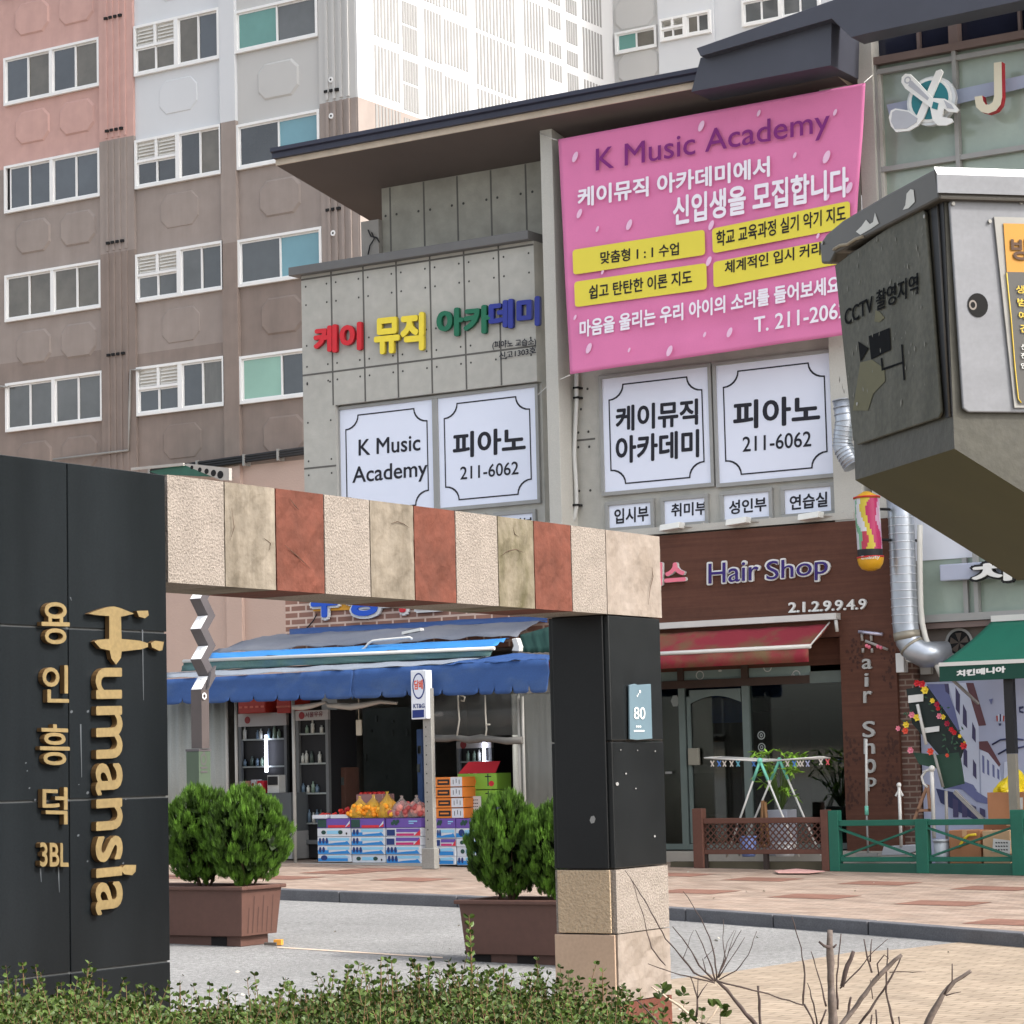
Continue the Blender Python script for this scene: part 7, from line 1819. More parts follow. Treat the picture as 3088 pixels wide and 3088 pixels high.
gpoly([(690, 1612), (705, 1600), (768, 1600), (765, 1640), (745, 1660), (700, 1655), (680, 1630)])
letters(mb, "umansıa", pXm, c10(530, 460), c10(530, 1888), c10(678, 460), 0.022, 0.015, 0.006, side=1)
mb.build("gold_lettering", gm, mon)

# ================================================================== ZIGZAG LAMP POST
YZ = 25.6; pZ = YP(YZ)
zp = thing("zigzag_post", "grey zigzag topped square post with painted white sky reflections, standing behind the left planter", "post", (pZ(e4(300, 1900)).x, YZ, zs(-20)))
xa, xb = pZ(e4(245, 1400)).x, pZ(e4(347, 1400)).x
mgz = mat("grey post paint", (84, 80, 82), 0.5, 0.08, 3); mbz = mat("brown post paint", (84, 76, 74), 0.55, 0.08, 3); mgn = mat("dull green post base", (74, 88, 72), 0.6, 0.1, 3); whp = mat("white sky sheen and eyelet", (236, 236, 236), 0.4, 0.02, 3)
zb_s = [pZ(e4(245, y)).z for y in (1228, 935, 640)]; per = ((zb_s[2] - zb_s[0]) / 2)
th_z = 0.15; dy = 0.155; hh = per * 0.47
prof = [(0, zb_s[0])]
for i in range(4):
    z0_ = zb_s[0] + per * i
    prof += [(dy, z0_ + hh), (0, z0_ + per)]
prof = prof[:-1] + [(dy * 0.2, zb_s[0] + per * 3.85)]
P = [(xa, YZ + a, b) for a, b in prof] + [(xa, YZ + th_z + a, b) for a, b in prof[::-1]]
mb = MB()
for i in range(len(prof) - 1):
    a, b = prof[i], prof[i + 1]
    mb.prism([(xa, YZ + a[0], a[1]), (xa, YZ + b[0], b[1]), (xa, YZ + th_z + b[0], b[1]), (xa, YZ + th_z + a[0], a[1])], (xb - xa, 0, 0))
mb.build("zigzag_shaft", mgz, zp)
for i in range(4):
    a, b = prof[2 * i], prof[2 * i + 1]; k = MB(); e = 0.004
    d_ = Vector((0, -(b[1] - a[1]), b[0] - a[0])).normalized() * e
    A_, B_ = Vector((xa + 0.004, YZ + a[0], a[1])).lerp(Vector((xa + 0.004, YZ + b[0], b[1])), 0.04), Vector((xa + 0.004, YZ + a[0], a[1])).lerp(Vector((xa + 0.004, YZ + b[0], b[1])), 0.96)
    w_ = Vector((xb - xa - 0.008, 0, 0)); k.prism([A_, A_ + w_, B_ + w_, B_], d_); po_ = k.build("plate", whp, zp)  # white colour stands in for the sky mirrored by the upward steel faces
    k = MB(); q = random.Random(i)
    for r_ in range(6):
        t_ = 0.2 + 0.11 * r_; c = A_.lerp(B_, t_) + w_ * 0.45 + d_ * 1.12; u_ = w_ * q.uniform(0.08, 0.16); v_ = (B_ - A_) * 0.02
        k.face([c - u_ - v_, c + u_ - v_, c + u_ + v_, c - u_ + v_])
    k.build("fine_print", mat("grey fine print", (150, 150, 150), 0.6), po_)
mb = MB(); mb.box(xa, xb, YZ, YZ + th_z, pZ(e4(245, 1795)).z, zb_s[0] - 0.002); mb.build("shaft", mbz, zp)
xa2, xb2 = pZ(d1(278, 1400)).x, pZ(d1(402, 1400)).x; zbt2 = pZ(d1(280, 1222)).z
mb = MB(); mb.box(xa2, xb2, YZ - 0.03, YZ + 0.20, zs(xa2), zbt2 - 0.03); mb.build("base_box", mgn, zp, bev=0.005)
mb = MB(); mb.box(xa2 - 0.005, xb2 + 0.005, YZ - 0.035, YZ + 0.205, zbt2 - 0.03, zbt2); mb.build("base_cap", mgz, zp)
px_ = XP(xb2 + 0.004); mb = MB(); c = px_(d1(432, 1320)); mb.ring(c, (0, 0.06, 0), (0, 0, 0.075), 0.7, 18)
for y in (1400, 1440): a = px_(d1(405, y)); mb.box(xb2 + 0.001, xb2 + 0.006, a.y, a.y + 0.13, a.z - 0.014, a.z + 0.01)
a = px_(d1(435, 1255)); mb.disc(a, (0, 0.02, 0), (0, 0, 0.02), 8)
mb.build("emblem", mgz, zp)
c_ = XP(xb + 0.02)(e4(375, 1285)); mb = MB(); mb.ring(c_, (0, 0.045, 0), (0, 0, 0.045), 0.6, 14); mb.build("eyelet", whp, zp)
mb = MB(); pzz = XP(xb + 0.01); mb.obox(pzz(e4(430, 1095)) + Vector((0.02, 0, 0)), (0.02, 0, 0), (0, 0.05, 0.04), (0, 0.03, 0.10)); mb.build("bracket", mgz, zp)

# ================================================================== PLANTERS WITH GLOBE SHRUBS
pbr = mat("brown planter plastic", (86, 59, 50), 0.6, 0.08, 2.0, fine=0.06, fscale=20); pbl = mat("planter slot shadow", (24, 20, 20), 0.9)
soil = mat("dark soil", (58, 48, 40), 0.95, 0.3, 9, 0.6, 40)
def planter(x1_, y0_, lab, grp, H=None, Ln=1.62, Dp=0.58):
    zg_ = zr(x1_)
    t_ = thing("planter", lab, "planter", (x1_ - Ln / 2, y0_ + Dp / 2, zg_), grp)
    zb2_, zm, zt2 = zg_ + 0.10, zg_ + H - 0.035, zg_ + H; fl = 0.035
    k = MB()
    lo = [(x1_ - Ln + fl, y0_ + fl), (x1_ - fl, y0_ + fl), (x1_ - fl, y0_ + Dp - fl), (x1_ - Ln + fl, y0_ + Dp - fl)]; hi = [(x1_ - Ln, y0_), (x1_, y0_), (x1_, y0_ + Dp), (x1_ - Ln, y0_ + Dp)]
    k.raw([(a, b, zb2_) for a, b in lo] + [(a, b, zm) for a, b in hi], [(0, 1, 5, 4), (1, 2, 6, 5), (2, 3, 7, 6), (3, 0, 4, 7), (3, 2, 1, 0)])
    k.build("tub", pbr, t_)
    k = MB(); w_ = 0.035
    k.box(x1_ - Ln - w_, x1_ + w_, y0_ - w_, y0_ + 0.05, zm, zt2); k.box(x1_ - Ln - w_, x1_ + w_, y0_ + Dp - 0.05, y0_ + Dp + w_, zm, zt2)
    k.box(x1_ - 0.05, x1_ + w_, y0_ + 0.05, y0_ + Dp - 0.05, zm, zt2); k.box(x1_ - Ln - w_, x1_ - Ln + 0.05, y0_ + 0.05, y0_ + Dp - 0.05, zm, zt2)
    k.build("rim", pbr, t_, bev=0.008)
    k = MB(); ii = 0.09; k.box(x1_ - Ln + ii, x1_ - ii, y0_ + ii, y0_ + Dp - ii, zg_ + 0.002, zb2_); k.build("base", pbr, t_, bev=0.006)
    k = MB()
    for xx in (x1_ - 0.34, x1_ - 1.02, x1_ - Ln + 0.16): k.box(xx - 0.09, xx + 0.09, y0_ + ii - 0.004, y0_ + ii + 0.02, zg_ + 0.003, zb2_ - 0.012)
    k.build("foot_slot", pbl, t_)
    k = MB()
    for i in range(6):
        yy = y0_ + 0.12 + (Dp - 0.24) * i / 5; top = zm - (0.06 if i % 2 else 0.16)
        sx = lambda z: x1_ - fl * (1 - (z - zb2_) / (zm - zb2_)) + 0.002
        k.raw([(sx(zb2_ + 0.02), yy - 0.006, zb2_ + 0.02), (sx(zb2_ + 0.02), yy + 0.006, zb2_ + 0.02), (sx(top), yy + 0.006, top), (sx(top), yy - 0.006, top)], [(0, 1, 2, 3)])
    k.build("moulded_line", mat("planter groove", (66, 46, 40), 0.7), t_)
    k = MB(); k.box(x1_ - Ln + 0.05, x1_ - 0.05, y0_ + 0.05, y0_ + Dp - 0.05, zm - 0.06, zm - 0.02); k.build("soil", soil, t_)
    return t_, zm - 0.02
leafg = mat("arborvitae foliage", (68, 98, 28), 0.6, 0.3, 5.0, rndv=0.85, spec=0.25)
bark = mat("brown bark", (92, 72, 56), 0.9, 0.2, 12)
def globe_shrub(name_mesh, seed, n=5400):
    """egg shaped conifer made of tufts of upright fan sprays; unit size: 1 wide, 1 tall"""
    q = random.Random(seed); k = MB(); k.rv = []
    tufts = []
    for i in range(150):
        z = 1 - 2 * (i + 0.5) / 150; a = i * 2.399963 + q.uniform(-0.35, 0.35); tufts.append((z + q.uniform(-.06, .06), a, q.uniform(-0.065, 0.085), q.random(), q.uniform(.05, .12)))
    for i in range(n):
        tz, ta, bump, tv, tr_ = tufts[i % 150]
        dz, da = q.gauss(0, 1) * tr_ * 0.75, q.gauss(0, 1) * tr_
        z = max(-0.98, min(0.99, tz + dz)); r_ = math.sqrt(max(0, 1 - z * z)); a = ta + da / max(0.25, r_)
        rad2 = (dz * dz + da * da) / (tr_ * tr_)
        f_ = 0.93 + bump - 0.035 * min(3, rad2) + q.uniform(-0.05, 0.03)
        if i % 6 == 0: f_ *= q.uniform(0.7, 0.92)
        tap = 1.0 - 0.26 * max(0, z) ** 1.5 - 0.07 * max(0, -z)
        c = Vector((0.5 * r_ * math.cos(a) * f_ * tap, 0.5 * r_ * math.sin(a) * f_ * tap, 0.5 + 0.5 * z * f_))
        out = Vector((c.x, c.y, (c.z - 0.42) * 0.8)).normalized(); up_ = (out * 0.42 + Vector((0, 0, 1.0)) + Vector((q.uniform(-.3, .3), q.uniform(-.3, .3), 0))).normalized()
        tw = up_.cross(Vector((q.uniform(-1, 1), q.uniform(-1, 1), q.uniform(-.2, .2)))).normalized()
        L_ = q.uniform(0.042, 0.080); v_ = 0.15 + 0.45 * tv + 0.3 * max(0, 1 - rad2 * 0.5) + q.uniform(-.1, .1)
        for b in (-2, -1, 0, 1, 2):
            d_ = (up_ + tw * b * 0.26).normalized(); ln = L_ * (1.1 - 0.18 * abs(b)); st_ = c + up_ * L_ * 0.12 * (2 - abs(b)); n_ = tw.cross(up_).normalized(); sd_ = d_.cross(n_).normalized() * L_ * 0.075
            i0 = len(k.v); k.v += [st_, st_ + d_ * ln * 0.55 + sd_ + n_ * L_ * 0.06, st_ + d_ * ln, st_ + d_ * ln * 0.55 - sd_ + n_ * L_ * 0.06]
            k.f.append([i0, i0 + 1, i0 + 2, i0 + 3]); k.m.append(0); k.sm.append(False); k.rv.append(min(1, max(0, v_ + q.uniform(-.12, .12))))
    # inner sprays keep the heart of the crown dense
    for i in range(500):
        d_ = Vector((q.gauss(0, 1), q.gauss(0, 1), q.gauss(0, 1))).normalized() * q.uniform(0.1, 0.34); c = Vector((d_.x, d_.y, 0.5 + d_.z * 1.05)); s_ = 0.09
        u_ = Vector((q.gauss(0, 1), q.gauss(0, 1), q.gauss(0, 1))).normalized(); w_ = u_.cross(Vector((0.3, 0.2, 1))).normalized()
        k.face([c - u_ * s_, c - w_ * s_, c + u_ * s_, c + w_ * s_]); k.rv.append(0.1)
    return k
SH = {}
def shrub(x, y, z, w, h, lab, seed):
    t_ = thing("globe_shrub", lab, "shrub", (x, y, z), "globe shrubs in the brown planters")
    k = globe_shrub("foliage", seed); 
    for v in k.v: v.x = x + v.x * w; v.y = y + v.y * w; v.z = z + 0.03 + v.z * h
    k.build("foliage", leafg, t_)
    k = MB(); q = random.Random(seed)
    for i in range(5):
        a = 6.28 * i / 5 + q.random(); k.tube([(x + 0.03 * math.cos(a), y + 0.03 * math.sin(a), z - 0.02), (x + w * 0.14 * math.cos(a), y + w * 0.14 * math.sin(a), z + h * 0.22), (x + w * 0.26 * math.cos(a), y + w * 0.26 * math.sin(a), z + h * 0.55)], [0.014, 0.011, 0.005], 5)
    k.build("stem", bark, t_)
    return t_
pA_c = GP(-0.12)(a1(1388, 1494))
zA = YP(pA_c.y - 0.05)(a1(1395, 1150)).z - zr(pA_c.x)
PL1 = (pA_c.x + 0.03, pA_c.y - 0.08)
t_, zso = planter(PL1[0], PL1[1], "long brown plastic planter with two globe shrubs beside the dark sign wall", "brown planters on the road edge", H=zA)
pb_c = GP(-0.12)(a2(785, 1578))
x1B = pb_c.x - 0.16 + 1.62
t2p, zso2 = planter(x1B, pb_c.y - 0.06, "long brown plastic planter partly hidden behind the granite pillar", "brown planters on the road edge", H=zA)
yA = PL1[1] + 0.33
sp = YP(yA)
def shr(cf, xc, yt, wpx, y, zso_, lab, seed):
    pl = YP(y); c = pl(cf(xc, yt)); w = (pl(cf(xc + wpx / 2, yt)) - pl(cf(xc - wpx / 2, yt))).length * 0.92
    shrub(c.x, y, zso_, w, (c.z - zso_) * 1.02, lab, seed)
shr(a1, 1150, 612, 440, yA + 0.05, zso, "bright green globe shrub at the sign wall end of the left planter", 5)
shr(a1, 1395, 622, 450, yA - 0.03, zso, "bright green globe shrub at the free end of the left planter", 6)
yB = pb_c.y - 0.06 + 0.33
shr(a2, 925, 655, 440, yB, zso2, "green globe shrub at the left end of the planter behind the pillar", 7)
shr(a2, 1215, 700, 420, yB + 0.04, zso2, "green globe shrub mostly hidden behind the granite pillar", 8)
lit = thing("litter_scrap", "small orange and grey scrap of litter on the road by the left planter", "litter", GP(-0.11)(a1(1570, 1478)))
g_ = GP(-0.11); mb = MB(); c = g_(a1(1575, 1478)); mb.obox(c + Vector((0, 0, 0.02)), (0.035, 0.01, 0), (-0.01, 0.03, 0), (0, 0, 0.025)); mb.build("body", mat("orange scrap", (214, 150, 60), 0.6), lit)
mb = MB(); mb.obox(g_(a1(1530, 1482)) + Vector((0, 0, 0.012)), (0.06, 0.01, 0), (-0.01, 0.02, 0), (0, 0, 0.012)); mb.build("stub", mat("grey scrap", (86, 80, 74), 0.8), lit)
# fallen blossom and paper bits on the road and pavement
mb = MB(); q = random.Random(77); mbit = mat("pale fallen petal", (176, 170, 158), 0.8)
for i in range(150):
    x = q.uniform(-22, -4); y = q.uniform(11, 31); off = -0.112 if y < 23 else 0.012
    if 22.0 < y < 24.6 or y > 30: continue
    c = Vector((x, y, zs(x) + off)); s_ = q.uniform(0.008, 0.026); a = q.random() * 6.28
    u_ = Vector((math.cos(a), math.sin(a), 0)) * s_; w_ = Vector((-math.sin(a), math.cos(a), 0.5)) * s_ * 0.6
    mb.face([c - u_, c - w_, c + u_, c + w_ + Vector((0, 0, 0.006))])
tag(mb.build("fallen_petals", mbit), "scattered pale petals and paper bits lying on the road and pavement", "litter", kind="stuff")

# ================================================================== CCTV CABINET (near, right)
DC = 8.0
hA = math.radians(-13.4) ; head = lambda h_: (RT * math.sin(h_) + FW * math.cos(h_))
av = head(hA); bv = head(hA + math.pi / 2)
def depth_pt(q, d_): r_ = ray(q); return EYE + r_ * d_
corner = depth_pt(c3(1490, 1400), DC)
pLf = PL(corner, bv); pFf = PL(corner, av)
cab = thing("security_cabinet", "weathered grey metal camera cabinet with hooded top and peeling stickers", "cabinet", Vector((corner.x + bv.x * 0.5, corner.y + bv.y * 0.5, 0)))
cm = mat("dull grey green cabinet paint", (74, 72, 64), 0.6, 0.14, 3.0, 0.1, 40, col2=(60, 58, 48), fine=0.12, fscale=30)
cmf = mat("brushed silver cabinet face", (118, 119, 122), 0.5, 0.10, 3.0, metal=0.15, stretch=(1, 1, 3), fine=0.05)
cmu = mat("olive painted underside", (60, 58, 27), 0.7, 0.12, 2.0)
chd = mat("dark grey cabinet edge", (72, 68, 62), 0.5, 0.12, 4, metal=0.2)
cside = mat("scuffed sticker backing", (88, 86, 74), 0.65, 0.1, 5, 0.08, 45, col2=(62, 61, 48), stretch=(1, 1, 0.35), fine=0.2, fscale=40)
# body: front outline pushed back along the depth
fo_ = [c3(1478, 1135), c6(1528, 430), c6(1535, 606), c6(1925, 850)]
Pf = [pFf(q_) for q_ in fo_]
wv = Pf[3] - Pf[2]; Pf[3] = Pf[2] + wv * 2.6
Pf.append(Pf[3] + Vector((0, 0, Pf[0].z - Pf[3].z)))
dl = (pLf(c6(975, 800)) - pLf(c6(1535, 606))).dot(av)
k = MB(); k.prism(Pf, av * dl); 
for i in range(len(k.f)):
    pass
body = k.build("body", [cm, cmu], cab)
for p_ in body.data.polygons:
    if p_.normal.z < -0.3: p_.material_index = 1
# hood
off_l = pLf.off(0.0)
hpl = PL(corner - bv * 0.035, bv)
hpf = PL(corner - av * 0.04, av)
Hs = [hpl(q_) for q_ in (c8(1228, 20), c8(830, 235), c8(500, 430), c8(370, 540), c8(318, 615), c8(330, 775), c8(400, 770), c8(440, 690), c8(820, 490), c8(1262, 262))]
k = MB(); k.prism(Hs, bv * 1.1); hood = k.build("hood", chd, cab, bev=0.008)
zt_h, zb_h = Hs[0].z, Hs[-1].z
k = MB(); A0 = hpf(c8(1240, 70)); A1 = A0 + bv * 1.05; zb9 = hpf(c8(1260, 215)).z
k.prism([A0, Vector((A0.x, A0.y, zb9)), Vector((A1.x, A1.y, zb9)), A1], -av * 0.006)
k.build("hood_front", cmf, cab)
k = MB(); B0_ = hpf(c8(1222, 18)); k.prism([B0_, A0 - av * 0.006, A1 - av * 0.006, B0_ + bv * 1.05 + Vector((0, 0, 0))], Vector((0, 0, 0.004))); k.build("hood_cap", mat("bright bare metal", (222, 222, 222), 0.35, 0.04, 3, metal=0.2), cab)
# side panel
sp_ = pLf.off(0.008)
S4 = [sp_(q_) for q_ in (c8(452, 760), c8(1100, 330), c8(1165, 340), c8(1290, 1900), c6(1472, 420), c6(1000, 588), c8(540, 1930))]
S4 = [sp_(c3(872, 1500)), sp_(c3(1330, 1178)), sp_(c3(1368, 1176)), sp_(c3(1385, 1205)), sp_(c6(1475, 400)), sp_(c6(1462, 432)), sp_(c6(1000, 585)), sp_(c6(975, 560))]
k = MB(); k.prism(S4, bv * -0.010); k.build("side_panel", cside, cab, bev=0.004)
sp2 = pLf.off(0.0195)
S5 = [sp2(c3(872, 1500)), sp2(c3(1330, 1178)), sp2(c6(1400, 425)), sp2(c6(1000, 585)), sp2(c6(975, 560))]
k = MB(); letters(k, "CCTV", sp2, c8(525, 1262), c8(745, 1150), c8(520, 1142), 0.001, 0.012, 0.001); letters(k, "촬영지역", sp2, c8(770, 1148), c8(1098, 1010), c8(770, 990), 0.001, 0.014, 0.001)
k.face([sp2.off(0.001)(c8(*q_)) for q_ in ((705, 1345), (870, 1278), (880, 1452), (725, 1530))]); k.face([sp2.off(0.001)(c8(*q_)) for q_ in ((622, 1385), (705, 1440), (640, 1552))])
for q_ in (((800, 1520), (812, 1515), (820, 1615), (808, 1620)), ((810, 1600), (970, 1545), (972, 1560), (812, 1618)), ((960, 1412), (972, 1408), (992, 1690), (980, 1696))): k.face([sp2.off(0.001)(c8(*p)) for p in q_])
k.build("camera_print", mat("black sticker print", (12, 14, 16), 0.85, 0.15, 9, spec=0.1), cab)
k = MB()
for P in (((640, 1552), (730, 1530), (830, 1600), (835, 1700), (740, 1800), (700, 1932), (580, 1932)), ((760, 1140), (790, 1150), (830, 1200), (790, 1235), (750, 1230))): k.face([sp2.off(0.0006)(c8(*p)) for p in P])
k.build("peeled_patch", mat("olive bare patch", (98, 94, 66), 0.7, 0.1, 5), cab)
k = MB(); tp = pLf.off(0.004); k.prism([tp(c3(1400, 1168)), tp(c3(1470, 1140)), tp(c6(1522, 424)), tp(c6(1482, 432))], bv * 0.003); k.build("dark_trim", mat("black trim", (28, 28, 30)), cab)
k = MB(); k.tube([tp.off(0.004)(c3(1440, 1160)), tp.off(0.004)(c6(1508, 425))], 0.004, 6); k.build("trim_bead", chd, cab)
k = MB(); q = random.Random(15)
for i in range(70):
    x = q.uniform(470, 1150); y = q.uniform(480, 1900); ylo = 760 - (x - 450) * 0.62 + 20
    if y < ylo or y > 1880: continue
    c = sp2.off(0.0012 + 0.000004 * i)(c8(x, y)); L_ = q.uniform(0.003, 0.016); w_ = L_ * q.uniform(0.15, 0.5); d_ = (Vector((0, 0, -1)) + av * q.uniform(-.5, .5)).normalized(); s_ = d_.cross(bv)
    k.face([c - d_ * L_, c + s_ * w_, c + d_ * L_ * q.uniform(.5, 1), c - s_ * w_])
k.build("paper_residue", mat("grey paper residue", (124, 122, 112), 0.8, 0.1, 9), cab)
k = MB(); hp2 = hpl.off(0.002)
for P in (((1035, 185), (1060, 190), (1070, 285), (1020, 335), (975, 348), (995, 310), (1005, 220)), ((605, 520), (650, 475), (685, 425), (715, 460), (740, 445), (755, 370), (785, 455), (720, 500), (640, 545))): k.face([hp2(c8(*p)) for p in P])
k.build("torn_sticker", mat("torn white sticker", (206, 204, 196), 0.7, 0.06, 6), cab)
k = MB(); k.tube([hp2.off(0.0)(c8(*p)) for p in ((430, 660), (480, 630), (540, 620), (600, 580), (660, 560))], 0.006, 5); k.build("sealant", mat("old sealant", (150, 138, 118), 0.8, 0.1, 9), cab)
# front panel, camera eye, yellow notice
fp = pFf.off(0.004)
k = MB(); A_, B_ = fp(c8(1320, 275)), fp(c6(1592, 405)); r3 = fp(c8(1932, 300))
x_l = fp(c8(1345, 600)); 
Pq = [fp(c8(1345, 272)), fp(c8(1330, 300)), fp(c6(1575, 380)), fp(c6(1605, 402))]
ext = bv * 0.9
k.prism([Pq[0], Pq[1], Pq[2], Pq[3], Pq[3] + ext, Pq[0] + ext], -av * 0.012); k.build("front_panel", cmf, cab, bev=0.004)
fp2 = pFf.off(0.018)
ce = fp2(c8(1568, 1100)); k = MB(); k.disc(ce, bv * 0.034, (0, 0, 0.038), 24); k.build("camera_eye", mat("dark camera glass", (18, 17, 16), 0.3, 0.2, 20, spec=0.15), cab)
k = MB()
for P_ in ((fp2(c8(1660, 440))), (fp2(c8(1905, 290))), (fp2(c8(1370, 300)))): k.tube([P_, P_ - av * 0.006], 0.006, 10)
for q_ in ((1345, 660), (1150, 400), (620, 1880)): p_ = sp2(c8(*q_)) if q_[0] < 1300 else hpl.off(0.001)(c8(345, 610)); k.tube([p_, p_ - bv * 0.004], 0.006, 10)
k.build("screw", gal, cab)
k = MB(); k.ring(ce + (bv * -0.017) + Vector((0, 0, 0.0)) - av * 0.001, bv * 0.013, (0, 0, 0.016), 0.62, 16); k.build("lens_ring", mat("lens ring", (120, 112, 104), 0.3, 0.1, 9), cab)
k = MB(); nb_ = [fp2(c8(1695, 410)), fp2(c8(1840, 1925)), fp2(c6(1875, 372))]
fL = [fp2(c8(1690, 405)), fp2(c6(1870, 375))]
k.prism([fL[0], fL[1], fL[1] + bv * 0.6, fL[0] + bv * 0.6], -av * 0.006); k.build("notice_frame", mat("grey notice frame", (140, 138, 132), 0.45, 0.12, 5), cab)
fp3 = pFf.off(0.026)
def nq(*p): return fp3(c8(*p))
nt_ = [nq(1768, 455), nq(1795, 838), nq(1895, 1925)]
k = MB(); k.prism([nt_[0], nt_[1], nt_[1] + bv * 0.5, nt_[0] + bv * 0.5], -av * 0.002); k.build("yellow_notice", mat("amber notice", (176, 124, 38), 0.5, 0.06, 3), cab)
k = MB(); k.prism([nt_[1], nq(1868, 1800), nq(1890, 1880), nq(1890, 1880) + bv * 0.5, nt_[1] + bv * 0.5], -av * 0.0019); k.build("dark_notice", mat("charcoal notice", (74, 72, 68), 0.5, 0.06, 3), cab)
fp4 = pFf.off(0.0285)
k = MB(); letters(k, "방범용", fp4, c8(1835, 738), c8(2330, 760), c8(1828, 575), 0.001, 0.03, 0.001); k.build("dark_lettering", mat("brown black print", (74, 48, 26), 0.6), cab)
k = MB()
for t_, y in (("생활", 1005), ("범죄", 1108), ("예방", 1212), ("긴급", 1315)): letters(k, t_, fp4, c8(1868 + (y - 1005) * 0.1, y), c8(2010 + (y - 1005) * 0.1, y + 8), c8(1868 + (y - 1005) * 0.1, y - 62), 0.001, 0.02, 0.001)
k.tube([fp4(c8(*p)) for p in ((1795, 845), (1830, 1200), (1862, 1600), (1888, 1840), (1910, 1870))], 0.0022, 5)
k.build("yellow_lettering", mat("yellow notice print", (206, 176, 66), 0.6), cab)
k = MB()
for t_, y in (("신고", 1450), ("전화", 1520), ("안내", 1600)): letters(k, t_, fp4, c8(1905, y), c8(2005, y + 6), c8(1905, y - 42), 0.001, 0.01, 0.001)
k.build("white_lettering", white_l, cab)
pol = thing("cabinet_pole", "round grey pole carrying the camera cabinet, just past the right edge", "pole", (0, 0, 0))
pc3 = corner + bv * 0.62 + av * (dl * 0.5); pol.location = (pc3.x, pc3.y, zr(pc3.x))
k = MB(); k.tube([(pc3.x, pc3.y, zr(pc3.x) - 0.05), (pc3.x, pc3.y, Hs[0].z + 1.2)], 0.07, 20); k.build("shaft", gal, pol)
k = MB(); k.tube([(pc3.x, pc3.y, zr(pc3.x)), (pc3.x, pc3.y, zr(pc3.x) + 0.05)], 0.16, 20); k.build("base_plate", gal, pol)

# ================================================================== HEDGE IN THE FOREGROUND
hc = mat("box hedge leaf", (63, 80, 31), 0.5, 0.2, 4, rndv=0.65, spec=0.3)
hd = mat("box hedge twig", (112, 86, 60), 0.85, 0.2, 8)
hed = thing("boxwood_hedge", "clipped box hedge with small glossy leaves and stray shoots along the bottom edge", "hedge", (-4.9, 6.5, zr(-5)))
q = random.Random(31); lf = MB(); lf.rv = []; tw = MB()
def leaf(c, d_, L_, w_, rv):
    sd_ = d_.cross(Vector((q.uniform(-1, 1), q.uniform(-1, 1), q.uniform(-1, 1)))).normalized() * w_; n_ = sd_.cross(d_).normalized() * L_ * 0.12
    i0 = len(lf.v); lf.v += [c, c + d_ * L_ * .3 + sd_ * .8 + n_, c + d_ * L_ * .7 + sd_ * .85 + n_, c + d_ * L_, c + d_ * L_ * .7 - sd_ * .85 + n_, c + d_ * L_ * .3 - sd_ * .8 + n_]
    lf.f += [[i0, i0 + 1, i0 + 2, i0 + 3], [i0, i0 + 3, i0 + 4, i0 + 5]]
    for _ in range(2): lf.m.append(0); lf.sm.append(False); lf.rv.append(min(1, max(0, rv + q.uniform(-.12, .12))))
def shoot(base, d_, L_, n, ls, rv, rw=0.0022):
    bend = Vector((q.uniform(-.2, .2), q.uniform(-.2, .2), 0.15)); pts = [base + d_ * L_ * t_ + bend * L_ * t_ * t_ * .4 for t_ in (0, .35, .7, 1)]
    tw.tube(pts, [rw, rw, rw * .7, rw * .4], 4, cap=False)
    for i in range(n):
        t_ = (i + 0.6) / n; p = pts[0].lerp(pts[3], t_); a = i * 1.57 + q.random()
        u_ = d_.cross(Vector((0.3, 0.5, 0.1))).normalized(); v_ = d_.cross(u_)
        for s_ in (1, -1): leaf(p, (d_ * q.uniform(.3, .9) + (u_ * math.cos(a) + v_ * math.sin(a)) * s_ * 0.9).normalized(), ls * q.uniform(.7, 1.15), ls * q.uniform(.30, .42), rv)
DH = 8.4
def top_z(u):      # height of the clipped top along the picture
    tab = [(-400, 2985), (0, 2975), (200, 2985), (420, 3015), (600, 3035), (780, 3010), (1000, 2985), (1180, 2970), (1500, 2965), (1660, 2985), (1780, 3015), (1860, 3050), (1960, 3095), (2060, 3130), (2200, 3160)]
    for (a, ya_), (b, yb_) in zip(tab, tab[1:]):
        if a <= u <= b: return ya_ + (yb_ - ya_) * (u - a) / (b - a)
    return 3140
for i in range(9000):
    u = q.uniform(-380, 2120); dd = DH + q.uniform(-0.75, 0.75)
    pt_ = depth_pt((u, top_z(u)), DH); zt_ = pt_.z - 0.05 * ((dd - DH) / 0.75) ** 2 - 0.02
    r_ = ray((u, 2600)); h2 = Vector((r_.x, r_.y, 0)).normalized(); base2 = Vector((0, 0, 0)) + h2 * dd
    dz = abs(q.gauss(0, 0.10)); tall = q.random() < 0.13
    base = Vector((base2.x, base2.y, zt_ - 0.10 - dz)); d_ = Vector((q.uniform(-.45, .45), q.uniform(-.45, .45), 1)).normalized()
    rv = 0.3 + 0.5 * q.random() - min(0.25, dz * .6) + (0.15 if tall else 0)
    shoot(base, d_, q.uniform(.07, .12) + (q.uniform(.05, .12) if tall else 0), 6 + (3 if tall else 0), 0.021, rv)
for i in range(1500):   # body of the hedge below
    u = q.uniform(-380, 2120); dd = DH + q.choice((-1, 1)) * q.uniform(.6, .8); r_ = ray((u, 2600)); h2 = Vector((r_.x, r_.y, 0)).normalized() * dd
    zt_ = depth_pt((u, top_z(u)), DH).z; z = q.uniform(zr(-5) + 0.1, zt_ - 0.15)
    out = Vector((h2.x, h2.y, 0)).normalized() * (-1 if dd < DH else 1); shoot(Vector((h2.x, h2.y, z)), (out + Vector((q.uniform(-.5, .5), q.uniform(-.5, .5), .7))).normalized(), .1, 5, .022, q.random() * .7)
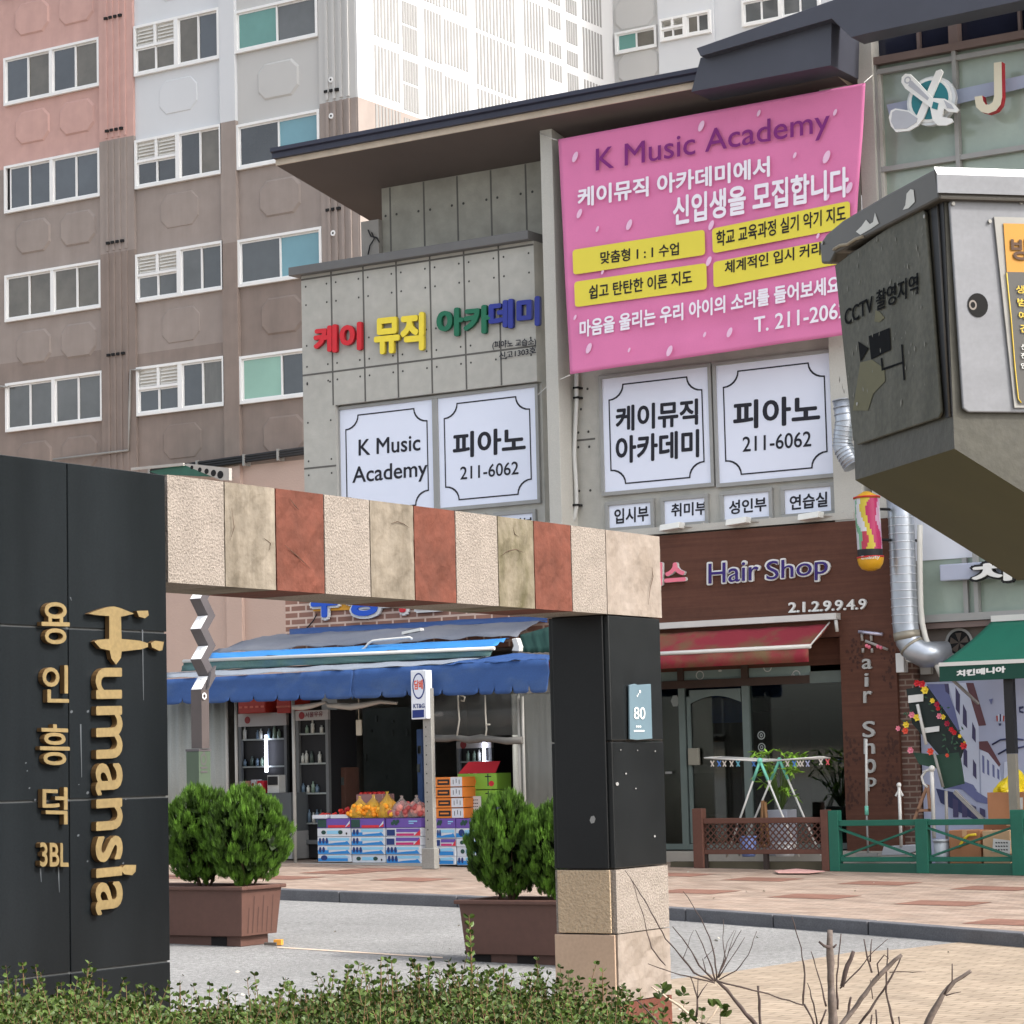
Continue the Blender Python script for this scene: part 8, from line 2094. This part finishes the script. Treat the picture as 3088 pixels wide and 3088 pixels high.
# long stray shoots
for x, yb2_, yt2, cf in ((745, 1930, 1345, a2), (735, 1930, 1400, a2), (225, 1800, 1570, a2), (290, 1800, 1580, a2), (910, 1790, 1605, a2), (1480, 1800, 1625, a2), (440, 1780, 1600, a2), (495, 1790, 1610, a2), (135, 1750, 1590, a1), (580, 1800, 1675, a1), (1020, 1800, 1690, a1), (1570, 1900, 1760, a1), (1735, 1880, 1740, a1)):
    a = depth_pt(cf(x, yb2_), DH - 0.2); b = depth_pt(cf(x + q.uniform(-8, 8), yt2), DH - 0.2); n = int((b - a).length / 0.021); shoot(a, (b - a).normalized(), (b - a).length, n, 0.022, 0.85, 0.003)
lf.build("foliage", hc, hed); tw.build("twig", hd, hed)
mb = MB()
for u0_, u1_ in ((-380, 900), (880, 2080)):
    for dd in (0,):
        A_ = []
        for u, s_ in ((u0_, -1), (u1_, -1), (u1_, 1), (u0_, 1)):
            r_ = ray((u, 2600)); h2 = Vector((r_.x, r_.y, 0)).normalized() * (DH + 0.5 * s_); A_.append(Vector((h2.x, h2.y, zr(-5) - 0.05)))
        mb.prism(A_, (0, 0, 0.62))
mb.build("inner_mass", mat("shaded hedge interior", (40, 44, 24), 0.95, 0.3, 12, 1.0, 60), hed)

# ================================================================== BARE PRUNED SHRUB
brk_ = mat("grey brown twig bark", (98, 87, 80), 0.85, 0.2, 30, fine=0.15); brk2 = mat("dark twig bark", (70, 58, 54), 0.85, 0.2, 30)
def bare(name, lab, main, tws, d0, m, grp="bare pruned shrubs"):
    base = depth_pt(a3(*main[0][0][0]), d0); t_ = thing(name, lab, "shrub", (base.x, base.y, zr(base.x)), grp)
    qq = random.Random(len(tws) * 7 + len(main)); k = MB()
    def crook(P, dd):
        """twig with small crooks and swellings between its measured points"""
        out = []
        for a, b in zip(P, P[1:]):
            n = max(1, int(math.hypot(b[0] - a[0], b[1] - a[1]) / 38)); e = (a[0] - b[0]) / 38.0
            for i in range(n):
                t_ = i / n; j_ = 0 if i == 0 else 1
                out.append(depth_pt(a3(a[0] + (b[0] - a[0]) * t_ + j_ * qq.uniform(-3.5, 3.5), a[1] + (b[1] - a[1]) * t_ + j_ * qq.uniform(-3.5, 3.5)), dd + j_ * qq.uniform(-.012, .012)))
        out.append(depth_pt(a3(*P[-1]), dd)); return out
    for P, w0, w1 in main:
        dd = d0 + qq.uniform(-.1, .1); pts = crook(P, dd); n = len(pts)
        if P[0][1] > 1900: pts = [Vector((pts[0].x, pts[0].y, zr(pts[0].x) - 0.03)) + (base - pts[0]) * 0.6 * Vector((1, 1, 0)).length * 0 ] + pts; n += 1
        k.tube(pts, [(w0 + (w1 - w0) * i / max(1, n - 1)) / 2 * dd / F / 1.8794 * qq.uniform(.84, 1.2) for i in range(n)], 7)
    k.build("branch", m, t_)
    k = MB()
    for P, w0, w1 in tws:
        dd = d0 + qq.uniform(-.15, .15); pts = crook(P, dd); n = len(pts)
        k.tube(pts, [(w0 + (w1 - w0) * i / max(1, n - 1)) / 2 * dd / F / 1.8794 * qq.uniform(.8, 1.3) for i in range(n)], 5)
    k.build("twig", brk2, t_)
    return t_
D0 = 7.6
bare("bare_shrub", "leafless twiggy shrub fanning out from a low fork just right of the pillar", [([(430, 1960), (330, 1840), (250, 1740), (185, 1680)], 26, 18)],
     [([(185, 1690), (150, 1580), (110, 1480), (70, 1398)], 12, 4), ([(190, 1680), (180, 1560), (150, 1440), (100, 1330), (0, 1180)], 9, 3), ([(190, 1680), (230, 1600), (260, 1520), (330, 1400)], 9, 3), ([(195, 1670), (240, 1560), (225, 1440), (228, 1340)], 8, 3), ([(200, 1670), (300, 1520), (350, 1440)], 7, 3),
      ([(205, 1680), (300, 1630), (370, 1540), (418, 1405)], 8, 3), ([(180, 1690), (90, 1600), (20, 1480), (-60, 1380)], 12, 5), ([(170, 1690), (60, 1640), (-20, 1540), (-100, 1450), (-200, 1260), (-330, 1060)], 12, 4), ([(180, 1700), (60, 1670), (-60, 1640), (-200, 1590)], 9, 5),
      ([(-100, 1600), (-180, 1500), (-230, 1300), (-300, 1100)], 8, 3), ([(200, 1690), (320, 1720), (440, 1750), (560, 1790), (680, 1825)], 9, 7), ([(680, 1820), (690, 1650), (670, 1500), (615, 1320)], 12, 5), ([(685, 1820), (730, 1900), (760, 1990)], 12, 12),
      ([(440, 1960), (432, 1840), (425, 1715)], 16, 12), ([(75, 1890), (80, 1780), (40, 1660)], 13, 5), ([(80, 1790), (85, 1670)], 7, 4), ([(80, 1790), (140, 1700)], 7, 4), ([(120, 1560), (180, 1500)], 5, 2), ([(255, 1530), (300, 1400)], 5, 2), ([(205, 1660), (250, 1470), (290, 1400)], 6, 2),
      ([(0, 1560), (40, 1440), (60, 1400)], 5, 2), ([(130, 1640), (110, 1560)], 7, 3)], D0, brk2)
bare("bare_shrub", "leafless pruned shrub with one thick cut grey stem at the bottom right", [([(850, 1960), (845, 1800), (835, 1640), (830, 1500), (832, 1400)], 52, 38), ([(880, 1960), (960, 1860), (1060, 1720), (1110, 1660), (1200, 1570), (1240, 1540)], 32, 22)],
     [([(835, 1500), (800, 1490), (770, 1465)], 22, 12), ([(850, 1500), (870, 1480)], 14, 8), ([(875, 1850), (870, 1700), (880, 1560), (895, 1420)], 14, 5), ([(810, 1830), (780, 1700), (725, 1520)], 10, 5), ([(760, 1940), (740, 1820), (705, 1700)], 11, 5), ([(770, 1950), (810, 1850)], 12, 10),
      ([(890, 1730), (1000, 1620), (1080, 1520), (1160, 1450)], 10, 4), ([(900, 1720), (930, 1600), (965, 1520)], 26, 20), ([(1070, 1640), (1045, 1560), (1025, 1450)], 14, 7), ([(1060, 1580), (1065, 1480), (1070, 1450)], 9, 5), ([(1110, 1660), (1100, 1590), (1140, 1540), (1165, 1560)], 9, 6),
      ([(980, 1960), (1080, 1820), (1160, 1700), (1220, 1590), (1240, 1540)], 15, 8), ([(1075, 1790), (1060, 1680)], 7, 4), ([(1190, 1930), (1150, 1750), (1155, 1600), (1160, 1500)], 15, 6), ([(1170, 1640), (1260, 1635), (1375, 1638)], 7, 3), ([(1095, 1960), (1092, 1850)], 12, 9), ([(1230, 1960), (1222, 1890)], 9, 8), ([(1060, 1960), (1070, 1880)], 12, 10), ([(930, 1900), (950, 1780)], 20, 14)], D0 - 0.3, brk_)
bare("bare_shrub", "single slanting cut branch with a small fork at the far bottom right", [([(1375, 1960), (1420, 1860), (1470, 1770), (1540, 1690), (1630, 1632)], 46, 18)], [([(1480, 1765), (1525, 1690), (1525, 1590)], 12, 6), ([(1490, 1770), (1575, 1750)], 10, 4), ([(1510, 1730), (1555, 1670)], 14, 8)], D0 + 0.1, brk_)
# pale stems at the pillar foot
bare("bare_shrub", "pale bare stems with a few leaves at the foot of the stone pillar", [([(120, 1970), (60, 1900), (-20, 1830), (-180, 1720)], 18, 10), ([(110, 1960), (170, 1880), (200, 1830)], 16, 8)], [([(-120, 1960), (-200, 1860), (-260, 1800)], 10, 6), ([(210, 1960), (215, 1840)], 8, 3), ([(165, 1935), (70, 1920), (40, 1880)], 8, 3)], D0 + 0.3, mat("pale stem bark", (178, 160, 140), 0.8, 0.1, 20))
lfs = MB(); lfs.rv = []; lf = lfs
for x, y in ((170, 1835), (215, 1830), (230, 1850), (205, 1880), (220, 1890), (245, 1895), (40, 1895), (25, 1885), (-120, 1735), (-100, 1745), (-130, 1790), (-110, 1800), (-5, 1775), (5, 1765), (-125, 1760)):
    for s_ in range(2): leaf(depth_pt(a3(x, y), D0 + .3), Vector((q.uniform(-1, 1), q.uniform(-.4, .4), q.uniform(-.1, 1))).normalized(), .03, .01, .5)
sp3 = thing("shrub_sprig", "few green leaves sprouting among the bare stems by the pillar", "sprig", depth_pt(a3(200, 1900), D0 + .3)); lfs.build("foliage", hc, sp3)
